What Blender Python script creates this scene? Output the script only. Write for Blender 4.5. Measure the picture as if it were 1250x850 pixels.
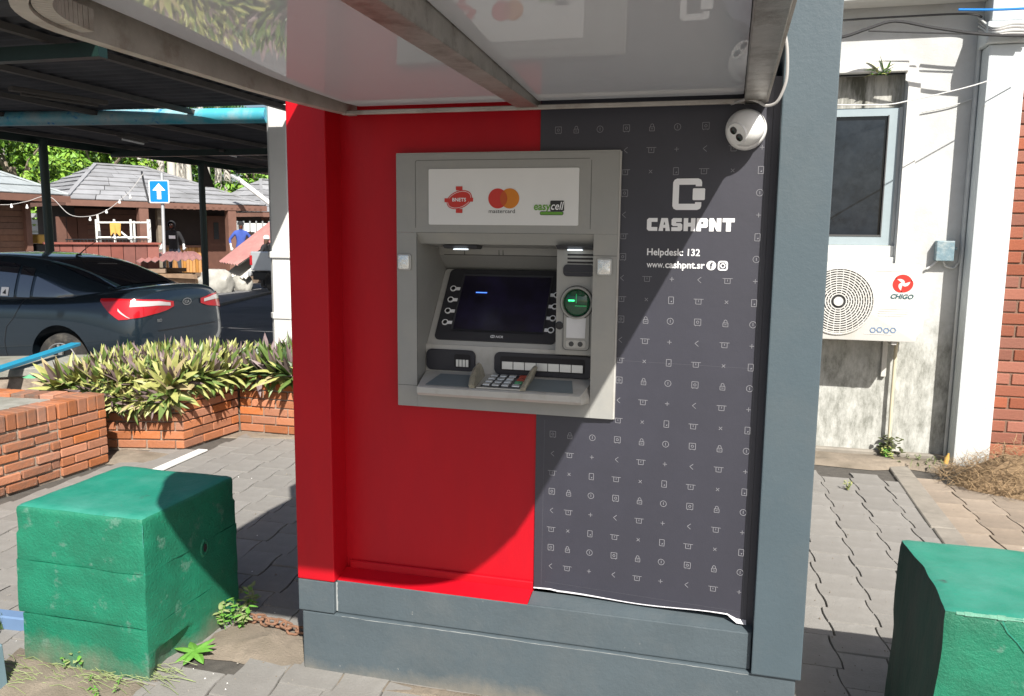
import bpy, bmesh, math, random
import numpy as np
from mathutils import Vector, Matrix
from mathutils.bvhtree import BVHTree

random.seed(7)
for o in list(bpy.data.objects):
    bpy.data.objects.remove(o)
scn = bpy.context.scene
COL = scn.collection

# ------------------------------------------------------------------ camera
EYE = 1.6
F_PX, PITCH, YAW, ROLL = 993.53, 0.138264, 0.257418, 0.0109
fwd = Vector((-math.sin(YAW) * math.cos(PITCH), math.cos(YAW) * math.cos(PITCH), -math.sin(PITCH)))
rgt0 = Vector((math.cos(YAW), math.sin(YAW), 0))
up0 = rgt0.cross(fwd)
rgt = math.cos(ROLL) * rgt0 + math.sin(ROLL) * up0
upv = -math.sin(ROLL) * rgt0 + math.cos(ROLL) * up0
cam_d = bpy.data.cameras.new('camera')
cam = bpy.data.objects.new('camera', cam_d)
COL.objects.link(cam)
cam_d.sensor_width = 36
cam_d.sensor_fit = 'HORIZONTAL'
cam_d.lens = F_PX / 1250 * 36
cam_d.clip_start = 0.05
cam_d.clip_end = 2000
m = Matrix((rgt, upv, -fwd)).transposed().to_4x4()
m.translation = Vector((0, 0, EYE))
cam.matrix_world = m
scn.camera = cam

# ------------------------------------------------------------------ sky, sun, exposure
SUN = Vector((0.53, -0.88, 1.0)).normalized()
world = bpy.data.worlds.new('World')
scn.world = world
world.use_nodes = True
wn = world.node_tree
bg = wn.nodes['Background']
sky = wn.nodes.new('ShaderNodeTexSky')
sky.sky_type = 'NISHITA'
sky.sun_disc = False
sky.sun_elevation = math.asin(SUN.z)
sky.sun_rotation = math.atan2(SUN.x, SUN.y)
sky.air_density = 1.0
sky.dust_density = 2.5
wn.links.new(sky.outputs[0], bg.inputs[0])
bg.inputs[1].default_value = 0.065
sun_d = bpy.data.lights.new('sun', 'SUN')
sun_d.energy = 5.0
sun_d.angle = math.radians(0.55)
sun_d.color = (1.0, 0.955, 0.88)
sun = bpy.data.objects.new('sun', sun_d)
COL.objects.link(sun)
sun.rotation_euler = SUN.to_track_quat('Z', 'Y').to_euler()
sun.location = (4, -7, 12)
scn.view_settings.view_transform = 'Standard'
scn.view_settings.look = 'None'
scn.view_settings.gamma = 1
scn.view_settings.use_curve_mapping = False
scn.view_settings.exposure = 0.78


# ------------------------------------------------------------------ pixel helpers (a pixel is only a direction)
def ray(x, y):
    return fwd * F_PX + rgt * (x - 625) - upv * (y - 425)


def PY(x, y, Y):
    d = ray(x, y)
    return Vector((0, 0, EYE)) + d * (Y / d.y)


def PZ(x, y, z=0.0):
    d = ray(x, y)
    return Vector((0, 0, EYE)) + d * ((z - EYE) / d.z)


def PD(x, y, dist):
    d = ray(x, y)
    return Vector((0, 0, EYE)) + d * (dist / F_PX)


def proj(p):
    q = Vector(p) - Vector((0, 0, EYE))
    z = q.dot(fwd)
    if z < 0.05:
        return None
    return (625 + F_PX * q.dot(rgt) / z, 425 - F_PX * q.dot(upv) / z)


# ------------------------------------------------------------------ materials
MATS = {}


def mat(name, col, rough=0.5, var=0.12, vscale=6.0, bump=0.0, bscale=60.0, metal=0.0, spec=0.5, coat=0.0,
        stain=None, sscale=2.0, sth=0.58, swid=0.12, rnd=0.0, ior=1.5, rvar=0.0, emit=None, estr=0.0, trans=0.0,
        stretch=None, alpha=1.0, stain2=None, s2scale=18.0, s2th=0.66, sdetail=6.0):
    mt = bpy.data.materials.new(name)
    mt.use_nodes = True
    nt = mt.node_tree
    b = nt.nodes['Principled BSDF']
    L = nt.links.new
    tc = nt.nodes.new('ShaderNodeTexCoord')
    src = tc.outputs['Object']
    if stretch:
        mp = nt.nodes.new('ShaderNodeMapping')
        mp.inputs['Scale'].default_value = stretch
        L(src, mp.inputs[0])
        src = mp.outputs[0]
    n = nt.nodes.new('ShaderNodeTexNoise')
    n.inputs['Scale'].default_value = vscale
    n.inputs['Detail'].default_value = 6
    n.inputs['Roughness'].default_value = 0.65
    L(src, n.inputs['Vector'])
    mix = nt.nodes.new('ShaderNodeMix')
    mix.data_type = 'RGBA'
    c = Vector(col[:3])
    a_ = [max(0, k * (1 - var * 2)) for k in c]
    b_ = [min(1, k * (1 + var * 2)) for k in c]
    mix.inputs[6].default_value = (*a_, 1)
    mix.inputs[7].default_value = (*b_, 1)
    L(n.outputs['Fac'], mix.inputs[0])
    cur = mix.outputs[2]

    def add_stain(cur, scol, sc, th, wid, det):
        n2 = nt.nodes.new('ShaderNodeTexNoise')
        n2.inputs['Scale'].default_value = sc
        n2.inputs['Detail'].default_value = det
        n2.inputs['Roughness'].default_value = 0.68
        L(src, n2.inputs['Vector'])
        rp = nt.nodes.new('ShaderNodeValToRGB')
        rp.color_ramp.elements[0].position = th - wid
        rp.color_ramp.elements[1].position = th + wid
        L(n2.outputs['Fac'], rp.inputs[0])
        mx = nt.nodes.new('ShaderNodeMix')
        mx.data_type = 'RGBA'
        L(rp.outputs[0], mx.inputs[0])
        L(cur, mx.inputs[6])
        mx.inputs[7].default_value = (*scol[:3], 1)
        return mx.outputs[2]
    if stain:
        cur = add_stain(cur, stain, sscale, sth, swid, sdetail)
    if stain2:
        cur = add_stain(cur, stain2, s2scale, s2th, 0.03, 8)
    if rnd:
        oi = nt.nodes.new('ShaderNodeObjectInfo')
        mr = nt.nodes.new('ShaderNodeMapRange')
        mr.inputs[3].default_value = 1 - rnd
        mr.inputs[4].default_value = 1 + rnd
        L(oi.outputs['Random'], mr.inputs[0])
        hs = nt.nodes.new('ShaderNodeHueSaturation')
        L(mr.outputs[0], hs.inputs['Value'])
        ml = nt.nodes.new('ShaderNodeMath')
        ml.operation = 'MULTIPLY'
        ml.inputs[1].default_value = 7.31
        L(oi.outputs['Random'], ml.inputs[0])
        fr = nt.nodes.new('ShaderNodeMath')
        fr.operation = 'FRACT'
        L(ml.outputs[0], fr.inputs[0])
        mr2 = nt.nodes.new('ShaderNodeMapRange')
        mr2.inputs[3].default_value = 1 - rnd * 0.45
        mr2.inputs[4].default_value = 1 + rnd * 0.3
        L(fr.outputs[0], mr2.inputs[0])
        L(mr2.outputs[0], hs.inputs['Saturation'])
        L(cur, hs.inputs['Color'])
        cur = hs.outputs[0]
    L(cur, b.inputs['Base Color'])
    b.inputs['Roughness'].default_value = rough
    if rvar:
        mr3 = nt.nodes.new('ShaderNodeMapRange')
        mr3.inputs[3].default_value = max(0.02, rough - rvar)
        mr3.inputs[4].default_value = min(1, rough + rvar)
        L(n.outputs['Fac'], mr3.inputs[0])
        L(mr3.outputs[0], b.inputs['Roughness'])
    b.inputs['Metallic'].default_value = metal
    b.inputs['Specular IOR Level'].default_value = spec
    b.inputs['IOR'].default_value = ior
    b.inputs['Coat Weight'].default_value = coat
    b.inputs['Coat Roughness'].default_value = 0.04
    b.inputs['Transmission Weight'].default_value = trans
    b.inputs['Alpha'].default_value = alpha
    if emit:
        b.inputs['Emission Color'].default_value = (*emit, 1)
        b.inputs['Emission Strength'].default_value = estr
    if bump:
        nb = nt.nodes.new('ShaderNodeTexNoise')
        nb.inputs['Scale'].default_value = bscale
        nb.inputs['Detail'].default_value = 5
        nb.inputs['Roughness'].default_value = 0.7
        L(src, nb.inputs['Vector'])
        bp = nt.nodes.new('ShaderNodeBump')
        bp.inputs['Strength'].default_value = bump
        bp.inputs['Distance'].default_value = 0.01
        L(nb.outputs['Fac'], bp.inputs['Height'])
        L(bp.outputs[0], b.inputs['Normal'])
    MATS[name] = mt
    return mt


M = MATS
mat('red_paint', (0.47, 0.004, 0.011), 0.40, 0.10, 5, 0.10, 30, spec=0.28, rvar=0.16, stain=(0.37, 0.004, 0.014), sscale=2.2, sth=0.56, swid=0.2, stain2=(0.50, 0.05, 0.05), s2scale=34, s2th=0.735, stretch=(1, 1, 0.3))
mat('grey_paint', (0.062, 0.088, 0.104), 0.5, 0.07, 4, 0.12, 70, stain=(0.074, 0.096, 0.108), sscale=2.4, sth=0.60, stain2=(0.28, 0.3, 0.3), s2scale=30, s2th=0.74)
mat('plinth_paint', (0.066, 0.087, 0.100), 0.58, 0.10, 5, 0.22, 50, stain=(0.088, 0.104, 0.112), sscale=3.0, sth=0.58, stain2=(0.3, 0.3, 0.28), s2scale=26, s2th=0.71)
mat('vinyl', (0.016, 0.016, 0.029), 0.58, 0.08, 4, 0.08, 14, stain=(0.022, 0.022, 0.037), sscale=2, spec=1.0)
mat('crack_pale', (0.30, 0.32, 0.32), 0.8, 0.2, 30)
mat('vinyl_back', (0.55, 0.55, 0.58), 0.5, 0.03)
mat('print_white', (0.85, 0.85, 0.86), 0.45, 0.02)
mat('print_grey', (0.23, 0.23, 0.25), 0.5, 0.02)
mat('crease', (0.12, 0.12, 0.14), 0.4, 0.02)
mat('atm_grey', (0.30, 0.30, 0.285), 0.45, 0.05, 5, 0.06, 120, stain=(0.34, 0.33, 0.30), sscale=4, sth=0.6)
mat('atm_light', (0.46, 0.45, 0.425), 0.45, 0.06, 6, 0.06, 120, stain=(0.33, 0.31, 0.27), sscale=6, sth=0.62)
mat('atm_dark', (0.018, 0.018, 0.026), 0.4, 0.1, 6)
mat('atm_bezel', (0.03, 0.03, 0.036), 0.35, 0.08, 6)
mat('seam', (0.06, 0.06, 0.06), 0.7, 0.1)
mat('display', (0.006, 0.004, 0.016), 0.32, 0.25, 6, spec=0.5, stain=(0.016, 0.011, 0.045), sscale=7, sth=0.55)
mat('mat_blue', (0.16, 0.19, 0.205), 0.6, 0.06, 20, 0.05, 200)
mat('steel', (0.55, 0.55, 0.54), 0.32, 0.15, 12, metal=0.9, rvar=0.1)
mat('chrome', (0.85, 0.83, 0.78), 0.12, 0.12, 18, metal=1.0, bump=0.5, bscale=30)
mat('key_steel', (0.72, 0.73, 0.72), 0.3, 0.05, metal=0.6)
mat('red_plastic', (0.45, 0.07, 0.04), 0.5, 0.1)
mat('green_plastic', (0.12, 0.38, 0.2), 0.5, 0.1)
mat('clear_shield', (0.36, 0.33, 0.25), 0.3, 0.35, 40, bump=0.6, bscale=50, alpha=0.72)
mat('reader_green', (0.0, 0.055, 0.02), 0.12, 0.3, 20, coat=0.6)
mat('green_led', (0.02, 0.5, 0.15), 0.3, 0.0, emit=(0.05, 1.0, 0.3), estr=1.6)
mat('green_line', (0.01, 0.25, 0.08), 0.3, 0.0, emit=(0.02, 0.5, 0.15), estr=0.25)
mat('blue_glow', (0.02, 0.05, 0.5), 0.3, 0.0, emit=(0.08, 0.22, 1.0), estr=1.3)
mat('lamp_glow', (0.9, 0.95, 1.0), 0.3, 0.0, emit=(0.85, 0.95, 1.0), estr=0.9)
mat('sticker', (0.62, 0.62, 0.63), 0.45, 0.06, 20, stain2=(0.2, 0.2, 0.2), s2scale=22, s2th=0.68)
mat('sign_white', (0.72, 0.72, 0.71), 0.4, 0.02)
mat('logo_red', (0.55, 0.03, 0.02), 0.45, 0.03)
mat('logo_orange', (0.62, 0.2, 0.01), 0.45, 0.03)
mat('logo_mid', (0.5, 0.08, 0.01), 0.45, 0.03)
mat('logo_dark', (0.02, 0.02, 0.02), 0.45, 0.03)
mat('logo_green', (0.12, 0.32, 0.03), 0.45, 0.03)
mat('logo_teal', (0.03, 0.09, 0.1), 0.45, 0.03)
mat('canopy_panel', (0.55, 0.57, 0.62), 0.025, 0.03, 1.5, spec=0.8, ior=1.9)
mat('frame_steel', (0.44, 0.41, 0.375), 0.5, 0.18, 9, 0.15, 60, metal=0.35, stain=(0.27, 0.22, 0.18), sscale=8, sth=0.64)
mat('bright_steel', (0.42, 0.40, 0.37), 0.36, 0.2, 12, 0.2, 50, metal=0.7, stain=(0.16, 0.13, 0.10), sscale=9, sth=0.6)
mat('dark_gap', (0.02, 0.018, 0.02), 0.8, 0.1)
mat('cam_white', (0.78, 0.78, 0.77), 0.3, 0.02, spec=0.5)
mat('lens_black', (0.01, 0.01, 0.012), 0.08, 0.1, coat=0.5)
mat('cable_grey', (0.42, 0.41, 0.40), 0.5, 0.06)
mat('cable_black', (0.02, 0.02, 0.022), 0.5, 0.06)
mat('paver', (0.232, 0.223, 0.208), 0.85, 0.16, 7, 0.35, 90, stain=(0.195, 0.185, 0.17), sscale=2.2, sth=0.58, rnd=0.06, stain2=(0.4, 0.38, 0.34), s2scale=70, s2th=0.735)
mat('paver_warm', (0.30, 0.245, 0.19), 0.88, 0.14, 7, 0.35, 90, rnd=0.1, stain=(0.2, 0.165, 0.13), sscale=2)
mat('joint_sand', (0.08, 0.073, 0.064), 0.95, 0.3, 25, 0.6, 120)
mat('soil', (0.24, 0.20, 0.155), 0.95, 0.25, 20, 0.8, 120, stain=(0.10, 0.085, 0.06), sscale=5, sth=0.6)
mat('kerb_concrete', (0.25, 0.228, 0.195), 0.9, 0.15, 12, 0.4, 100, stain=(0.18, 0.165, 0.14), sscale=4)
mat('concrete_fill', (0.27, 0.265, 0.235), 0.92, 0.18, 10, 0.5, 80, stain=(0.16, 0.16, 0.125), sscale=3)
mat('asphalt', (0.155, 0.153, 0.156), 0.9, 0.15, 3, 0.4, 150, stain=(0.085, 0.085, 0.088), sscale=0.6)
mat('green_top', (0.014, 0.205, 0.140), 0.5, 0.1, 5, 0.3, 45, stain=(0.05, 0.25, 0.19), sscale=3.2, sth=0.56, stain2=(0.035, 0.075, 0.065), s2scale=9, s2th=0.685)
mat('green_side', (0.010, 0.175, 0.098), 0.5, 0.2, 9, 0.5, 95, stain=(0.012, 0.125, 0.07), sscale=4, sth=0.55, stain2=(0.07, 0.20, 0.14), s2scale=11, s2th=0.62)
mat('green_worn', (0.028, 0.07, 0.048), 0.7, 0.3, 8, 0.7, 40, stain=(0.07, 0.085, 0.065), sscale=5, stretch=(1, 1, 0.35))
mat('worn_edge', (0.12, 0.29, 0.21), 0.8, 0.3, 30, 0.6, 90)
mat('brick', (0.38, 0.138, 0.058), 0.9, 0.2, 18, 0.5, 70, rnd=0.27, stain=(0.27, 0.13, 0.085), sscale=7, sth=0.57, stain2=(0.13, 0.09, 0.07), s2scale=14, s2th=0.64)
mat('brick_b', (0.34, 0.135, 0.068), 0.9, 0.2, 18, 0.6, 70, rnd=0.24, stain=(0.15, 0.105, 0.08), sscale=8, sth=0.53, stain2=(0.5, 0.4, 0.32), s2scale=20, s2th=0.7)
mat('brick_red', (0.25, 0.085, 0.05), 0.85, 0.14, 14, 0.4, 70, rnd=0.25, stain=(0.2, 0.055, 0.035), sscale=6)
mat('mortar', (0.33, 0.27, 0.215), 0.95, 0.2, 25, 0.6, 120, stain=(0.14, 0.115, 0.095), sscale=6)
mat('mortar_dark', (0.20, 0.12, 0.085), 0.95, 0.2, 25, 0.6, 120)
mat('white_wall', (0.50, 0.51, 0.505), 0.8, 0.05, 3, 0.25, 60, stain=(0.42, 0.425, 0.41), sscale=2.3, sth=0.58, stain2=(0.42, 0.42, 0.38), s2scale=24, s2th=0.735)
mat('white_trim', (0.60, 0.60, 0.58), 0.75, 0.04, 4, 0.2, 60, stain=(0.45, 0.44, 0.40), sscale=5, sth=0.70, swid=0.06)
mat('stained_wall', (0.50, 0.50, 0.465), 0.9, 0.25, 9, 0.6, 40, stain=(0.19, 0.19, 0.165), sscale=3.4, sth=0.52, swid=0.14, stretch=(1, 1, 0.5), stain2=(0.74, 0.74, 0.71), s2scale=8, s2th=0.64)
mat('streak_wall', (0.46, 0.455, 0.42), 0.9, 0.2, 8, 0.4, 40, stain=(0.10, 0.10, 0.08), sscale=6, sth=0.53, swid=0.1, stretch=(1.6, 1, 0.28))
mat('pale_paint', (0.55, 0.59, 0.60), 0.75, 0.03, 4, 0.3, 40, stain2=(0.40, 0.40, 0.36), s2scale=11, s2th=0.69)
mat('window_glass', (0.012, 0.017, 0.024), 0.08, 0.4, 9, spec=0.5, stain=(0.02, 0.026, 0.034), sscale=14, sth=0.55)
mat('alu', (0.30, 0.36, 0.385), 0.5, 0.08, 9, metal=0.1, stain=(0.28, 0.34, 0.37), sscale=5)
mat('ac_white', (0.56, 0.555, 0.525), 0.42, 0.03, 6, stain=(0.49, 0.475, 0.43), sscale=6, sth=0.62)
mat('ac_black', (0.02, 0.02, 0.022), 0.7, 0.1)
mat('box_blue', (0.15, 0.23, 0.27), 0.55, 0.2, 25, 0.3, 50, stain=(0.35, 0.4, 0.4), sscale=16)
mat('pipe_cream', (0.55, 0.50, 0.36), 0.55, 0.12, 8)
mat('conduit', (0.52, 0.53, 0.52), 0.6, 0.1, 10)
mat('hay', (0.34, 0.235, 0.125), 0.9, 0.3, 40, rnd=0)
mat('hay_dark', (0.20, 0.135, 0.075), 0.9, 0.3, 40)
mat('weed', (0.10, 0.26, 0.035), 0.55, 0.25, 30, trans=0.0)
mat('weed_pale', (0.20, 0.25, 0.10), 0.6, 0.25, 30)
mat('moss', (0.06, 0.07, 0.025), 0.95, 0.3, 40, 0.6, 90)
mat('leaf_lime', (0.33, 0.34, 0.11), 0.5, 0.25, 14)
mat('leaf_green', (0.11, 0.17, 0.04), 0.45, 0.25, 14)
mat('leaf_dark', (0.045, 0.085, 0.028), 0.45, 0.25, 14)
mat('leaf_purple', (0.20, 0.145, 0.145), 0.5, 0.3, 14)
mat('leaf_tan', (0.33, 0.27, 0.14), 0.7, 0.2, 14)
mat('rust', (0.22, 0.115, 0.07), 0.85, 0.3, 40, 0.6, 120)
mat('tile_white', (0.74, 0.74, 0.72), 0.3, 0.04)
mat('blue_strap', (0.02, 0.26, 0.42), 0.45, 0.1, 10)
mat('blue_tube', (0.06, 0.36, 0.46), 0.42, 0.12, 4, stain=(0.34, 0.42, 0.43), sscale=1.1, sth=0.56, swid=0.1, stain2=(0.03, 0.2, 0.42), s2scale=6, s2th=0.62)
mat('pale_blue', (0.14, 0.21, 0.25), 0.6, 0.1, 8)
mat('slate_blue', (0.12, 0.20, 0.34), 0.6, 0.1, 8)
mat('roof_dark', (0.035, 0.036, 0.042), 0.75, 0.2, 3, stain=(0.06, 0.06, 0.066), sscale=1.2)
mat('purlin', (0.075, 0.068, 0.062), 0.7, 0.2, 5)
mat('post_green', (0.006, 0.022, 0.018), 0.4, 0.2, 6)
mat('car_paint', (0.022, 0.037, 0.052), 0.25, 0.08, 3, metal=0.6, coat=1.0)
mat('car_glass', (0.010, 0.010, 0.016), 0.03, 0.15, 3, spec=1.0, coat=1.0, ior=2.0)
mat('car_black', (0.012, 0.012, 0.013), 0.5, 0.1)
mat('tyre', (0.022, 0.021, 0.02), 0.85, 0.2, 30, 0.3, 80, stain=(0.10, 0.09, 0.075), sscale=6)
mat('rim', (0.46, 0.45, 0.43), 0.4, 0.12, 10, metal=0.75)
mat('lamp_red', (0.40, 0.008, 0.014), 0.14, 0.1, 8, coat=0.8)
mat('lamp_white', (0.50, 0.46, 0.45), 0.15, 0.06, 12, coat=0.8)
mat('hut_wood', (0.115, 0.05, 0.034), 0.75, 0.2, 5, rnd=0.2)
mat('hut_wood_warm', (0.19, 0.098, 0.062), 0.75, 0.2, 5, rnd=0.2)
mat('hut_dark', (0.03, 0.02, 0.018), 0.85, 0.2, 3)
mat('hut_orange', (0.42, 0.20, 0.055), 0.7, 0.14, 5, rnd=0.2)
mat('hut_post', (0.17, 0.085, 0.062), 0.75, 0.15, 4)
mat('hut_roof', (0.27, 0.275, 0.29), 0.7, 0.14, 2.0, 0.2, 20, rnd=0.14, stain=(0.19, 0.193, 0.2), sscale=0.8)
mat('hut_roof_pale', (0.36, 0.395, 0.41), 0.6, 0.1, 2.0, rnd=0.1, stain=(0.25, 0.28, 0.29), sscale=0.8)
mat('counter_red', (0.19, 0.06, 0.044), 0.6, 0.2, 3, rnd=0.2)
mat('scaffold', (0.66, 0.66, 0.63), 0.5, 0.06)
mat('cloth_yellow', (0.55, 0.33, 0.08), 0.9, 0.15)
mat('sheet_red', (0.30, 0.14, 0.13), 0.55, 0.15, 2, stain=(0.38, 0.2, 0.18), sscale=1.5)
mat('sheet_back', (0.50, 0.48, 0.44), 0.6, 0.15, 3)
mat('rock', (0.40, 0.39, 0.355), 0.92, 0.22, 4, 0.8, 9, stain=(0.26, 0.255, 0.23), sscale=2.2, sth=0.6, sdetail=9)
mat('timber', (0.22, 0.15, 0.10), 0.85, 0.25, 6, rnd=0.35)
mat('sign_blue', (0.0, 0.19, 0.62), 0.4, 0.03)
mat('sign_rim', (0.62, 0.66, 0.68), 0.4, 0.03)
mat('galv', (0.45, 0.46, 0.47), 0.45, 0.08, 6, metal=0.4)
mat('skin_dark', (0.10, 0.055, 0.036), 0.55, 0.1)
mat('cloth_black', (0.016, 0.016, 0.018), 0.9, 0.2)
mat('cloth_blue', (0.045, 0.085, 0.34), 0.9, 0.15)
mat('cloth_jeans', (0.07, 0.08, 0.11), 0.9, 0.15)
mat('cloth_grey', (0.10, 0.10, 0.10), 0.9, 0.15)
mat('hat_white', (0.72, 0.71, 0.68), 0.85, 0.06)
mat('glove', (0.6, 0.6, 0.58), 0.85, 0.06)
mat('truck_silver', (0.50, 0.53, 0.55), 0.35, 0.06, 4, metal=0.4, coat=0.5)
mat('bark', (0.20, 0.165, 0.125), 0.9, 0.25, 5, 0.6, 30)
mat('bark_pale', (0.52, 0.49, 0.44), 0.9, 0.12, 4, 0.3, 20)
mat('tree_leaf', (0.14, 0.29, 0.03), 0.55, 0.25, 0.6)
mat('tree_leaf_b', (0.20, 0.34, 0.035), 0.55, 0.25, 0.6)
mat('tree_leaf_d', (0.05, 0.125, 0.018), 0.6, 0.25, 0.6)
mat('bulb', (0.8, 0.8, 0.78), 0.3, 0.02)
mat('far_white', (0.70, 0.70, 0.68), 0.8, 0.05)



def grade_wall(mt, dark, pale, h=0.95, soft=0.45, amp=1.5):
    """rising damp: mottled grime up to a ragged tide line about h metres above the ground"""
    nt = mt.node_tree
    L = nt.links.new
    b = nt.nodes['Principled BSDF']
    old = b.inputs['Base Color'].links[0].from_socket
    tc = nt.nodes.new('ShaderNodeTexCoord')
    sep = nt.nodes.new('ShaderNodeSeparateXYZ')
    L(tc.outputs['Object'], sep.inputs[0])
    n = nt.nodes.new('ShaderNodeTexNoise')
    n.inputs['Scale'].default_value = 3.2
    n.inputs['Detail'].default_value = 8
    n.inputs['Roughness'].default_value = 0.7
    L(tc.outputs['Object'], n.inputs['Vector'])
    ad = nt.nodes.new('ShaderNodeMath')
    ad.operation = 'MULTIPLY_ADD'
    ad.inputs[1].default_value = amp
    L(n.outputs['Fac'], ad.inputs[0])
    L(sep.outputs['Z'], ad.inputs[2])
    mr = nt.nodes.new('ShaderNodeMapRange')
    mr.inputs[1].default_value = h + amp / 2 - soft / 2
    mr.inputs[2].default_value = h + amp / 2 + soft / 2
    mr.inputs[3].default_value = 1
    mr.inputs[4].default_value = 0
    L(ad.outputs[0], mr.inputs[0])
    n2 = nt.nodes.new('ShaderNodeTexNoise')
    n2.inputs['Scale'].default_value = 13
    n2.inputs['Detail'].default_value = 10
    n2.inputs['Roughness'].default_value = 0.75
    mpv = nt.nodes.new('ShaderNodeMapping')
    mpv.inputs['Scale'].default_value = (1.3, 1, 0.5)
    L(tc.outputs['Object'], mpv.inputs[0])
    L(mpv.outputs[0], n2.inputs['Vector'])
    rp = nt.nodes.new('ShaderNodeValToRGB')
    rp.color_ramp.elements[0].position = 0.34
    rp.color_ramp.elements[1].position = 0.62
    rp.color_ramp.elements[0].color = (*dark, 1)
    rp.color_ramp.elements[1].color = (*pale, 1)
    L(n2.outputs['Fac'], rp.inputs[0])
    mx = nt.nodes.new('ShaderNodeMix')
    mx.data_type = 'RGBA'
    L(mr.outputs[0], mx.inputs[0])
    L(old, mx.inputs[6])
    L(rp.outputs[0], mx.inputs[7])
    L(mx.outputs[2], b.inputs['Base Color'])


grade_wall(M['white_wall'], (0.20, 0.205, 0.18), (0.50, 0.505, 0.475))
grade_wall(M['plinth_paint'], (0.16, 0.15, 0.13), (0.20, 0.185, 0.155), 0.012, 0.09, 0.22)
grade_wall(M['green_side'], (0.09, 0.13, 0.085), (0.17, 0.165, 0.12), 0.035, 0.13, 0.32)

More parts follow.
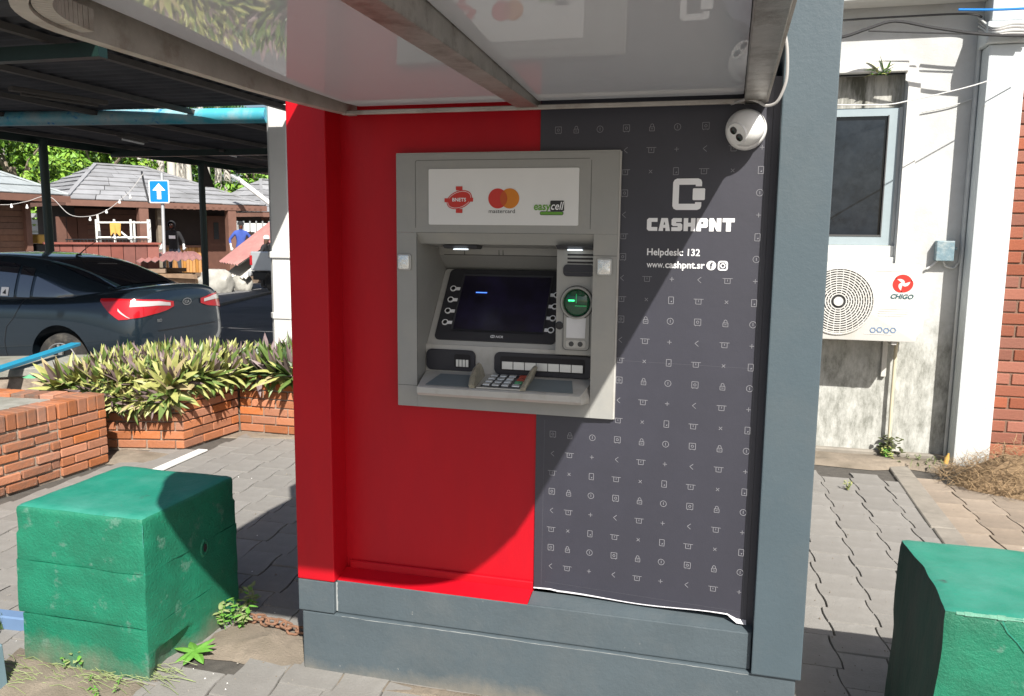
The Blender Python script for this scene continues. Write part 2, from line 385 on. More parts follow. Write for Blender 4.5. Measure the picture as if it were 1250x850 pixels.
# ------------------------------------------------------------------ mesh tools
class MB:
    def __init__(self):
        self.v, self.f, self.m = [], [], []

    def add(self, verts, faces, mi=0):
        b = len(self.v)
        self.v += [tuple(q) for q in verts]
        for fc in faces:
            self.f.append([b + i for i in fc])
            self.m.append(mi)
        return self

    def box(self, x0, x1, y0, y1, z0, z1, mi=0):
        return self.add([(x0, y0, z0), (x1, y0, z0), (x1, y1, z0), (x0, y1, z0), (x0, y0, z1), (x1, y0, z1), (x1, y1, z1), (x0, y1, z1)],
                        [(0, 3, 2, 1), (4, 5, 6, 7), (0, 1, 5, 4), (1, 2, 6, 5), (2, 3, 7, 6), (3, 0, 4, 7)], mi)

    def obox(self, c, ax, ay, az, mi=0):
        c, ax, ay, az = Vector(c), Vector(ax), Vector(ay), Vector(az)
        P = [c + sx * ax + sy * ay + sz * az for sz in (-1, 1) for sx, sy in ((-1, -1), (1, -1), (1, 1), (-1, 1))]
        fs = [(0, 3, 2, 1), (4, 5, 6, 7), (0, 1, 5, 4), (1, 2, 6, 5), (2, 3, 7, 6), (3, 0, 4, 7)]
        if ax.cross(ay).dot(az) < 0:
            fs = [tuple(reversed(q)) for q in fs]
        return self.add(P, fs, mi)

    def bar(self, a, b, w, h, mi=0, up=(0, 0, 1)):
        a, b = Vector(a), Vector(b)
        d = b - a
        u = Vector(up)
        if abs(d.normalized().dot(u)) > 0.98:
            u = Vector((0, 1, 0))
        s = d.cross(u).normalized()
        t = s.cross(d).normalized()
        return self.obox((a + b) / 2, d / 2, s * w / 2, t * h / 2, mi)

    def prism(self, front, back, mi=0, mside=None):
        n = len(front)
        self.add(front, [tuple(range(n))], mi)
        self.add(back, [tuple(reversed(range(n)))], mi)
        self.add(list(front) + list(back), [(i, i + n, (i + 1) % n + n, (i + 1) % n) for i in range(n)], mi if mside is None else mside)
        return self

    def slab(self, poly, Y0, Y1, mi=0):
        """poly of (x, z), counter-clockwise as seen from -Y; front face at Y0 (nearer), back at Y1"""
        return self.prism([(x, Y0, z) for x, z in poly], [(x, Y1, z) for x, z in poly], mi)

    def flat(self, poly, z0, z1, mi=0):
        """poly of (x, y) ccw from above"""
        return self.prism([(x, y, z1) for x, y in poly], [(x, y, z0) for x, y in poly], mi)

    def tube(self, path, r, n=8, mi=0, closed=False, caps=True):
        path = [Vector(q) for q in path]
        K = len(path)
        rs = r if isinstance(r, (list, tuple)) else [r] * K
        vs, fs = [], []
        prev = None
        for i, q in enumerate(path):
            if closed:
                d = path[(i + 1) % K] - path[i - 1]
            else:
                d = path[min(i + 1, K - 1)] - path[max(i - 1, 0)]
            d.normalize()
            if prev is None:
                a = Vector((0, 0, 1)) if abs(d.z) < 0.9 else Vector((1, 0, 0))
            else:
                a = prev
            s = (a - d * a.dot(d)).normalized()
            prev = s
            t = d.cross(s)
            for j in range(n):
                an = 2 * math.pi * j / n
                vs.append(q + (s * math.cos(an) + t * math.sin(an)) * rs[i])
        for i in range(K if closed else K - 1):
            i2 = (i + 1) % K
            for j in range(n):
                fs.append((i * n + j, i * n + (j + 1) % n, i2 * n + (j + 1) % n, i2 * n + j))
        if caps and not closed:
            fs.append(tuple(reversed(range(n))))
            fs.append(tuple(range((K - 1) * n, K * n)))
        return self.add(vs, fs, mi)

    def lathe(self, c, axis, prof, n=24, mi=0, caps=True):
        """prof: list of (radius, along axis)"""
        c, ax = Vector(c), Vector(axis).normalized()
        a = Vector((0, 0, 1)) if abs(ax.z) < 0.9 else Vector((1, 0, 0))
        s = (a - ax * a.dot(ax)).normalized()
        t = ax.cross(s)
        vs, fs = [], []
        for r, h in prof:
            for j in range(n):
                an = 2 * math.pi * j / n
                vs.append(c + ax * h + (s * math.cos(an) + t * math.sin(an)) * r)
        for i in range(len(prof) - 1):
            for j in range(n):
                fs.append((i * n + j, i * n + (j + 1) % n, (i + 1) * n + (j + 1) % n, (i + 1) * n + j))
        if caps and prof[0][0] > 1e-5:
            fs.append(tuple(reversed(range(n))))
        if caps and prof[-1][0] > 1e-5:
            fs.append(tuple(range((len(prof) - 1) * n, len(prof) * n)))
        return self.add(vs, fs, mi)

    def mesh(self, name, mats, bevel=0, seg=1, smooth=False, shift=None, merge=False, ang=30):
        me = bpy.data.meshes.new(name)
        vv = self.v if shift is None else [(a - shift[0], b - shift[1], c - shift[2]) for a, b, c in self.v]
        me.from_pydata(vv, [], self.f)
        if not isinstance(mats, (list, tuple)):
            mats = [mats]
        for k in mats:
            me.materials.append(M[k] if isinstance(k, str) else k)
        if len(mats) > 1:
            me.polygons.foreach_set('material_index', self.m)
        if bevel or merge:
            bm = bmesh.new()
            bm.from_mesh(me)
            bmesh.ops.remove_doubles(bm, verts=bm.verts, dist=1e-5)
            if bevel:
                ed = [e for e in bm.edges if len(e.link_faces) == 2 and e.calc_face_angle(0) > math.radians(ang)]
                bmesh.ops.bevel(bm, geom=ed, offset=bevel, segments=seg, profile=0.6, affect='EDGES', clamp_overlap=True)
            bm.to_mesh(me)
            bm.free()
        if smooth:
            for pl in me.polygons:
                pl.use_smooth = True
            try:
                me.set_sharp_from_angle(angle=math.radians(38))
            except Exception:
                pass
        me.update()
        return me

    def build(self, name, mats, parent=None, **k):
        return obj(name, self.mesh(name, mats, **k), parent)


def obj(name, me, parent=None, loc=None):
    o = bpy.data.objects.new(name, me)
    COL.objects.link(o)
    if loc is not None:
        o.location = loc
    if parent is not None:
        setpar(o, parent)
    return o


def setpar(o, p):
    o.parent = p
    # all builders work in world coordinates; parents carry translation only
    w = world_loc(p)
    o.matrix_parent_inverse = Matrix.Translation(-w)


def world_loc(p):
    if p.parent is None:
        return Vector(p.location)
    return world_loc(p.parent) + p.matrix_parent_inverse.translation + Vector(p.location)


def tag(o, label=None, cat=None, group=None, kind=None):
    if label:
        o['label'] = label
    if cat:
        o['category'] = cat
    if group:
        o['group'] = group
    if kind:
        o['kind'] = kind
    return o


def thing(name, loc, label, cat, group=None):
    o = bpy.data.objects.new(name, None)
    o.empty_display_size = 0.1
    COL.objects.link(o)
    o.location = loc
    tag(o, label, cat, group)
    return o


def copy_tree(o, parent=None):
    c = o.copy()
    COL.objects.link(c)
    if parent is not None:
        c.parent = parent
    for ch in list(o.children):
        copy_tree(ch, c)
    return c


def text2d(body, size, shear=0.0, bold=0.0, spacing=1.0, width=1.0):
    """flat text outline -> (verts [(x,y)], faces), left aligned at 0, baseline 0"""
    cu = bpy.data.curves.new('t', 'FONT')
    cu.body = body
    cu.size = size
    cu.shear = shear
    cu.offset = bold * size
    cu.space_character = spacing
    cu.resolution_u = 3
    ob = bpy.data.objects.new('t', cu)
    COL.objects.link(ob)
    dg = bpy.context.evaluated_depsgraph_get()
    me = bpy.data.meshes.new_from_object(ob.evaluated_get(dg))
    vs = [(v.co.x * width, v.co.y) for v in me.vertices]
    fs = [tuple(p.vertices) for p in me.polygons]
    bpy.data.objects.remove(ob)
    bpy.data.curves.remove(cu)
    bpy.data.meshes.remove(me)
    return vs, fs


def put_text(mb, body, size, x, z, Y, fit=None, mi=0, **k):
    vs, fs = text2d(body, size, **k)
    if not vs:
        return
    xs = [q[0] for q in vs]
    s = 1.0
    if fit:
        s = fit / (max(xs) - min(xs))
    x0 = min(xs)
    mb.add([(x + (a - x0) * s, Y, z + b) for a, b in vs], fs, mi)


def circ(cx, cz, r, n=24, rz=None, a0=0, a1=2 * math.pi, rot=0):
    rz = rz or r
    out = []
    for i in range(n):
        a = a0 + (a1 - a0) * i / n
        x, z = r * math.cos(a), rz * math.sin(a)
        out.append((cx + x * math.cos(rot) - z * math.sin(rot), cz + x * math.sin(rot) + z * math.cos(rot)))
    return out


def rrect(x0, x1, z0, z1, r, n=5):
    out = []
    for cx, cz, a in ((x1 - r, z1 - r, 0), (x0 + r, z1 - r, 90), (x0 + r, z0 + r, 180), (x1 - r, z0 + r, 270)):
        for i in range(n + 1):
            t = math.radians(a + 90 * i / n)
            out.append((cx + r * math.cos(t), cz + r * math.sin(t)))
    return out


def ringface(mb, outer, inner, Y, mi=0):
    n = len(outer)
    mb.add([(x, Y, z) for x, z in outer] + [(x, Y, z) for x, z in inner],
           [(i, (i + 1) % n, n + (i + 1) % n, n + i) for i in range(n)], mi)


def line2(mb, a, b, w, Y, mi=0):
    ax, az = a
    bx, bz = b
    dx, dz = bx - ax, bz - az
    l = math.hypot(dx, dz) or 1
    nx, nz = -dz / l * w / 2, dx / l * w / 2
    mb.add([(ax - nx, Y, az - nz), (bx - nx, Y, bz - nz), (bx + nx, Y, bz + nz), (ax + nx, Y, az + nz)], [(0, 1, 2, 3)], mi)


def poly2(mb, pts, Y, mi=0):
    mb.add([(x, Y, z) for x, z in pts], [tuple(range(len(pts)))], mi)


from mathutils import noise as mnoise

# ================================================================== SETTING: ground, pavement
ROAD_Z = -0.10
g = MB()
g.add([(-260, -160, ROAD_Z), (260, -160, ROAD_Z), (260, 300, ROAD_Z), (-260, 300, ROAD_Z)], [(0, 1, 2, 3)])
tag(g.build('ground', 'asphalt'), kind='structure')

pav = MB()
pav.flat([(-7.5, -9), (7.5, -9), (7.5, 6.5), (-7.5, 6.5)], ROAD_Z - 0.05, -0.012)
pavement = pav.build('pavement', 'joint_sand')
tag(pavement, kind='structure')

PW, PL = 0.197, 0.2645
X0P, Y0P = 0.66, 5.072


def scurve(t):
    t = t % 1.0
    if t < 0.22:
        return 0.0
    if t > 0.78:
        return 0.025
    u = (t - 0.22) / 0.56
    return 0.025 * (3 * u * u - 2 * u ** 3)


def paver_poly():
    """one paver, joint line at y=0 (far) to y=-PL (near); right side S starts at its own far joint, left side is half a pitch out"""
    gp = 0.0028
    rgt_, lft = [], []
    for t in (0.0, 0.22, 0.42, 0.58, 0.78, 0.999):
        rgt_.append((PW + scurve(t) - gp, -t * PL))
    for t in (0.0, 0.08, 0.28, 0.499):
        lft.append((scurve(t + 0.5) + gp, -t * PL))
    for t in (0.501, 0.72, 0.92, 0.999):
        lft.append((scurve(t - 0.5) + gp, -t * PL))
    pts = [(x, min(-gp, max(-PL + gp, y))) for x, y in lft] + [(x, min(-gp, max(-PL + gp, y))) for x, y in reversed(rgt_)]
    return pts


def paver_mesh(name, mname):
    pp = paver_poly()
    cx, cy = PW / 2 + 0.015, -PL / 2
    top = [(cx + (x - cx) * 0.984, cy + (y - cy) * 0.986) for x, y in pp]
    mb = MB()
    n = len(pp)
    mb.add([(x, y, 0) for x, y in top], [tuple(range(n))])
    mb.add([(x, y, 0) for x, y in top] + [(x, y, -0.006) for x, y in pp] + [(x, y, -0.05) for x, y in pp],
           [(i, n + i, n + (i + 1) % n, (i + 1) % n) for i in range(n)] +
           [(n + i, 2 * n + i, 2 * n + (i + 1) % n, n + (i + 1) % n) for i in range(n)])
    return mb.mesh(name, mname)


PAVER = paver_mesh('paver', 'paver')
PAVER_W = paver_mesh('paver_warm', 'paver_warm')
rr = random.Random(3)


def in_any(x, y, rects):
    return any(a < x < b and c < y < d for a, b, c, d in rects)


BLOCKED = [(-1.40, 0.2, 2.62, 9), (-9, -4.15, 2.0, 9), (-9, -3.75, 5.15, 9), (-9, 9, 5.78, 9)]
cand, rest = [], []
for k in range(-36, 32):
    X = X0P + (k - 1) * PW
    off = (k % 2) * PL / 2
    for j in range(-34, 8):
        Y = Y0P + off - PL * 0.0 + j * PL
        cx, cy = X + PW / 2, Y - PL / 2
        if cy > 5.72 and cx < 0.2 or cy > 6.22 or 1.175 < cx < 1.30 or cx < -4.2 and cy > 2.6:
            continue
        if in_any(cx, cy, BLOCKED):
            continue
        if in_any(cx, cy, [(-1.96, -1.50, 2.55, 2.80)]):   # torn up beside the booth: bare soil
            continue
        if not (-6 < cx < 6):
            continue
        p = proj((cx, cy, 0))
        warm = cx > 1.3
        vis = p and -25 < p[0] < 1275 and 480 < p[1] < 880
        if vis and not (-1.3 < cx < 0.1 and cy > 2.6):
            cand.append((p[1], X, Y, warm))
        else:
            rest.append((X, Y, warm))
cand.sort(reverse=True)
for i, (q, X, Y, warm) in enumerate(cand):
    if i >= 296:
        rest.append((X, Y, warm))
        continue
    o = obj('paver', PAVER_W if warm else PAVER, pavement, (X, Y, rr.uniform(-0.004, 0.001)))
    o.rotation_euler = (rr.uniform(-0.005, 0.005), rr.uniform(-0.005, 0.005), rr.uniform(-0.007, 0.007))
pv = MB()
for X, Y, warm in rest:
    pp = paver_poly()
    dz = rr.uniform(-0.003, 0.0)
    pv.add([(X + x, Y + y, dz) for x, y in pp], [tuple(range(len(pp)))], 1 if warm else 0)
tag(pv.build('paver_field', ['paver', 'paver_warm'], pavement), kind='stuff')

kb = MB()
yk = -2.0
while yk < 6.1:
    y2 = min(yk + rr.uniform(0.9, 1.05), 6.14)
    kb.box(1.165 + rr.uniform(-.006, .006), 1.295, yk + 0.006, y2 - 0.006, -0.08, 0.008 + rr.uniform(-.004, .004))
    yk = y2
tag(kb.build('kerb_strip', 'kerb_concrete', bevel=0.006), kind='structure')


def patch(name, pts, z, mname, parent=None, amp=0.012, n=14):
    """an uneven heap or skin of loose soil: pts = outline (x, y)"""
    cx = sum(q[0] for q in pts) / len(pts)
    cy = sum(q[1] for q in pts) / len(pts)
    K = len(pts)
    mb = MB()
    vs, fs = [], []
    R = 6
    for r in range(R + 1):
        u = r / R
        for i in range(K * 4):
            a = i / 4
            i0, i1 = int(a) % K, (int(a) + 1) % K
            f_ = a - int(a)
            x = pts[i0][0] * (1 - f_) + pts[i1][0] * f_
            y = pts[i0][1] * (1 - f_) + pts[i1][1] * f_
            nz = mnoise.noise((x * 9, y * 9, 1.3))
            uu = u * (1 + 0.07 * nz)
            px, py = cx + (x - cx) * uu, cy + (y - cy) * uu
            h = z * (1 - u ** 2) + amp * mnoise.noise((px * 14, py * 14, 0)) * (1 - u ** 3) - 0.008 * u
            vs.append((px, py, h))
    n4 = K * 4
    for r in range(R):
        for i in range(n4):
            fs.append((r * n4 + i, (r + 1) * n4 + i, (r + 1) * n4 + (i + 1) % n4, r * n4 + (i + 1) % n4))
    mb.add(vs, fs)
    return mb.build(name, mname, parent, smooth=True)


for nm, pts, z, mm in (
        ('soil_patch', [(-1.98, 2.50), (-1.75, 2.52), (-1.5, 2.50), (-1.44, 2.62), (-1.44, 2.84), (-1.75, 2.86), (-1.96, 2.86)], 0.018, 'soil'),
        ('soil_patch', [(-2.6, 2.05), (-2.2, 1.98), (-1.93, 2.10), (-1.9, 2.30), (-2.2, 2.36), (-2.62, 2.40)], 0.016, 'soil'),
        ('soil_patch', [(0.3, 6.06), (1.05, 6.0), (1.3, 6.1), (1.75, 5.95), (2.0, 6.15), (2.0, 6.45), (0.3, 6.45)], 0.035, 'soil'),
        ('soil_patch', [(-4.2, 4.55), (-3.85, 4.66), (-3.80, 4.95), (-4.3, 4.97)], 0.016, 'soil'),
        ('soil_patch', [(-3.8, 5.45), (-3.3, 5.54), (-2.6, 5.54), (-2.6, 5.7), (-3.8, 5.7)], 0.012, 'soil'),
        ('soil_patch', [(-1.46, 2.47), (-0.9, 2.49), (-0.1, 2.48), (0.27, 2.48), (0.27, 2.56), (-1.46, 2.56)], 0.010, 'soil')):
    tag(patch(nm, pts, z, mm), kind='structure')

# ================================================================== THE BOOTH
YF, YP = 2.548, 2.648
booth = thing('cash_machine_booth', (-0.6, 3.3, 0), 'red and blue grey walk up booth with a rounded steel canopy', 'booth')


def rough_box(x0, x1, y0, y1, z0, z1, amp=0.0015, bev=0.006):
    mb = MB()
    mb.box(x0, x1, y0, y1, z0, z1)
    return mb


MB().box(-1.44, 0.255, 2.99, 4.25, 0.0, 2.19).build('body', 'grey_paint', booth)
MB().box(-1.458, 0.265, YF, 4.27, -0.02, 0.2235).build('plinth', 'plinth_paint', booth, bevel=0.006, seg=2)
MB().box(-1.3245, 0.1265, YF + 0.014, YP + 0.02, 0.2255, 0.349).build('plinth_course', 'plinth_paint', booth, bevel=0.004, seg=2)
MB().box(-1.469, -1.3265, YF - 0.006, 2.995, 0.2275, 0.347).build('pilaster_foot', 'plinth_paint', booth, bevel=0.004, seg=2)
MB().box(-1.469, -1.3225, YF - 0.008, 2.995, 0.349, 2.19).build('red_pilaster', 'red_paint', booth, bevel=0.005, seg=2)
MB().box(0.129, 0.279, YF - 0.012, 3.0, 0.2255, 2.42).build('grey_pilaster', 'grey_paint', booth, bevel=0.004, seg=2)
# recessed back panel, red half, with its dented skirting board and sill
rp = MB()
rp.slab([(-1.3225, 0.351), (-0.609, 0.351), (-0.609, 1.04), (-1.06, 1.04), (-1.06, 1.83), (-0.609, 1.83), (-0.609, 2.072), (-1.3225, 2.072)], YP, YP + 0.02)
rp.build('red_panel', 'red_paint', booth)
sk = MB()
sk.box(-1.308, -0.610, YP - 0.012, YP - 0.0005, 0.352, 0.398)
sk.build('skirting', 'red_paint', booth, bevel=0.003)
sl = MB()
sl.prism([(-1.322, YF + 0.016, 0.3505), (-0.611, YF + 0.016, 0.3505), (-0.611, YP - 0.013, 0.3715), (-1.322, YP - 0.013, 0.3715)],
         [(-1.322, YF + 0.016, 0.3485), (-0.611, YF + 0.016, 0.3485), (-0.611, YP - 0.013, 0.3485), (-1.322, YP - 0.013, 0.3485)])
sl.build('red_sill', 'red_paint', booth)
sl = MB()
sl.prism([(-0.609, YF + 0.017, 0.3505), (0.1265, YF + 0.017, 0.3505), (0.1265, YP - 0.008, 0.365), (-0.609, YP - 0.008, 0.365)],
         [(-0.609, YF + 0.017, 0.3485), (0.1265, YF + 0.017, 0.3485), (0.1265, YP - 0.008, 0.3485), (-0.609, YP - 0.008, 0.3485)])
sl.build('grey_sill', 'plinth_paint', booth)
# paint cracks along the plinth joints
rk_ = random.Random(6)


def crack(name, pts, wid, Y):
    mb = MB()
    up_, lo_ = [], []
    for (x_, z_) in pts:
        k_ = wid * rk_.uniform(0.25, 1.0)
        up_.append((x_, Y, z_ + k_))
        lo_.append((x_, Y, z_ - k_))
    n_ = len(pts)
    mb.add(lo_ + up_, [(i, i + 1, n_ + i + 1, n_ + i) for i in range(n_ - 1)])
    mb.build(name, 'crack_pale', booth)


zz = 0.2185
cpts_ = []
for i in range(60):
    zz = min(0.2215, max(0.2125, zz + rk_.uniform(-0.0016, 0.0016)))
    cpts_.append((-1.30 + 1.42 * i / 59, zz))
crack('paint_crack', cpts_, 0.0013, YF - 0.0008)
mbv = MB()
for i in range(12):
    z_ = 0.232 + i * 0.0092
    w_ = rk_.uniform(0.0012, 0.003)
    mbv.add([(-1.3255 - w_, YF + 0.0128, z_), (-1.3255 + w_ + 0.003, YF + 0.0128, z_), (-1.3255 + w_ + 0.003, YF + 0.0128, z_ + 0.0092), (-1.3255 - w_, YF + 0.0128, z_ + 0.0092)], [(0, 1, 2, 3)])
mbv.build('paint_crack', 'crack_pale', booth)
# printed vinyl sheet
vin = MB()
VX0, VX1, VYF = -0.6075, 0.108, YP - 0.006
bot = []
for i in range(25):
    u = i / 24
    x = VX0 + (VX1 - VX0) * u
    z = 0.374 + 0.004 * math.sin(u * 9) + 0.008 * u + (0.004 if u < 0.1 else 0) - (0.012 if u > 0.95 else 0)
    bot.append((x, z))
top = [(VX1, 2.072), (VX0, 2.072)]
vin.slab(bot + top + [(VX0, 1.83), (-0.385, 1.83), (-0.385, 1.04), (VX0, 1.04)], VYF, YP + 0.01)
vinyl = vin.build('vinyl_sheet', 'vinyl', booth)
# the sheet's wrapped return strip beside the grey pilaster
MB().box(0.1085, 0.1285, YP - 0.004, YP + 0.01, 0.352, 2.072).build('vinyl_return', 'vinyl', booth)
curl = MB()
vs, fs = [], []
for i, (x, z) in enumerate(bot):
    u = i / 24
    amp = 0.0012 + 0.0025 * max(0, math.sin(u * 7 + 0.5)) + (0.012 if u > 0.93 else 0)
    vs += [(x, VYF - 0.0015, z + 0.0015), (x, VYF - 0.002 - amp, z - amp * 0.45 - 0.0005)]
for i in range(24):
    fs.append((2 * i, 2 * i + 1, 2 * i + 3, 2 * i + 2))
curl.add(vs, fs)
curl.build('curled_edge', 'vinyl_back', vinyl)
# creases in the vinyl
cr = MB()
for z0, z1, x0, x1 in ((0.405, 0.398, VX0 + 0.04, VX1 - 0.02), (1.198, 1.196, -0.33, VX1 - 0.005)):
    line2(cr, (x0, z0), (x1, z1), 0.0006, VYF - 0.0008)
line2(cr, (VX0 + 0.027, 0.39), (VX0 + 0.03, 0.98), 0.0007, VYF - 0.0008)
line2(cr, (VX1 - 0.014, 0.39), (VX1 - 0.012, 1.9), 0.0007, VYF - 0.0008)
cr.build('crease', 'crease', vinyl)

# icon print: nine columns, a repeating run of three icons in three kinds of row
ic = MB()
LW = 0.0017
YI = VYF - 0.0012


def L_(a, b, w=LW):
    line2(ic, a, b, w, YI)


def P_(pts, close=True, w=LW):
    for i in range(len(pts) if close else len(pts) - 1):
        L_(pts[i], pts[(i + 1) % len(pts)], w)


def icon(kind, x, z, s):
    if kind == 'lt':
        P_([(x + 0.3 * s, z + 0.5 * s), (x - 0.3 * s, z), (x + 0.3 * s, z - 0.5 * s)], False)
    elif kind == 'basket':
        L_((x - 0.85 * s, z + 0.36 * s), (x + 0.85 * s, z + 0.36 * s))
        P_([(x - 0.45 * s, z + 0.36 * s), (x - 0.45 * s, z - 0.5 * s), (x + 0.45 * s, z - 0.5 * s), (x + 0.45 * s, z + 0.36 * s)], False)
        L_((x, z + 0.2 * s), (x, z - 0.15 * s))
    elif kind == 'plus':
        L_((x - 0.38 * s, z), (x + 0.38 * s, z))
        L_((x, z - 0.38 * s), (x, z + 0.38 * s))
    elif kind == 'x':
        L_((x - 0.28 * s, z - 0.28 * s), (x + 0.28 * s, z + 0.28 * s))
        L_((x - 0.28 * s, z + 0.28 * s), (x + 0.28 * s, z - 0.28 * s))
    elif kind == 'phone':
        P_([(x - 0.42 * s, z - 0.6 * s), (x + 0.42 * s, z - 0.6 * s), (x + 0.42 * s, z + 0.6 * s), (x - 0.42 * s, z + 0.6 * s)])
        L_((x - 0.02 * s, z - 0.3 * s), (x + 0.16 * s, z - 0.1 * s), LW * 1.6)
    elif kind == 'safe':
        P_([(x - 0.55 * s, z - 0.5 * s), (x + 0.55 * s, z - 0.5 * s), (x + 0.55 * s, z + 0.6 * s), (x - 0.55 * s, z + 0.6 * s)])
        P_(circ(x, z + 0.05 * s, 0.22 * s, 8))
        L_((x - 0.35 * s, z - 0.5 * s), (x - 0.35 * s, z - 0.66 * s))
        L_((x + 0.35 * s, z - 0.5 * s), (x + 0.35 * s, z - 0.66 * s))
    elif kind == 'lock':
        P_([(x - 0.42 * s, z - 0.55 * s), (x + 0.42 * s, z - 0.55 * s), (x + 0.42 * s, z + 0.12 * s), (x - 0.42 * s, z + 0.12 * s)])
        P_([(x + 0.26 * s, z + 0.12 * s)] + [(x + 0.26 * s * math.cos(a), z + (0.36 + 0.28 * math.sin(a)) * s) for a in (0, 0.8, 1.57, 2.34, 3.14)] + [(x - 0.26 * s, z + 0.12 * s)], False)
        L_((x - 0.2 * s, z - 0.2 * s), (x + 0.2 * s, z - 0.2 * s))
    elif kind == 'clock':
        P_(circ(x, z, 0.55 * s, 14))
        L_((x, z - 0.25 * s), (x, z + 0.28 * s))


ROWS = [['lt', 'basket', 'plus'], ['basket', 'x', 'phone'], ['safe', 'lock', 'clock']]
cols = [-0.548, -0.489, -0.412, -0.328, -0.248, -0.170, -0.085, 0.000, 0.082]
zi = 1.4665
DZ = 0.0668
for r in range(-7, 17):
    z = zi - r * DZ
    if z < 0.40 or z > 1.96:
        continue
    for c, x in enumerate(cols):
        if 1.44 < r * 0 + z < 1.80 and -0.30 < x < 0.045 and z > zi + 0.02:
            continue
        if x < -0.335 and 0.97 < z < 1.89:
            continue
        icon(ROWS[r % 3][c % 3], x, z, 0.0180)
ic.build('icon_print', 'print_grey', vinyl)

# bank emblem, lettering
em = MB()
YL = VYF - 0.0016
ex0, ex1 = PY(822, 0, YP).x, PY(857.5, 0, YP).x
EX0, EX1, EZ0, EZ1 = -0.177, -0.089, 1.682, 1.778
w = 0.019
em.add([(x, YL, z) for x, z in rrect(EX0, EX1, EZ0, EZ1, 0.012, 4)][:0], [])
# open rounded C: outer outline with a notch on the right
outl = [(EX0 + 0.012, EZ1), (EX0 + 0.004, EZ1 - 0.004), (EX0, EZ1 - 0.012), (EX0, EZ0 + 0.012), (EX0 + 0.004, EZ0 + 0.004), (EX0 + 0.012, EZ0),
        (EX1 - 0.012, EZ0), (EX1 - 0.003, EZ0 + 0.004), (EX1, EZ0 + 0.012), (EX1, EZ0 + 0.024), (EX1 - w, EZ0 + 0.024), (EX1 - w, EZ0 + w), (EX0 + w, EZ0 + w), (EX0 + w, EZ1 - w),
        (EX1 - w, EZ1 - w), (EX1 - w, EZ1 - 0.024), (EX1, EZ1 - 0.024), (EX1, EZ1 - 0.012), (EX1 - 0.003, EZ1 - 0.004), (EX1 - 0.012, EZ1)]
poly2(em, outl, YL)
mz = (EZ0 + EZ1) / 2
poly2(em, rrect(EX1 - 0.027, EX1 + 0.010, mz - 0.018, mz + 0.018, 0.003, 2), YL)
em.build('emblem', 'print_white', vinyl)

lt = MB()
GL = {  # blocky letters on a 5 x 6 grid, polygons
    'C': [[(0, .8), (.8, 0), (4.6, 0), (4.6, 1.8), (2, 1.8), (2, 4.2), (4.6, 4.2), (4.6, 6), (.8, 6), (0, 5.2)]],
    'A': [[(0, 0), (2, 0), (2, 1.4), (3, 1.4), (3, 0), (5, 0), (3.9, 6), (1.1, 6)]],
    'S': [[(0, 0), (4.0, 0), (4.7, .7), (4.7, 3.0), (4.0, 3.7), (2.0, 3.7), (2.0, 4.2), (4.4, 4.2), (4.4, 6), (.7, 6), (0, 5.3), (0, 2.9), (.7, 2.3), (2.7, 2.3), (2.7, 1.8), (0, 1.8)]],
    'H': [[(0, 0), (1.9, 0), (1.9, 2.1), (3.1, 2.1), (3.1, 0), (5, 0), (5, 6), (3.1, 6), (3.1, 3.9), (1.9, 3.9), (1.9, 6), (0, 6)]],
    'P': [[(0, 0), (1.9, 0), (1.9, 1.6), (4.1, 1.6), (4.8, 2.3), (4.8, 5.3), (4.1, 6), (0, 6)]],
    'N': [[(0, 0), (1.9, 0), (1.9, 2.6), (3.3, 0), (5, 0), (5, 6), (3.1, 6), (3.1, 3.4), (1.7, 6), (0, 6)]],
    'T': [[(1.5, 0), (3.5, 0), (3.5, 4.2), (5, 4.2), (5, 6), (0, 6), (0, 4.2), (1.5, 4.2)]]}
x = -0.254
u = 0.267 / (7 * 4.87 + 6 * 0.55)
uz = 0.040 / 6
for ch in 'CASHPNT':
    for pol in GL[ch]:
        poly2(lt, [(x + a * u, 1.617 + b * uz) for a, b in pol], YL)
    x += (max(a for a, b in GL[ch][0]) + 0.55) * u
x = -0.254
lo = lt.build('name_lettering', 'print_white', vinyl)
for ch in 'CASHPNT':
    dk = MB()
    if ch == 'P':
        poly2(dk, [(x + 1.9 * u, 1.617 + 3.4 * uz), (x + 2.9 * u, 1.617 + 3.4 * uz), (x + 2.9 * u, 1.617 + 4.3 * uz), (x + 1.9 * u, 1.617 + 4.3 * uz)], YL - 0.0006)
    if ch == 'A':
        poly2(dk, [(x + 2.15 * u, 1.617 + 2.9 * uz), (x + 2.85 * u, 1.617 + 2.9 * uz), (x + 2.6 * u, 1.617 + 4.2 * uz), (x + 2.4 * u, 1.617 + 4.2 * uz)], YL - 0.0006)
    if dk.v:
        dk.build('letter_counter', 'vinyl', lo)
    x += (max(a for a, b in GL[ch][0]) + 0.55) * u
hp = MB()
put_text(hp, 'Helpdesk: 132', 0.030, -0.2505, 1.541, YL, fit=0.164, bold=0.018)
put_text(hp, 'www.', 0.030, -0.2505, 1.502, YL, fit=0.055, bold=0.006)
put_text(hp, 'cashpnt.sr', 0.030, -0.1925, 1.502, YL, fit=0.122, bold=0.022)
ho = hp.build('helpdesk_lettering', 'print_white', vinyl)
so = MB()
poly2(so, circ(-0.051, 1.512, 0.0145, 24), YL)
sx0, sx1 = -0.031, -0.001
ringface(so, rrect(sx0, sx1, 1.497, 1.527, 0.008, 4), rrect(sx0 + 0.0045, sx1 - 0.0045, 1.5015, 1.5225, 0.005, 4), YL)
ringface(so, circ(-0.016, 1.512, 0.0078, 16), circ(-0.016, 1.512, 0.0045, 16), YL)
poly2(so, circ(-0.0085, 1.5195, 0.0018, 8), YL)
so.build('social_icons', 'print_white', vinyl)
fb = MB()
put_text(fb, 'f', 0.028, -0.0555, 1.502, YL - 0.0006, bold=0.03)
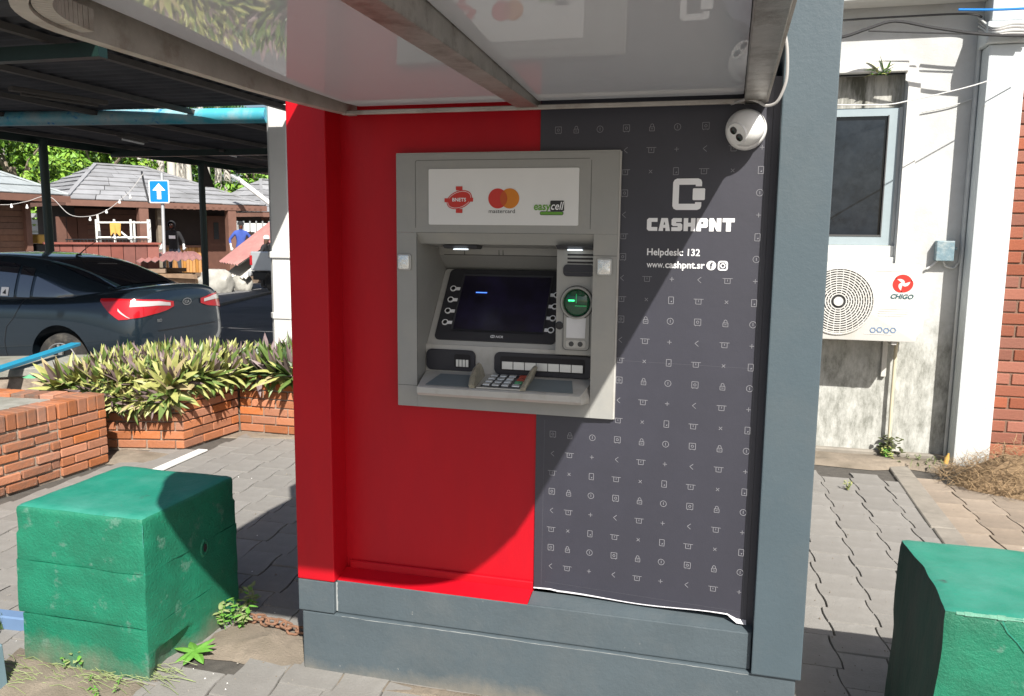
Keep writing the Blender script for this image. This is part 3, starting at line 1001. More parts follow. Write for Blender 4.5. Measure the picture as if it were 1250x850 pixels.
fb.build('icon_letter', 'vinyl', vinyl)

# the backing board stands further out towards the grey pilaster
def lean_board(o):
    for v in o.data.vertices:
        v.co.y -= 0.039 * min(1.0, max(0.0, (v.co.x - VX0) / (VX1 - VX0))) if v.co.y < YP + 0.005 else 0.0
    for ch in o.children:
        lean_board(ch)


lean_board(vinyl)
for o in booth.children:
    if o.name.startswith('vinyl_return'):
        lean_board(o)

# ---- canopy: rounded plan, steel frame, glossy soffit panels, two beams
CZ = 1.997
CX0, CX1, CYF, CR = -1.345, 0.092, 1.125, 0.34


def canopy_outline(inset, yback):
    x0, x1, yf, r = CX0 + inset, CX1 - inset, CYF + inset, CR - inset
    pts = [(x1, yback)]
    n = 14
    for i in range(n + 1):
        a = -math.pi / 2 * i / n
        pts.append((x1 - r + r * math.cos(a), yf + r + r * math.sin(a)))
    for i in range(n + 1):
        a = -math.pi / 2 - math.pi / 2 * i / n
        pts.append((x0 + r + r * math.cos(a), yf + r + r * math.sin(a)))
    pts += [(x0, 2.1), (x0 + 0.012, 2.28), (x0 + 0.042, 2.50), (x0 + 0.064, yback)]
    return pts


canopy = MB()
o_, i_ = canopy_outline(0, YP - 0.012), canopy_outline(0.030, YP - 0.012)
n = len(o_)
for z0, z1, a, b_ in ((CZ, CZ + 0.20, o_, i_),):
    vs = [(x, y, z0) for x, y in a] + [(x, y, z0) for x, y in b_] + [(x, y, z1) for x, y in a] + [(x, y, z1) for x, y in b_]
    fs = []
    for i in range(n - 1):
        fs.append((i, n + i, n + i + 1, i + 1))
        fs.append((2 * n + i, 2 * n + i + 1, 3 * n + i + 1, 3 * n + i))
        fs.append((i, i + 1, 2 * n + i + 1, 2 * n + i))
        fs.append((n + i, 3 * n + i, 3 * n + i + 1, n + i + 1))
    fs += [(0, 2 * n, 3 * n, n), (n - 1, 2 * n - 1, 4 * n - 1, 3 * n - 1)]
    canopy.add(vs, fs)
fr = canopy.build('canopy_frame', 'frame_steel', booth)
# notched inner strip of the bent corner (saw cuts in the bent channel)
for sgn, cx in ((-1, CX0 + CR), (1, CX1 - CR)):
    nt_ = MB()
    K = 26
    for i in range(K):
        a0 = (-math.pi / 2 - (math.pi / 2) * i / K) if sgn < 0 else (-(math.pi / 2) * i / K)
        a1 = a0 - (math.pi / 2) / K * 0.90
        r0, r1 = CR - 0.034, CR - 0.068
        cy = CYF + CR
        q = [(cx + r0 * math.cos(a0), cy + r0 * math.sin(a0)), (cx + r0 * math.cos(a1), cy + r0 * math.sin(a1)),
             (cx + r1 * math.cos(a1), cy + r1 * math.sin(a1)), (cx + r1 * math.cos(a0), cy + r1 * math.sin(a0))]
        nt_.prism([(x, y, CZ + 0.006) for x, y in q], [(x, y, CZ + 0.05) for x, y in q])
    nt_.build('bent_channel', 'frame_steel', fr)
lid = MB()
ol = canopy_outline(-0.004, 3.02)
lid.flat(list(reversed(ol)), CZ + 0.202, CZ + 0.213)
lid.build('canopy_top', 'grey_paint', booth)
bk = MB()
bk.box(CX0 + 0.066, CX1 - 0.01, YP - 0.072, YP - 0.056, CZ - 0.004, CZ + 0.010)
bk.build('back_rail', 'frame_steel', fr, bevel=0.002)
bk = MB()
bk.box(CX0 + 0.09, CX1 - 0.06, YP - 0.105, YP - 0.05, CZ + 0.034, CZ + 0.05)
bk.build('soffit_gap', 'dark_gap', booth)
# soffit panels
il = canopy_outline(0.034, YP - 0.085)


def clip_poly(poly, xa, xb):
    def cl(poly, f, lim, keep):
        out = []
        for i in range(len(poly)):
            a, b = poly[i], poly[(i + 1) % len(poly)]
            ka, kb_ = keep(a[0]), keep(b[0])
            if ka:
                out.append(a)
            if ka != kb_:
                t = (lim - a[0]) / (b[0] - a[0])
                out.append((lim, a[1] + t * (b[1] - a[1])))
        return out
    poly = cl(poly, None, xa, lambda v: v >= xa)
    return cl(poly, None, xb, lambda v: v <= xb)


for xa, xb, yfr in ((-1.31, -0.6735, 0.072), (-0.5985, 0.0215, 0.038)):
    q = clip_poly(canopy_outline(yfr, YP - 0.085), xa, xb)
    sp = MB()
    sp.flat(list(reversed(q)), CZ + 0.016, CZ + 0.022)
    # the panels rise a little towards the street
    sp.v = [(a, b, c + (YP - b) * 0.041) for a, b, c in sp.v]
    sp.build('soffit_panel', 'canopy_panel', booth)
MB().box(-0.671, -0.601, CYF + 0.034, YP - 0.035, CZ + 0.001, CZ + 0.085).build('canopy_beam', 'bright_steel', booth, bevel=0.003, seg=2)
MB().box(0.0235, 0.0855, CYF + 0.25, YP - 0.035, CZ - 0.004, CZ + 0.085).build('canopy_beam', 'bright_steel', booth, bevel=0.003, seg=2)

# ================================================================== THE CASH MACHINE
YA = 2.613
AX0, AX1, AZ0, AZ1 = -1.098, -0.345, 1.003, 1.864
OX0, OX1, OZ1 = -1.028, -0.421, 1.605
SHZ = 1.064
atm = thing('cash_machine', ((AX0 + AX1) / 2, YA, AZ0), 'grey cash machine with dark screen, keypad shelf and green lit card slot', 'cash machine')
fa = MB()
fa.slab([(AX0, OZ1), (AX1, OZ1), (AX1, AZ1), (AX0, AZ1)], YA, YP + 0.02)          # header
fa.slab([(AX0, AZ0), (OX0, AZ0), (OX0, OZ1 - 0.0005), (AX0, OZ1 - 0.0005)], YA, YP + 0.02)
fa.slab([(OX1, AZ0), (AX1, AZ0), (AX1, OZ1 - 0.0005), (OX1, OZ1 - 0.0005)], YA, YP + 0.02)
fa.slab([(OX0 + .0005, AZ0), (OX1 - .0005, AZ0), (OX1 - .0005, SHZ + 0.005), (OX0 + .0005, SHZ + 0.005)], YA, YP + 0.02)
fascia = fa.build('fascia', 'atm_grey', atm)
# soft outer lip
lp = MB()
for (xa, xb, za, zb) in ((AX0 - .002, AX1 + .002, AZ1, AZ1 + .004), (AX0 - .003, AX0 - .0003, AZ0, AZ1), (AX1 + .0003, AX1 + .006, AZ0, AZ1)):
    lp.box(xa, xb, YA + 0.004, YP - 0.004, za, zb)
lp.build('trim_lip', 'atm_light', atm)
# panel seams on the fascia
sm = MB()
for a, b in (((OX0 - .002, 1.62), (OX0 - .002, 1.838)), ((OX1 - .012, 1.62), (OX1 - .012, 1.838)), ((OX0 + .004, 1.843), (OX1 - .018, 1.843)),
             ((AX0, 1.077), (OX0, 1.077)), ((OX1, 1.536), (AX1, 1.536)), ((OX0 + .002, 1.08), (OX0 + .002, 1.59))):
    line2(sm, a, b, 0.0014, YA - 0.0006)
P_pts = [(OX0 + .004, 1.843), (OX0 - .001, 1.84), (OX0 - .002, 1.835)]
for i in range(2):
    line2(sm, P_pts[i], P_pts[i + 1], 0.0014, YA - 0.0006)
sm.build('fascia_seam', 'seam', fascia)

# header sign with the payment marks
sg = MB()
sg.slab(rrect(-0.982, -0.472, 1.631, 1.814, 0.004, 2), YA - 0.003, YA + 0.004)
sign = sg.build('header_sign', 'sign_white', atm)
YS = YA - 0.0038


def LX(px, py):
    q = PY(px, py, YA)
    return q.x, q.z


mk = MB()          # red crossed oval mark
cx, cz = LX(561, 244)
poly2(mk, circ(cx, cz, 0.046, 28, 0.029, rot=0.35), YS)
for dx, dz, a, b in ((-0.040, -0.002, .0115, .0065), (0.037, 0.0, .0115, .0065), (0.0, 0.037, .0115, .0065), (0, -0.037, .0115, .0065)):
    poly2(mk, [(cx + dx - a, cz + dz - b), (cx + dx + a, cz + dz - b), (cx + dx + a, cz + dz + b), (cx + dx - a, cz + dz + b)], YS - 0.0008)
mk_o = mk.build('card_network_mark', 'logo_red', sign)
mw = MB()
ringface(mw, circ(cx, cz, 0.0425, 28, 0.0255, rot=0.35), circ(cx, cz, 0.0412, 28, 0.0242, rot=0.35), YS - 0.0004)
put_text(mw, 'BNETS', 0.016, cx - 0.024, cz - 0.0055, YS - 0.0013, fit=0.048, bold=0.02)
mw.build('mark_lettering', 'print_white', mk_o)
m2 = MB()
c1, c2 = LX(608, 242.5), LX(622.5, 242.5)
R_ = 0.0325
poly2(m2, circ(c1[0], c1[1], R_, 40), YS, 0)
poly2(m2, circ(c2[0], c2[1], R_, 40), YS - 0.0005, 1)
dxx = (c2[0] - c1[0]) / 2
an = math.acos(dxx / R_)
lens = [(c1[0] + R_ * math.cos(t), c1[1] + R_ * math.sin(t)) for t in np.linspace(-an, an, 14)]
lens += [(c2[0] + R_ * math.cos(t), c2[1] + R_ * math.sin(t)) for t in np.linspace(math.pi - an, math.pi + an, 14)][1:-1]
poly2(m2, lens, YS - 0.001, 2)
tx, tz = LX(597, 259.5)
put_text(m2, 'mastercard', 0.0185, tx, tz - 0.002, YS, fit=0.089, mi=3, bold=0.004)
m2.build('twin_circle_mark', ['logo_red', 'logo_orange', 'logo_mid', 'logo_dark'], sign)
m3 = MB()
ax, az = LX(652, 256.5)
put_text(m3, 'easy', 0.036, ax, az, YS - 0.001, fit=0.056, mi=0, bold=0.02, shear=0.1)
put_text(m3, 'cell', 0.036, ax + 0.0575, az + 0.001, YS - 0.001, fit=0.042, mi=1, bold=0.015, shear=0.25)
poly2(m3, rrect(ax + 0.02, ax + 0.098, az - 0.0165, az - 0.0045, 0.005, 3), YS - 0.0004, 1)
poly2(m3, rrect(ax + 0.0215, ax + 0.0965, az - 0.0150, az - 0.0060, 0.004, 3), YS - 0.0009, 0)
poly2(m3, rrect(ax + 0.054, ax + 0.100, az - 0.004, az + 0.030, 0.004, 3), YS - 0.0004, 1)
m3.build('phone_credit_mark', ['logo_green', 'logo_dark'], sign)
m4 = MB()
put_text(m4, 'cell', 0.036, ax + 0.0575, az + 0.001, YS - 0.0016, fit=0.042, bold=0.008, shear=0.25)
m4.build('mark_lettering', 'print_white', sign)

# recess: side walls, soffit, upper back, tilted screen unit
SB, ST = Vector((0, 2.704, 1.209)), Vector((0, 2.906, 1.465))
RX = -0.548                 # left edge of the reader column
rc = MB()
rc2 = MB()
rc.box(OX0 - 0.012, OX0 - 0.0004, YP + 0.0205, 2.96, 1.0, OZ1 + 0.02)
rc2.box(OX1 + 0.0004, OX1 + 0.012, YP + 0.0205, 2.96, 1.0, OZ1 + 0.02)
rc.build('recess_wall', 'atm_grey', atm)
rc2.build('recess_wall', 'atm_grey', atm)
sf = MB()
# sloping header lip then soffit with lamps
sf.prism([(OX0, YA + 0.002, OZ1 - 0.001), (OX1, YA + 0.002, OZ1 - 0.001), (OX1, YA + 0.034, OZ1 - 0.038), (OX0, YA + 0.034, OZ1 - 0.038)],
         [(OX0, YA + 0.03, OZ1 - 0.001), (OX1, YA + 0.03, OZ1 - 0.001), (OX1, YA + 0.05, OZ1 - 0.02), (OX0, YA + 0.05, OZ1 - 0.02)])
sf.prism([(OX0, YA + 0.034, OZ1 - 0.038), (OX1, YA + 0.034, OZ1 - 0.038), (OX1, 2.83, OZ1 - 0.052), (OX0, 2.83, OZ1 - 0.052)],
         [(OX0, YA + 0.05, OZ1 - 0.02), (OX1, YA + 0.05, OZ1 - 0.02), (OX1, 2.83, OZ1 - 0.03), (OX0, 2.83, OZ1 - 0.03)])
sf.build('soffit', 'atm_grey', atm)
for lx, ly in ((-0.888, 0.0), (-0.485, -0.034)):
    lm = MB()
    zz = OZ1 - 0.0445 + (0.004 if ly else 0)
    yd = 2.72 if not ly else 2.684
    lm.prism([(lx - .058, 2.665 + ly, zz - .0085), (lx + .058, 2.665 + ly, zz - .0085), (lx + .058, yd + ly, zz - .0115), (lx - .058, yd + ly, zz - .0115)],
             [(lx - .062, 2.655 + ly, zz + .003), (lx + .062, 2.655 + ly, zz + .003), (lx + .062, yd + .004 + ly, zz), (lx - .062, yd + .004 + ly, zz)])
    l1 = lm.build('soffit_lamp', 'atm_bezel', atm)
    lm = MB()
    lm.box(lx - .024, lx + .024, 2.658 + ly, 2.683 + ly, zz - .0135, zz - .0095)
    lm.build('lamp_lens', 'lamp_glow', l1, bevel=0.0015)
ub = MB()
ub.add([(OX0, 2.83, OZ1 - 0.03), (RX, 2.83, OZ1 - 0.03), (RX, 2.84, 1.525), (OX0, 2.84, 1.525)], [(0, 3, 2, 1)])
ub.add([(OX0, 2.84, 1.525), (RX, 2.84, 1.525), (RX, 2.925, 1.470), (OX0, 2.925, 1.470)], [(0, 3, 2, 1)])
ub.build('upper_back', 'atm_grey', atm)
us = MB()
for x in (-0.93, -0.80, -0.785):
    us.box(x, x + 0.002, 2.836, 2.842, 1.527, 1.572)
us.box(OX0 + .02, RX - 0.02, 2.8375, 2.842, 1.5245, 1.5265)
us.build('back_seam', 'seam', atm)

sdir = (ST - SB).normalized()
snrm = Vector((0, -sdir.z, sdir.y))
SLEN = (ST - SB).length


def S(x, t, off=0.0):
    """point on the tilted screen plane: x world, t metres up the slope, off towards the customer"""
    q = SB + sdir * t + snrm * off
    return (x, q.y, q.z)


def splate(mb, poly, off0, off1, mi=0):
    mb.prism([S(x, t, off1) for x, t in poly], [S(x, t, off0) for x, t in poly], mi)


su = MB()
splate(su, rrect(OX0 + .001, RX - .001, -0.004, SLEN + 0.006, 0.012, 4), -0.05, 0.0)
scr = su.build('screen_housing', 'atm_light', atm)
bz = MB()
BX0, BX1 = -1.003, RX - 0.014
poly = rrect(BX0, BX1, 0.022, SLEN + 0.002, 0.018, 5)
splate(bz, poly, 0.001, 0.006)
bz.build('screen_bezel', 'atm_bezel', scr)
b2 = MB()
DX0, DX1, DT0, DT1 = BX0 + 0.062, BX1 - 0.052, 0.066, SLEN - 0.028
bw = 0.007
for p4 in ([(DX0 - bw, DT0 - bw), (DX1 + bw, DT0 - bw), (DX1, DT0), (DX0, DT0)], [(DX1 + bw, DT0 - bw), (DX1 + bw, DT1 + bw), (DX1, DT1), (DX1, DT0)],
           [(DX1 + bw, DT1 + bw), (DX0 - bw, DT1 + bw), (DX0, DT1), (DX1, DT1)], [(DX0 - bw, DT1 + bw), (DX0 - bw, DT0 - bw), (DX0, DT0), (DX0, DT1)]):
    b2.add([S(p4[0][0], p4[0][1], .0095), S(p4[1][0], p4[1][1], .0095), S(p4[2][0], p4[2][1], .0068), S(p4[3][0], p4[3][1], .0068)], [(0, 1, 2, 3)])
b2.build('display_rim', 'atm_bezel', scr)
ds = MB()
ds.add([S(DX0, DT0, .0072), S(DX1, DT0, .0072), S(DX1, DT1, .0072), S(DX0, DT1, .0072)], [(0, 1, 2, 3)])
disp = ds.build('display', 'display', scr)
gl = MB()
tg = DT0 + (DT1 - DT0) * 0.675
gl.add([S(DX0 + .056, tg, .008), S(DX0 + .098, tg, .008), S(DX0 + .098, tg + .004, .008), S(DX0 + .056, tg + .004, .008)], [(0, 1, 2, 3)])
gl.build('screen_text', 'blue_glow', disp)
wm = MB()
wt = 0.036
xm = (BX0 + BX1) / 2 - 0.012
vsx, fsx = text2d('NCR', 0.013, bold=0.02)
wm.add([S(xm + 0.018 + a, wt + b, .0072) for a, b in vsx], fsx)
for k in range(2):
    oo, ii = circ(xm + 0.004 + k * 0.005, wt + 0.005, 0.006, 14), circ(xm + 0.004 + k * 0.005, wt + 0.005, 0.0042, 14)
    wm.add([S(a, b, .0072) for a, b in oo] + [S(a, b, .0072) for a, b in ii], [(i, (i + 1) % 14, 14 + (i + 1) % 14, 14 + i) for i in range(14)])
wm.build('maker_mark', 'print_white', scr)
for side in (0, 1):
    for k in range(4):
        t = DT0 + 0.022 + k * (DT1 - DT0 - 0.085) / 3 + (0.004 if side == 0 else -0.012)
        xb = (DX0 - 0.034) if side == 0 else (DX1 + 0.030)
        bt = MB()
        oo, ii = circ(xb, t, 0.0118, 18), circ(xb, t, 0.0082, 18)
        bt.add([S(a, b, .010) for a, b in oo] + [S(a, b, .010) for a, b in ii] + [S(a, b, .005) for a, b in oo], [(i, (i + 1) % 18, 18 + (i + 1) % 18, 18 + i) for i in range(18)] + [(i, 36 + i, 36 + (i + 1) % 18, (i + 1) % 18) for i in range(18)], 0)
        bt.add([S(a, b, .0078) for a, b in ii], [tuple(range(18))], 1)
        tabx = (xb + 0.011, xb + 0.027) if side == 0 else (xb - 0.025, xb - 0.011)
        bt.prism([S(tabx[0], t - .0062, .0085), S(tabx[1], t - .0062, .0085), S(tabx[1], t + .0062, .0085), S(tabx[0], t + .0062, .0085)],
                 [S(tabx[0], t - .0062, .005), S(tabx[1], t - .0062, .005), S(tabx[1], t + .0062, .005), S(tabx[0], t + .0062, .005)], 0)
        bt.build('function_key', ['print_white', 'lens_black'], scr)

# reader column
YR = 2.655
rd = MB()
rd.slab([(RX, 1.205), (OX1 - .0005, 1.205), (OX1 - .0005, OZ1 - .05), (RX, OZ1 - .05)], YR, 2.96)
rdo = rd.build('reader_column', 'atm_grey', atm)
lv = MB()
for k in range(3):
    lv.box(-0.513, OX1 - .002, YR - .0008, YR + .002, 1.534 - k * 0.0125, 1.540 - k * 0.0125)
lv.build('louvre', 'dark_gap', rdo)
rs = MB()
rs.slab(rrect(-0.526, OX1 - .002, 1.466, 1.505, 0.014, 5), YR - .004, YR + .002)
rso = rs.build('receipt_slot', 'atm_dark', rdo)
MB().box(-0.518, OX1 - .004, YR - .0055, YR - .004, 1.478, 1.4815).build('slot_lip', 'lens_black', rso)
cxr, czr = -0.4775, 1.3795
mp_ = MB()
mp_.slab(rrect(cxr - 0.044, cxr + 0.043, 1.222, 1.40, 0.012, 4), YR - .004, YR + .002)
mp_.build('reader_plate', 'atm_grey', rdo)
sm2 = MB()
ringface(sm2, rrect(cxr - 0.0455, cxr + 0.0445, 1.2205, 1.40, 0.013, 4), rrect(cxr - 0.0435, cxr + 0.0425, 1.2225, 1.40, 0.012, 4), YR - .0046)
ringface(sm2, circ(cxr, czr, 0.057, 40), circ(cxr, czr, 0.0552, 40), YR - .0048)
sm2.build('reader_seam', 'seam', rdo)
rg = MB()
rg.lathe((cxr, YR - .004, czr), (0, -1, 0), [(0.054, 0), (0.053, 0.012), (0.048, 0.014), (0.0455, 0.004), (0.0455, -0.002)], 40)
rgo = rg.build('card_slot_ring', 'atm_grey', rdo, smooth=True)
dm = MB()
dm.lathe((cxr, YR - .003, czr), (0, -1, 0), [(0.0455, 0.0), (0.043, 0.006), (0.034, 0.011), (0.018, 0.0145), (0.0, 0.0155)], 32)
dm.build('card_slot_lens', 'reader_green', rgo, smooth=True)
gd = MB()
gd.box(cxr - 0.026, cxr - 0.006, YR - .0215, YR - .0175, czr + 0.006, czr + 0.0105)
gd.build('slot_light', 'green_led', rgo)
gd = MB()
gd.box(cxr - .001, cxr + .001, YR - .0205, YR - .0165, czr, czr + 0.030)
gd.box(cxr - .004, cxr + .034, YR - .0200, YR - .0160, czr - 0.010, czr - 0.008)
gd.build('slot_line', 'green_line', rgo)
st = MB()
st.slab([(cxr - 0.034, 1.262), (cxr + 0.029, 1.262), (cxr + 0.031, 1.330), (cxr - 0.034, 1.330)], YR - .0052, YR - .004)
st.build('reader_sticker', 'sticker', rdo)
sb = MB()
sb.slab(rrect(cxr - 0.036, cxr + 0.034, 1.229, 1.255, 0.010, 4), YR - .0062, YR - .004)
sb.build('reader_foot', 'atm_light', rdo, bevel=0.0015)
for dx in (-0.016, 0.014):
    sb = MB()
    sb.lathe((cxr + dx, YR - .0062, 1.242), (0, -1, 0), [(0.0085, 0), (0.0085, 0.0012), (0.0055, 0.0014), (0.0055, 0.0006)], 16)
    sb.build('reader_emblem', 'seam', rdo)
hd = MB()
hd.lathe((RX + 0.012, YR - .0006, 1.302), (0, -1, 0), [(0.0138, -0.004), (0.0138, 0.0012), (0.012, 0.0016), (0.011, 0.0004)], 20)
hd.build('camera_hole', 'lens_black', rdo)

# slots under the screen
YB = 2.700
bp_ = MB()
bp_.slab([(OX0, 1.09), (OX1 - .0005, 1.09), (OX1 - .0005, 1.212), (OX0, 1.212)], YB, YB + 0.05)
bp_.build('slot_panel', 'atm_light', atm)


def slot(x0, x1, z0, z1, sx0, sx1, sz0, sz1, nseg, name):
    mb = MB()
    mb.slab(rrect(x0, x1, z0, z1, 0.020, 5), YB - 0.010, YB + 0.002)
    s = mb.build(name, 'atm_dark', atm, bevel=0.002)
    mb = MB()
    mb.slab(rrect(sx0, sx1, sz0, sz1, 0.008, 3), YB - 0.0112, YB - 0.0102)
    mb.build('slot_mouth', 'dark_gap', s)
    w_ = (sx1 - sx0 - 0.012) / nseg
    for k in range(nseg):
        mb = MB()
        xa = sx0 + 0.006 + k * w_
        mb.slab([(xa + .001, sz0 + .004), (xa + w_ - .001, sz0 + .004), (xa + w_ - .001, sz0 + (sz1 - sz0) * 0.62), (xa + .001, sz0 + (sz1 - sz0) * 0.62)], YB - 0.0135, YB - 0.0113)
        mb.build('shutter_plate', 'key_steel', s, bevel=0.0008)


slot(OX0 + .004, -0.842, 1.122, 1.196, -0.918, -0.858, 1.134, 1.182, 4, 'receipt_outlet')
slot(-0.772, OX1 - .006, 1.118, 1.196, -0.750, -0.452, 1.134, 1.184, 7, 'cash_outlet')

# shelf with keypad
SF, SBk = 2.545, YB + 0.002
shelf = MB()


def shz(y):
    return 1.089 + (y - SF) / (SBk - SF) * 0.028


pts = [(SF + 0.0, 1.066), (SF + 0.010, 1.056), (YA + 0.004, 1.052), (YA + 0.004, 1.07), (SBk, 1.07), (SBk, shz(SBk)), (SF + 0.006, shz(SF)), (SF, shz(SF) - 0.004)]
xl, xr = -1.014, -0.428
prof_l = [(xl + (0.012 if y < 2.56 else 0) if y < YA else OX0 + .001, y, z) for y, z in pts]
prof_r = [(xr - (0.012 if y < 2.56 else 0) if y < YA else OX1 - .001, y, z) for y, z in pts]
shelf.prism(prof_l, prof_r)
bmx = shelf.mesh('shelf', 'atm_light', merge=True)
_bm = bmesh.new()
_bm.from_mesh(bmx)
bmesh.ops.recalc_face_normals(_bm, faces=_bm.faces)
_bm.to_mesh(bmx)
_bm.free()
sho = obj('shelf', bmx, atm)


def K3(x, y, h):
    return (x, y, shz(y) + h)


def pad(poly, h0, h1, name, mt_, par):
    mb = MB()
    mb.prism([K3(x, y, h1) for x, y in poly], [K3(x, y, h0) for x, y in poly])
    return mb.build(name, mt_, par)


pad([(-0.978, SF + .016), (-0.803, SF + .016), (-0.815, 2.672), (-0.962, 2.672)], 0.0003, 0.0015, 'shelf_pad', 'mat_blue', sho)
pad([(-0.632, SF + .016), (-0.468, SF + .016), (-0.492, 2.672), (-0.632, 2.672)], 0.0003, 0.0015, 'shelf_pad', 'mat_blue', sho)
kp = pad([(-0.795, SF + .012), (-0.640, SF + .012), (-0.655, 2.690), (-0.782, 2.690)], 0.0003, 0.004, 'keypad', 'steel', sho)
pad([(-0.785, SF + .020), (-0.650, SF + .020), (-0.662, 2.684), (-0.775, 2.684)], 0.004, 0.0045, 'keypad_inlay', 'atm_bezel', kp)
for r in range(4):
    for c in range(4):
        yk = SF + 0.028 + r * 0.029
        xk = -0.779 + c * 0.0325 + r * 0.0012 + (0.004 if c == 3 else 0)
        wk = 0.024 if c < 3 else 0.026
        mt_ = 'key_steel'
        if c == 3:
            mt_ = ['key_steel', 'green_plastic', 'red_plastic', 'red_plastic'][r]
        mb = MB()
        poly = [(xk, yk), (xk + wk, yk), (xk + wk, yk + 0.018), (xk, yk + 0.018)]
        mb.prism([K3(x, y, 0.009) for x, y in poly], [K3(x, y, 0.0043) for x, y in poly])
        mb.build('key', mt_, kp, bevel=0.002, seg=2)
# worn keypad shields either side
for xs, lean in ((-0.808, -0.010), (-0.636, 0.016)):
    mb = MB()
    prof = [(SF + .006, 0.002), (SF + .004, 0.014), (SF + .03, 0.034), (2.62, 0.050), (2.66, 0.052), (2.672, 0.030), (2.672, 0.003)]
    vs = []
    K = 4
    for j in range(K + 1):
        for i, (y, h) in enumerate(prof):
            u_ = j / K
            vs.append((xs + lean * (h / 0.05) + (u_ - 0.5) * 0.018 + 0.003 * mnoise.noise((y * 60, h * 80, j)), y, shz(y) + h * (1 - 0.25 * abs(u_ - 0.5)) + 0.002 * mnoise.noise((y * 70, j, h * 60))))
    n7 = len(prof)
    fs = [(j * n7 + i, j * n7 + i + 1, (j + 1) * n7 + i + 1, (j + 1) * n7 + i) for j in range(K) for i in range(n7 - 1)]
    fs += [tuple(range(n7)), tuple(reversed(range(K * n7, K * n7 + n7)))]
    mb.add(vs, fs)
    mb.build('keypad_shield', 'clear_shield', sho)
# mirrored side lamps on the jambs
for px, py in ((494, 320), (738, 326)):
    x, z = LX(px, py)
    mb = MB()
    mb.slab(rrect(x - 0.024, x + 0.024, z - 0.027, z + 0.027, 0.007, 4), YA - 0.006, YA)
    lo_ = mb.build('side_lamp', 'steel', atm, bevel=0.001)
    mb = MB()
    mb.slab(rrect(x - 0.020, x + 0.020, z - 0.023, z + 0.023, 0.006, 4), YA - 0.012, YA - 0.006)
    mb.build('lamp_cover', 'chrome', lo_, bevel=0.004, seg=2, smooth=True)

# ================================================================== dome camera under the canopy
cc = Vector((0.033, YP - 0.088, 1.919))
cam_t = thing('security_camera', (cc.x, YP - 0.04, cc.z), 'white ball shaped security camera below the canopy corner', 'camera')
mb = MB()
mb.lathe((cc.x, YP - 0.040, cc.z), (0, -1, 0), [(0.060, 0), (0.060, 0.016), (0.056, 0.026), (0.050, 0.030)], 36)
mb.build('base_ring', 'cam_white', cam_t, smooth=True)
mb = MB()
prof = [(0.053 * math.sin(t), -0.053 * math.cos(t)) for t in np.linspace(0.001, math.pi - 0.35, 18)]
ax_ = Vector((-0.55, -0.72, -0.42)).normalized()
prof += [(0.0155, 0.0493), (0.0, 0.0493)]
prof[0] = (0.0, -0.053)
mb.lathe(cc, ax_, prof, 36)
ball = mb.build('camera_ball', 'cam_white', cam_t, smooth=True)
fp = cc + ax_ * 0.0497
sid = ax_.cross(Vector((0, 0, 1))).normalized()
sid = (sid * 0.55 + ax_.cross(sid) * -0.83).normalized()
sid = (sid - ax_ * sid.dot(ax_)).normalized()
mb = MB()
mb.lathe(cc + ax_ * 0.036, ax_, [(0.033, 0.0), (0.0315, 0.013), (0.0, 0.0135)], 28)
mb.build('lens_face', 'cam_white', cam_t, smooth=True)
for k in (-1, 1):
    mb = MB()
    mb.lathe(fp + sid * 0.0135 * k, ax_, [(0.0115, -0.002), (0.0115, 0.0006), (0.008, 0.0012), (0.0, 0.0014)], 18)
    mb.build('lens', 'lens_black', cam_t, smooth=True)
# cable from the camera up round the beam
cb = MB()
pth = [PY(x, y, Y) for x, y, Y in ((893, 127, 2.60), (902, 124, 2.56), (912, 121, 2.53), (925, 124, 2.535), (935, 129, 2.53), (948, 125, 2.515), (957, 108, 2.50), (961, 90, 2.49), (961, 60, 2.48), (958, 30, 2.47), (966, 8, 2.46), (968, -30, 2.45))]
# smooth it
sp_ = []
for i in range(len(pth) - 1):
    for j in range(4):
        t = j / 4
        p0, p1, p2, p3 = pth[max(i - 1, 0)], pth[i], pth[i + 1], pth[min(i + 2, len(pth) - 1)]
        sp_.append(0.5 * ((2 * p1) + (-p0 + p2) * t + (2 * p0 - 5 * p1 + 4 * p2 - p3) * t * t + (-p0 + 3 * p1 - 3 * p2 + p3) * t ** 3))
sp_.append(pth[-1])
cb.tube(sp_, 0.0042, 8)
tag(cb.build('camera_cable', 'cable_grey', smooth=True), 'pale grey cable looping from the canopy corner past the ball camera', 'cable')

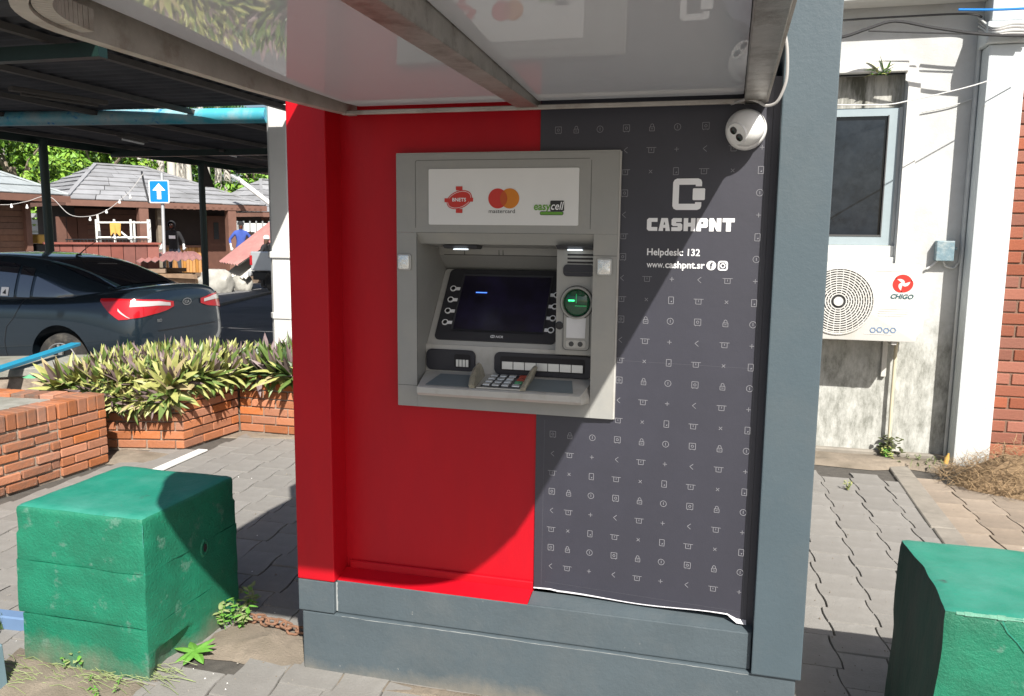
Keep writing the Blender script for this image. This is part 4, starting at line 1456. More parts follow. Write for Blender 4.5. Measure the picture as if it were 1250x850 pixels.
# ================================================================== GREEN CONCRETE BLOCKS
def lumpy_box(x0, x1, y0, y1, z0, z1, n=10, amp=0.004, rnd_=0.02, seed=0, rlow=None, chip=None, flat_right=False):
    """a cast concrete block: subdivided box, softened edges, small lumps. material 0 sides, 1 top"""
    bm = bmesh.new()
    bmesh.ops.create_cube(bm, size=1)
    bmesh.ops.subdivide_edges(bm, edges=bm.edges, cuts=n, use_grid_fill=True)
    sx, sy, sz = x1 - x0, y1 - y0, z1 - z0
    for v in bm.verts:
        p = Vector((v.co.x * sx, v.co.y * sy, v.co.z * sz))
        h = Vector((sx / 2, sy / 2, sz / 2))
        rnd = rnd_ if (rlow is None or p.z > 0) else rlow
        q = Vector([max(-h[i] + rnd, min(h[i] - rnd, p[i])) for i in range(3)])
        if flat_right and p.x > h.x - 0.03 and not (p.z > 0 and rnd > 0.01):
            q.z = p.z
        d = p - q
        if d.length > 1e-6 and sum(1 for i in range(3) if abs(d[i]) > 1e-6) > 1:
            p = q + d.normalized() * rnd
        c = p + Vector(((x0 + x1) / 2, (y0 + y1) / 2, (z0 + z1) / 2))
        s = Vector((seed * 3.1, seed * 1.7, seed))
        nv = mnoise.noise_vector(c * 7 + s) * amp + mnoise.noise_vector(c * 26 + s) * amp * 0.35
        c = c + nv
        if chip:
            c = chip(c)
        v.co = c
    for f in bm.faces:
        f.smooth = True
        f.material_index = 1 if f.normal.z > 0.6 else 0
    bm.normal_update()
    return bm


def bm_obj(bm, name, mats, parent):
    me = bpy.data.meshes.new(name)
    for f in bm.faces:
        f.smooth = True
    bm.to_mesh(me)
    bm.free()
    for k in mats:
        me.materials.append(M[k])
    try:
        me.set_sharp_from_angle(angle=math.radians(50))
    except Exception:
        pass
    return obj(name, me, parent)


LB = (-2.49, -1.935, 2.305, 2.865)
blk = thing('concrete_block', (-2.21, 2.58, 0), 'green painted concrete block of three courses with a bolt hole in its side', 'concrete block')
zc = [-0.02, 0.190, 0.395, 0.605]
for k in range(3):
    def chip(c, k=k):
        if k == 0:      # broken lower corner on the booth side
            d = math.hypot(c.y - 2.46, c.z - 0.0)
            if c.x > -1.99 and d < 0.13 and c.z < 0.10:
                c.x -= 0.05 * (1 - d / 0.13) ** 0.5
        return c
    o = bm_obj(lumpy_box(LB[0] + (0.008 if k == 0 else 0) - (0.006 if k == 1 else 0), LB[1], LB[2] + 0.002 * k, LB[3], zc[k] + 0.0006, zc[k + 1] - 0.0006, 16, 0.0045, 0.024 if k == 2 else 0.005, 3 + k, rlow=0.005, chip=chip, flat_right=True),
               'course', ['green_side', 'green_top' if k == 2 else 'green_side'], blk)
for xx, zz, sx_, sz_ in ((LB[1] + 0.001, 0.40, 0, 0),):
    pass
hx = MB()
hc = Vector((LB[1] + 0.004, 2.642, 0.372))
hx.lathe(hc, (1, 0, 0), [(0.0, -0.016), (0.010, -0.014), (0.013, -0.003), (0.019, 0.0012), (0.026, -0.005)], 11)
hx.v = [(x, y, 0.372 + (z - 0.372) * 1.5 + 0.2 * (y - 2.642)) for x, y, z in hx.v]
hx.build('bolt_hole', 'green_side', blk)
hx = MB()
hx.lathe(hc + Vector((0.0022, 0.002, 0)), (1, 0, 0), [(0.0, -0.001), (0.011, -0.001), (0.0105, 0.0003), (0.0, 0.0005)], 9)
hx.v = [(x, y, 0.372 + (z - 0.372) * 1.5 + 0.2 * (y - 2.642)) for x, y, z in hx.v]
hx.build('hole_shadow', 'dark_gap', blk)
ed = MB()     # worn pale arris of the nearest corner
for k in range(22):
    z0 = 0.05 + k * 0.0245
    w_ = 0.0025 + 0.0022 * abs(mnoise.noise((k * 1.7, 2, 1)))
    yy = 2.305 + 0.0065 + 0.002 * (0 if z0 < .19 else 1 if z0 < .395 else 2)
    ed.obox((LB[1] - 0.0065 + mnoise.noise((k * .9, 1, 4)) * 0.001, yy, z0), (w_, -w_, 0), (w_ * .3, w_ * .3, 0), (0, 0, 0.0125))
ed.build('worn_corner', 'green_top', blk)

RB = (0.600, 1.18, 2.320, 2.875)


def chip_r(c):
    # bulging, broken left arris of the top
    if c.z > 0.25:
        u = (c.y - RB[2]) / (RB[3] - RB[2])
        k = max(0.0, 1 - (c.x - RB[0]) / 0.10)
        lift = max(0.0, (c.z - 0.25) / 0.35)
        c.x += k * lift * (0.030 * math.sin(math.pi * min(1, max(0, u * 1.1))) + 0.014 * (1 - u)) * 0.6
    if c.x < RB[0] + 0.05:
        c.x -= 0.012 * (0.6 - c.z) / 0.6
        c.x += 0.008 * mnoise.noise((c.y * 8, c.z * 5, 3))
    return c


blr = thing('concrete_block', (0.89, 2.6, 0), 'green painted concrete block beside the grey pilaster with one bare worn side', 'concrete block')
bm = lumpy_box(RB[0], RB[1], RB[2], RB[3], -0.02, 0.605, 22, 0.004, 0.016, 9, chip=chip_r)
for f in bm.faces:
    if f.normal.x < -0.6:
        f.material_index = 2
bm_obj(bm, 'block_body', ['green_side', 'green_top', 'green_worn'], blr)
ed = MB()
for k in range(26):
    x0 = RB[0] + 0.05 + k * 0.02
    w_ = 0.003 + 0.003 * abs(mnoise.noise((k * 1.3, 7, 1)))
    ed.obox((x0, RB[2] + 0.0055, 0.5985 + 0.0012 * mnoise.noise((k, 3, 3))), (0.0102, 0, 0), (0, w_, w_), (0, w_ * .35, -w_ * .35))
ed.build('worn_arris', 'worn_edge', blr)
ck = MB()
cpts = [(0.75, 0.595), (0.765, 0.565), (0.79, 0.54), (0.81, 0.515), (0.835, 0.495), (0.86, 0.47), (0.9, 0.45)]
for i in range(len(cpts) - 1):
    line2(ck, cpts[i], cpts[i + 1], 0.003, RB[2] - 0.0045)
ck.build('crack_line', 'green_top', blr)

# ================================================================== chain between block and booth
chain = thing('chain', (-1.62, 2.62, 0), 'rusty iron chain lying between the green block and the booth', 'chain')
P0, P1 = PZ(303, 752, 0.03), PZ(372, 770, 0.035)
P0 = Vector((P0.x, P0.y, 0.03))
N = 8


def torus_link(L, W_, r):
    mb = MB()
    pts = []
    for i in range(20):
        a = 2 * math.pi * i / 20
        c, s_ = math.cos(a), math.sin(a)
        pts.append(Vector((c * W_ / 2 + (0 if abs(c) < 1e-6 else 0), s_ * W_ / 2 + (L - W_) / 2 * (1 if s_ > 0 else -1), 0)))
    mb.tube(pts, r, 7, closed=True)
    return mb.mesh('link', 'rust', smooth=True)


LINK = torus_link(0.052, 0.030, 0.0052)
dirc = (P1 - P0)
for i in range(N):
    t = (i + 0.5) / N
    c = P0 + dirc * t
    o = obj('chain_link', LINK, chain, (c.x, c.y + 0.008 * math.sin(i * 1.9), 0.022 + 0.010 * math.sin(t * 3.1) + (0.006 if i % 2 else 0)))
    ang = math.atan2(dirc.y, dirc.x) - math.pi / 2
    o.rotation_euler = (0.1 * math.sin(i), (0.25 if i % 2 else 1.15), ang + 0.15 * math.sin(i * 2.3))

# loose grit and chips scattered on the paving
gv = MB()
rgv = random.Random(41)
for k in range(520):
    if k % 3:
        px, py = rgv.uniform(0, 370), rgv.uniform(525, 850)
    else:
        px, py = rgv.uniform(985, 1250), rgv.uniform(560, 850)
    q = PZ(px, py, 0)
    if q.y > 5.6 or q.x < -3.9 or (LB[0] < q.x < LB[1] and LB[2] < q.y < LB[3]) or q.x > 0.55 and q.y < 2.95:
        continue
    if -1.46 < q.x < 0.27 and q.y > 2.54:
        continue
    s_ = rgv.uniform(0.0012, 0.0042) * (2.0 if rgv.random() < 0.06 else 1)
    a = rgv.uniform(0, 6.28)
    P4 = [(q.x + s_ * math.cos(a + t) * rgv.uniform(.7, 1.4), q.y + s_ * math.sin(a + t) * rgv.uniform(.7, 1.4), 0.0) for t in (0, 1.6, 3.1, 4.7)]
    gv.add(P4 + [(q.x, q.y, s_ * 0.9 + 0.001)], [(0, 1, 4), (1, 2, 4), (2, 3, 4), (3, 0, 4)], rgv.choices([0, 1, 2], [12, 40, 48])[0])
tag(gv.build('grit', ['tile_white', 'soil', 'kerb_concrete']), 'small pale chips of grit scattered over the paving', 'grit', kind='stuff')

# ================================================================== BRICK PLANTERS
BL, BH, BD = 0.205, 0.057, 0.10


def brick_mesh(name, l, d, h, mname):
    mb = MB().box(-l / 2, l / 2, 0, d, 0, h)
    return mb.mesh(name, mname, bevel=0.004)


BRK = {}


def get_brick(l, d, h, mname):
    k = (round(l, 3), round(d, 3), round(h, 3), mname)
    if k not in BRK:
        BRK[k] = brick_mesh('brick', *k)
    return BRK[k]


def brick_face(parent, a, b, z0, rows, rowh, mats, joint=0.011, l=BL, rng=None, d=BD, lastcut=True, wob=0.0025):
    """rows of bricks along the wall line a->b (x, y); the wall faces to the right hand side of a->b"""
    rng = rng or random.Random(1)
    a, b = Vector((*a, 0)), Vector((*b, 0))
    L_t = (b - a).length
    u = (b - a).normalized()
    nrm = Vector((u.y, -u.x, 0))
    ang = math.atan2(u.y, u.x)
    for r in range(rows):
        pos = -(l + joint) * (0.5 if r % 2 else 0.0)
        while pos < L_t - 0.03:
            s, e = max(pos, 0), min(pos + l, L_t)
            if e - s > 0.045:
                ll = e - s
                ll = l if abs(ll - l) < 0.004 else max(0.05, round(ll / 0.02) * 0.02)
                ll = min(ll, e - s + 0.004)
                me = get_brick(ll, d, rowh - joint, mats[0] if rng.random() < 0.72 else mats[1])
                c = a + u * ((s + e) / 2) + nrm * rng.uniform(-wob, wob)
                o = obj('brick', me, parent, (c.x, c.y, z0 + r * rowh + rng.uniform(-.001, .001)))
                o.rotation_euler = (0, rng.uniform(-.008, .008), ang + rng.uniform(-.008, .008))
            pos += l + joint


def rowlock(parent, a, b, z, h, depth, mats, w=0.062, joint=0.009, rng=None):
    rng = rng or random.Random(2)
    a, b = Vector((*a, 0)), Vector((*b, 0))
    L_t = (b - a).length
    u = (b - a).normalized()
    ang = math.atan2(u.y, u.x)
    n = int(L_t / (w + joint))
    p = L_t / n
    for i in range(n):
        c = a + u * (p * (i + 0.5))
        me = get_brick(p - joint, depth, h, mats[0] if rng.random() < 0.7 else mats[1])
        o = obj('brick', me, parent, (c.x, c.y, z + rng.uniform(-.002, .002)))
        o.rotation_euler = (rng.uniform(-.01, .01), rng.uniform(-.012, .012), ang + rng.uniform(-.012, .012))


def quad_block(pts, z0, z1, inset=0.0):
    mb = MB()
    mb.flat(pts, z0, z1)
    return mb


# wall A: the low concrete-filled planter behind the left block. Its long face looks towards +X
pa = thing('brick_planter', (-5.0, 3.7, 0), 'weathered low brick planter filled with bare concrete behind the green block', 'planter')
A_s, A_m, A_e = Vector((-4.30, 2.3)), Vector((-4.135, 4.215)), Vector((-4.103, 4.606))
quad_block([(-6.6, 2.3), (A_s.x - 0.012, 2.3), (A_e.x - 0.012, A_e.y - 0.004), (-6.6, 4.45)], -0.05, 0.385).build('core', 'mortar', pa)
rg_ = random.Random(11)
# +X side is on the right hand of the direction of growing Y
brick_face(pa, A_s, A_m, 0.006, 6, 0.0635, ('brick_b', 'brick'), rng=rg_, wob=0.009, joint=0.015)
brick_face(pa, A_m + Vector((0.006, 0.01)), A_e, 0.006, 6, 0.0635, ('brick', 'brick'), rng=rg_, wob=0.0015, joint=0.010)
rowlock(pa, A_s, A_m, 0.389, 0.102, 0.16, ('brick_b', 'brick'), rng=rg_)
rowlock(pa, A_m + Vector((0.002, 0.008)), A_e, 0.389, 0.102, 0.16, ('brick', 'brick_b'), rng=rg_)
rowlock(pa, (A_e.x - 0.17, A_e.y - 0.012), (-6.5, 4.40), 0.387, 0.102, 0.15, ('brick', 'brick_b'), w=0.10, rng=rg_)
quad_block([(-6.6, 2.4), (A_s.x - 0.15, 2.4), (A_e.x - 0.165, A_e.y - 0.165), (-6.6, 4.28)], 0.386, 0.462).build('concrete_fill', 'concrete_fill', pa)

pb = thing('brick_planter', (-4.4, 5.5, 0), 'corner brick planter below the pale spiky plants', 'planter')
Bc, Br, Bl = Vector((-3.828, 5.048)), Vector((-3.765, 5.655)), Vector((-4.72, 4.82))
quad_block([(Bl.x, Bl.y + 0.012), (Bc.x - 0.012, Bc.y + 0.012), (Br.x - 0.012, Br.y + 0.3), (-4.9, 5.95)], -0.05, 0.455).build('core', 'mortar', pb)
brick_face(pb, Bl, Bc, 0.008, 7, 0.068, ('brick', 'brick_b'), rng=rg_)
brick_face(pb, Bc, Br, 0.008, 7, 0.068, ('brick', 'brick'), rng=rg_)
pc = thing('brick_planter', (-3.0, 6.0, 0), 'brick planter below the green spiky plants beside the white pillar', 'planter')
Cl, Cr = Vector((-3.755, 5.662)), Vector((-1.9, 5.672))
quad_block([(Cl.x + .002, Cl.y + 0.012), (Cr.x, Cr.y + 0.012), (Cr.x, 6.35), (Cl.x + .002, 6.35)], -0.05, 0.462).build('core', 'mortar', pc)
brick_face(pc, Cl, Cr, 0.008, 7, 0.069, ('brick', 'brick'), rng=rg_)
for par, pts in ((pb, [(Bl.x + .08, Bl.y + 0.12), (Bc.x - 0.12, Bc.y + 0.12), (Br.x - 0.12, Br.y + 0.2), (-4.8, 5.85)]), (pc, [(Cl.x + .1, Cl.y + 0.12), (Cr.x - .1, Cr.y + 0.12), (Cr.x - .1, 6.25), (Cl.x + .1, 6.25)])):
    quad_block(pts, 0.45, 0.475).build('planter_soil', 'soil', par)
# low capped wall further left with the blue strap
pd_ = thing('garden_wall', (-6.4, 5.35, 0), 'low wall with a concrete cap in front of the parked car', 'wall')
q0, q1 = PZ(0, 466, 0.47), PZ(92, 446, 0.47)
q2, q3 = PZ(92, 428, 0.47), PZ(-40, 446, 0.47)
quad_block([(q0.x - 1.2, q0.y - 0.25), (q1.x, q1.y), (q1.x + 0.08, q1.y + 0.75), (q0.x - 1.2, q0.y + 0.9)], -0.1, 0.40).build('core', 'mortar', pd_)
quad_block([(q0.x - 1.2, q0.y - 0.28), (q1.x + 0.02, q1.y - 0.02), (q1.x + 0.1, q1.y + 0.77), (q0.x - 1.2, q0.y + 0.92)], 0.402, 0.47).build('cap', 'concrete_fill', pd_, bevel=0.008)
e0, e1 = PZ(-30, 461, 0.50), PZ(93, 426, 0.50)
sp = MB()
sp.bar((e0.x, e0.y, 0.505), (e1.x, e1.y, 0.545), 0.09, 0.03)
tag(sp.build('painted_plank', 'blue_strap', bevel=0.004), 'bright blue painted plank lying along the garden wall', 'plank')
rg2 = MB()
c = PZ(36, 462, 0.47)
for k in range(7):
    a = k * 0.9
    rg2.add([(c.x + 0.06 * math.cos(a), c.y + 0.03 * math.sin(a), 0.474), (c.x + 0.06 * math.cos(a + .9), c.y + 0.03 * math.sin(a + .9), 0.475), (c.x, c.y, 0.50)], [(0, 1, 2)])
tag(rg2.build('rag', 'green_plastic'), 'small crumpled green scrap on the concrete planter fill', 'litter')

# ---- spiky plants
def leaf(mb, base, az, el, L, W_, droop, mi, rng, roll=0.0):
    d = Vector((math.cos(az) * math.cos(el), math.sin(az) * math.cos(el), math.sin(el)))
    side = Vector((-math.sin(az), math.cos(az), 0))
    p = Vector(base)
    vs = []
    segs = 5
    for i in range(segs + 1):
        t = i / segs
        w_ = W_ * (math.sin(math.pi * (0.16 + 0.84 * t) ** 0.85) ** 0.8 if t < 1 else 0.0)
        up = side.cross(d).normalized()
        vs += [p - side * w_ / 2 + up * w_ * 0.22, p - up * 0.0, p + side * w_ / 2 + up * w_ * 0.22]
        d = (d + Vector((0, 0, -droop / segs))).normalized()
        p = p + d * (L / segs)
    fs = []
    for i in range(segs):
        fs += [(3 * i, 3 * i + 1, 3 * i + 4, 3 * i + 3), (3 * i + 1, 3 * i + 2, 3 * i + 5, 3 * i + 4)]
    mb.add(vs, fs, mi)


def rosette(name, rng, n, L, mix):
    mb = MB()
    for k in range(n):
        u = k / n
        el = math.radians(84 - 74 * u + rng.uniform(-9, 9))
        az = k * 2.399 + rng.uniform(-.3, .3)
        mi = rng.choices([0, 1, 2, 3, 4], mix)[0]
        if u < 0.2 and rng.random() < 0.3:
            mi = 3
        leaf(mb, (rng.uniform(-.02, .02), rng.uniform(-.02, .02), 0.0), az, el, L * (0.75 + 0.4 * rng.random()), 0.040 + 0.016 * rng.random(), 0.35 + 0.9 * u * rng.random() + 0.35 * u, mi, rng)
    return mb.mesh(name, ['leaf_lime', 'leaf_green', 'leaf_dark', 'leaf_purple', 'leaf_tan'], smooth=True)


rp_ = random.Random(21)
RB_ = [rosette('spiky_plant', rp_, 46, 0.205, (60, 24, 4, 6, 8)) for _ in range(4)]
RC_ = [rosette('spiky_plant', rp_, 42, 0.235, (18, 44, 18, 14, 4)) for _ in range(3)]


def plant(me, x, y, z, s, rng, tilt, label, group):
    o = obj('spiky_plant', me)
    o.location = (x, y, z)
    o.scale = (s, s, s)
    o.rotation_euler = (tilt[1], tilt[0], rng.uniform(0, 6.28))
    # tilt about world axes: compose
    o.rotation_euler = (Matrix.Rotation(tilt[0], 3, 'Y') @ Matrix.Rotation(tilt[1], 3, 'X') @ Matrix.Rotation(rng.uniform(0, 6.28), 3, 'Z')).to_euler()
    tag(o, label, 'plant', group)


lab_b, grp_b = 'pale lime and purple spiky plant in the corner brick planter', 'spiky plants in the corner planter'
lab_c, grp_c = 'dark green and purple spiky plant in the planter beside the white pillar', 'spiky plants by the white pillar'
n2 = Bc - Bl
for row in range(6):
    for k in range(12):
        u = (k + 0.5 + (0.5 if row % 2 else 0)) / 12
        q = Bl + n2 * (u * 1.0) + Vector((-0.02, 0.13)) * 0 + Vector((0.06 * row / 5, 0.04 + row * 0.145))
        q += Vector((rp_.uniform(-.04, .04), rp_.uniform(-.04, .04)))
        if q.x > -3.80 + 0.03 * row:
            continue
        fr_ = row == 0
        ed_ = q.x > -3.98
        tl = (0.55 if ed_ else 0.0, 0.62 if fr_ else 0.12)
        plant(rp_.choice(RB_), q.x, q.y, 0.455 + (0.02 if not fr_ else 0.0) + rp_.uniform(0, .05), rp_.uniform(0.72, 1.22), rp_, tl, lab_b, grp_b)
for k in range(8):      # hanging down the front
    q = Bl + n2 * (0.28 + 0.09 * k) + Vector((0.0, -0.02))
    plant(rp_.choice(RC_ if k < 3 else RB_), q.x, q.y, 0.40 + rp_.uniform(-.03, .03), 0.85, rp_, (0.0, 1.25), lab_b, grp_b)
for row in range(4):
    for k in range(13):
        x = -3.70 + (k + (0.5 if row % 2 else 0)) * 0.14 + rp_.uniform(-.03, .03)
        y = 5.71 + row * 0.15 + rp_.uniform(-.03, .03)
        plant(rp_.choice(RC_), x, y, 0.46 + rp_.uniform(0, .05), rp_.uniform(0.8, 1.25), rp_, (0.0, 0.45 if row == 0 else 0.05), lab_c, grp_c)

# white tile strip on the pavement
t0, t1 = PZ(190, 574, 0.012), PZ(248, 549, 0.012)
ts = MB().bar((t0.x, t0.y, 0.008), (t1.x, t1.y, 0.010), 0.075, 0.012)
tag(ts.build('tile_strip', 'tile_white', bevel=0.002), 'narrow white tile strip lying on the paving by the planter corner', 'tile')

# ================================================================== WEEDS
def weed(name, c, n, L, spread, mats, rng, label, up=0.9, wl=0.35):
    mb = MB()
    for k in range(n):
        az = rng.uniform(0, 6.28)
        r = spread * math.sqrt(rng.random())
        b = Vector((c[0] + r * math.cos(az), c[1] + r * math.sin(az), c[2]))
        h = L * rng.uniform(0.3, 1.0)
        tip = b + Vector((rng.uniform(-.4, .4) * h, rng.uniform(-.4, .4) * h, h * up))
        mb.tube([b, (b + tip) / 2 + Vector((0, 0, h * .1)), tip], 0.0016, 4, 0)
        for j in range(5):
            q = b + (tip - b) * (0.35 + 0.16 * j)
            leaf(mb, q, rng.uniform(0, 6.28), rng.uniform(0, 0.9), L * wl * rng.uniform(.6, 1.1), L * wl * 0.42, 0.8, rng.choice([0, 1]), rng)
    tag(mb.build(name, mats), label, 'weed')


rw = random.Random(5)
q = PZ(282, 765, 0.0)
weed('weed_clump', (q.x, q.y, 0.008), 16, 0.12, 0.07, ['weed', 'weed_pale'], rw, 'feathery pale green weed clump beside the rusty chain')
q = PZ(295, 745, 0.0)
weed('weed_clump', (q.x, q.y, 0.008), 10, 0.12, 0.05, ['weed_pale', 'weed'], rw, 'upright pale weed in the corner where block meets chain')
bl_ = MB()
q = PZ(238, 800, 0.0)
for k in range(9):
    leaf(bl_, (q.x, q.y, 0.02), k * 2.4, rw.uniform(0.1, 0.8), 0.085, 0.034, 0.7, 0, rw)
tag(bl_.build('broadleaf_weed', 'weed', smooth=True), 'bright green broad leaved weed at the broken foot of the block', 'weed')
q = PZ(98, 815, 0.0)
weed('weed_clump', (q.x, q.y, 0.005), 6, 0.10, 0.05, ['weed_pale', 'weed'], rw, 'small round leaved weed in front of the green block')
q = PZ(120, 843, 0.0)
weed('weed_clump', (q.x, q.y, 0.005), 7, 0.05, 0.09, ['weed', 'weed_pale'], rw, 'flat green weed on the sandy joint before the block')
dg = MB()
for k in range(150):
    px = rw.uniform(5, 215)
    py = 822 + rw.uniform(-14, 16)
    q = PZ(px, py, 0.006)
    az = rw.uniform(-0.5, 0.4) + (math.pi if rw.random() < .5 else 0)
    L_l = rw.uniform(.05, .16)
    d = Vector((math.cos(az), math.sin(az), 0))
    dg.tube([q, q + d * L_l * .5 + Vector((0, 0, rw.uniform(.003, .02))), q + d * L_l], 0.0011, 3)
tag(dg.build('dry_grass', 'weed_pale'), 'dry straw stalks on the ground before the green block', 'dry grass', kind='stuff')
# dark grass and pale blue kerb stones at the block's far side
q = PZ(15, 772, 0)
gr = MB()
for k in range(160):
    b = Vector((q.x - 0.2 + rw.uniform(-.25, .16), q.y + rw.uniform(-.05, .05), 0))
    h = rw.uniform(.03, .075)
    tp = b + Vector((rw.uniform(-.03, .03), rw.uniform(-.03, .03), h))
    s_ = Vector((0.003, 0.001, 0))
    gr.add([b - s_, b + s_, tp], [(0, 1, 2)])
tag(gr.build('grass_tuft', 'leaf_dark'), 'dark grass tuft by the slate blue kerb', 'grass', kind='stuff')
q = PZ(20, 753, 0.04)
tag(MB().bar((q.x - 1.0, q.y - 0.06, 0.02), (-2.46, q.y + 0.02, 0.02), 0.06, 0.06).build('blue_kerb', 'slate_blue', bevel=0.006), 'slate blue painted kerb running behind the green block', 'kerb')
q = PY(-14, 850, 2.08)
pk = MB()
pk.prism([(q.x - 0.5, 2.02, -0.01), (q.x + 0.018, 2.02, -0.01), (q.x + 0.018, 2.15, -0.01), (q.x - 0.5, 2.15, -0.01)][::-1], [(q.x - 0.5, 2.02, 0.16), (q.x + 0.006, 2.02, 0.16), (q.x + 0.006, 2.15, 0.16), (q.x - 0.5, 2.15, 0.16)][::-1])
tag(pk.build('painted_stone', 'pale_blue', bevel=0.008), 'pale blue painted stone at the edge of the paving', 'stone')
# ================================================================== WHITE BUILDING ON THE RIGHT
YW = 6.4
bld = thing('white_building', (1.0, 6.5, 0), 'old white plastered building with a dark window and stained lower wall', 'building')
wl = MB()
# wall with a recessed window bay (opening X..1.15, z 1.40..2.75)
wl.box(1.152, 1.9, YW, YW + 0.25, 0.0, 3.55)
wl.box(-0.3, 1.152, YW, YW + 0.25, 2.752, 3.55)
wl.box(-0.3, 1.152, YW, YW + 0.25, 0.0, 1.47)
wl.box(-0.3, 0.25, YW, YW + 0.25, 1.47, 2.752)
wl.build('wall', 'white_wall', bld, merge=True)
MB().box(-0.5, 1.83, YW - 0.05, YW + 0.2, -0.05, 0.045).build('footing', 'kerb_concrete', bld, bevel=0.01)
MB().box(0.252, 1.15, YW + 0.085, YW + 0.12, 2.53, 2.75).build('streaked_panel', 'streak_wall', bld)
md = MB()
md.box(0.2, 1.150, YW - 0.045, YW + 0.08, 2.752, 2.832)
md.build('window_hood', 'white_trim', bld, bevel=0.012, seg=3)
md = MB()
md.box(1.158, 1.236, YW - 0.022, YW - 0.001, 1.16, 2.66)
nn = 10
for i in range(nn):
    a0, a1 = math.pi / 2 * i / nn, math.pi / 2 * (i + 1) / nn
    c = (1.136, 2.66)
    q = [(c[0] + r * math.cos(a), c[1] + r * 1.6 * math.sin(a)) for r, a in ((0.022, a0), (0.100, a0), (0.100, a1), (0.022, a1))]
    md.slab(q, YW - 0.022, YW - 0.001)
md.build('window_moulding', 'white_trim', bld, merge=True)
win = MB()
FX1, FZ0, FZ1 = 1.128, 1.553, 2.518
win.slab([(0.25, FZ0), (FX1, FZ0), (FX1, FZ1), (0.25, FZ1), (0.25, FZ1 - 0.05), (FX1 - 0.066, FZ1 - 0.05), (FX1 - 0.066, FZ0 + 0.068), (0.25, FZ0 + 0.068)], YW + 0.05, YW + 0.10)
wo = win.build('window', 'alu', bld)
wi = MB()
wi.box(FX1 - 0.074, FX1 - 0.0665, YW + 0.046, YW + 0.098, FZ0 + 0.06, FZ1 - 0.045)
wi.box(0.25, FX1 - 0.075, YW + 0.046, YW + 0.098, FZ0 + 0.062, FZ0 + 0.0745)
wi.build('window_bead', 'seam', wo)
MB().box(0.25, FX1 - 0.067, YW + 0.072, YW + 0.080, FZ0 + 0.069, FZ1 - 0.051).build('pane', 'window_glass', wo)
MB().box(0.25, 1.150, YW + 0.03, YW + 0.13, 1.471, FZ0 - 0.002).build('window_sill', 'white_trim', bld)
MB().box(1.130, 1.1505, YW + 0.06, YW + 0.12, FZ0, FZ1 + 0.01).build('window_reveal', 'conduit', bld)
# projecting beam at the head of the wall
MB().box(-0.5, 1.86, YW - 0.20, YW - 0.001, 3.195, 3.62).build('head_beam', 'white_trim', bld, bevel=0.01)
cl_ = MB()
cl_.box(1.598, 1.826, 6.2, YW - 0.001, 0.0, 2.875)
cl_.box(1.57, 1.86, 6.17, YW - 0.001, 2.877, 3.02)
cl_.box(1.598, 1.826, 6.2, YW - 0.001, 3.022, 3.193)
cl_.build('wall_column', 'pale_paint', bld, bevel=0.012, seg=2)
# brick wall beyond the column
bwl = thing('brick_wall', (2.8, 6.5, 0), 'dark red brick wall beyond the white column', 'wall')
MB().box(1.83, 4.4, 6.315, 6.6, -0.02, 3.5).build('core', 'mortar_dark', bwl)
rb = random.Random(17)
rowh = 0.0845
for r in range(38):
    pos = 1.832 - (0.11 if r % 2 else 0)
    while pos < 2.40:
        s, e = max(pos, 1.832), pos + 0.215
        if e - s > 0.05:
            l = round((e - s) / 0.01) * 0.01
            me = get_brick(min(l, 0.215), 0.05, 0.073, 'brick_red')
            o = obj('brick', me, bwl, ((s + e) / 2, 6.305 + rb.uniform(-.002, .002), 0.01 + r * rowh))
            o.rotation_euler = (0, rb.uniform(-.006, .006), 0)
        pos += 0.226
bf = MB()
for r in range(38):
    pos = 2.40 + (0.11 if r % 2 else 0)
    while pos < 4.2:
        bf.box(pos, pos + 0.214, 6.305, 6.35, 0.01 + r * rowh, 0.083 + r * rowh)
        pos += 0.226
tag(bf.build('brick_field', 'brick_red', bwl), kind='stuff')

# ---- air conditioner
ac = thing('air_conditioner', (0.86, 6.2, 0.88), 'white outdoor air conditioner unit on the wall below the window', 'air conditioner')
ACY = 6.05
AXA, AXB, AZA, AZB = 0.42, 1.268, 0.898, 1.428
cs = MB()
cs.slab(rrect(AXA, AXB, AZA, AZB, 0.022, 4), ACY, ACY + 0.29)
case = cs.build('case', 'ac_white', ac, bevel=0.008, seg=2, smooth=True)
gcx, gcz, gR = 0.752, 1.166, 0.222
gr_ = MB()
gr_.lathe((gcx, ACY - 0.004, gcz), (0, -1, 0), [(gR + .012, 0), (gR + .012, .004), (gR + .004, .006), (gR, .002), (gR, -.002)], 48, caps=False)
gr_.build('grille_rim', 'ac_white', ac, smooth=True)
MB().lathe((gcx, ACY - 0.0015, gcz), (0, -1, 0), [(gR, 0), (gR, 0.0008), (0, 0.0009)], 48).build('fan_shadow', 'ac_black', ac)
gb = MB()
for k in range(1, 12):
    r = 0.036 + k * (gR - 0.036) / 11.5
    n = 44
    oo, ii = circ(gcx, gcz, r + 0.0042, n), circ(gcx, gcz, r - 0.0042, n)
    ringface(gb, oo, ii, ACY - 0.0075)
    ns = 10 + 2 * k
    for j in range(ns):
        a = 2 * math.pi * (j + 0.5 * (k % 2)) / ns
        r2 = r + (gR - 0.036) / 11.5
        line2(gb, (gcx + r * math.cos(a), gcz + r * math.sin(a)), (gcx + r2 * math.cos(a), gcz + r2 * math.sin(a)), 0.005, ACY - 0.0072)
gb.build('fan_grille', 'ac_white', ac)
MB().lathe((gcx, ACY - 0.006, gcz), (0, -1, 0), [(0.032, 0), (0.032, .004), (0, .005)], 24).build('grille_hub', 'ac_white', ac)
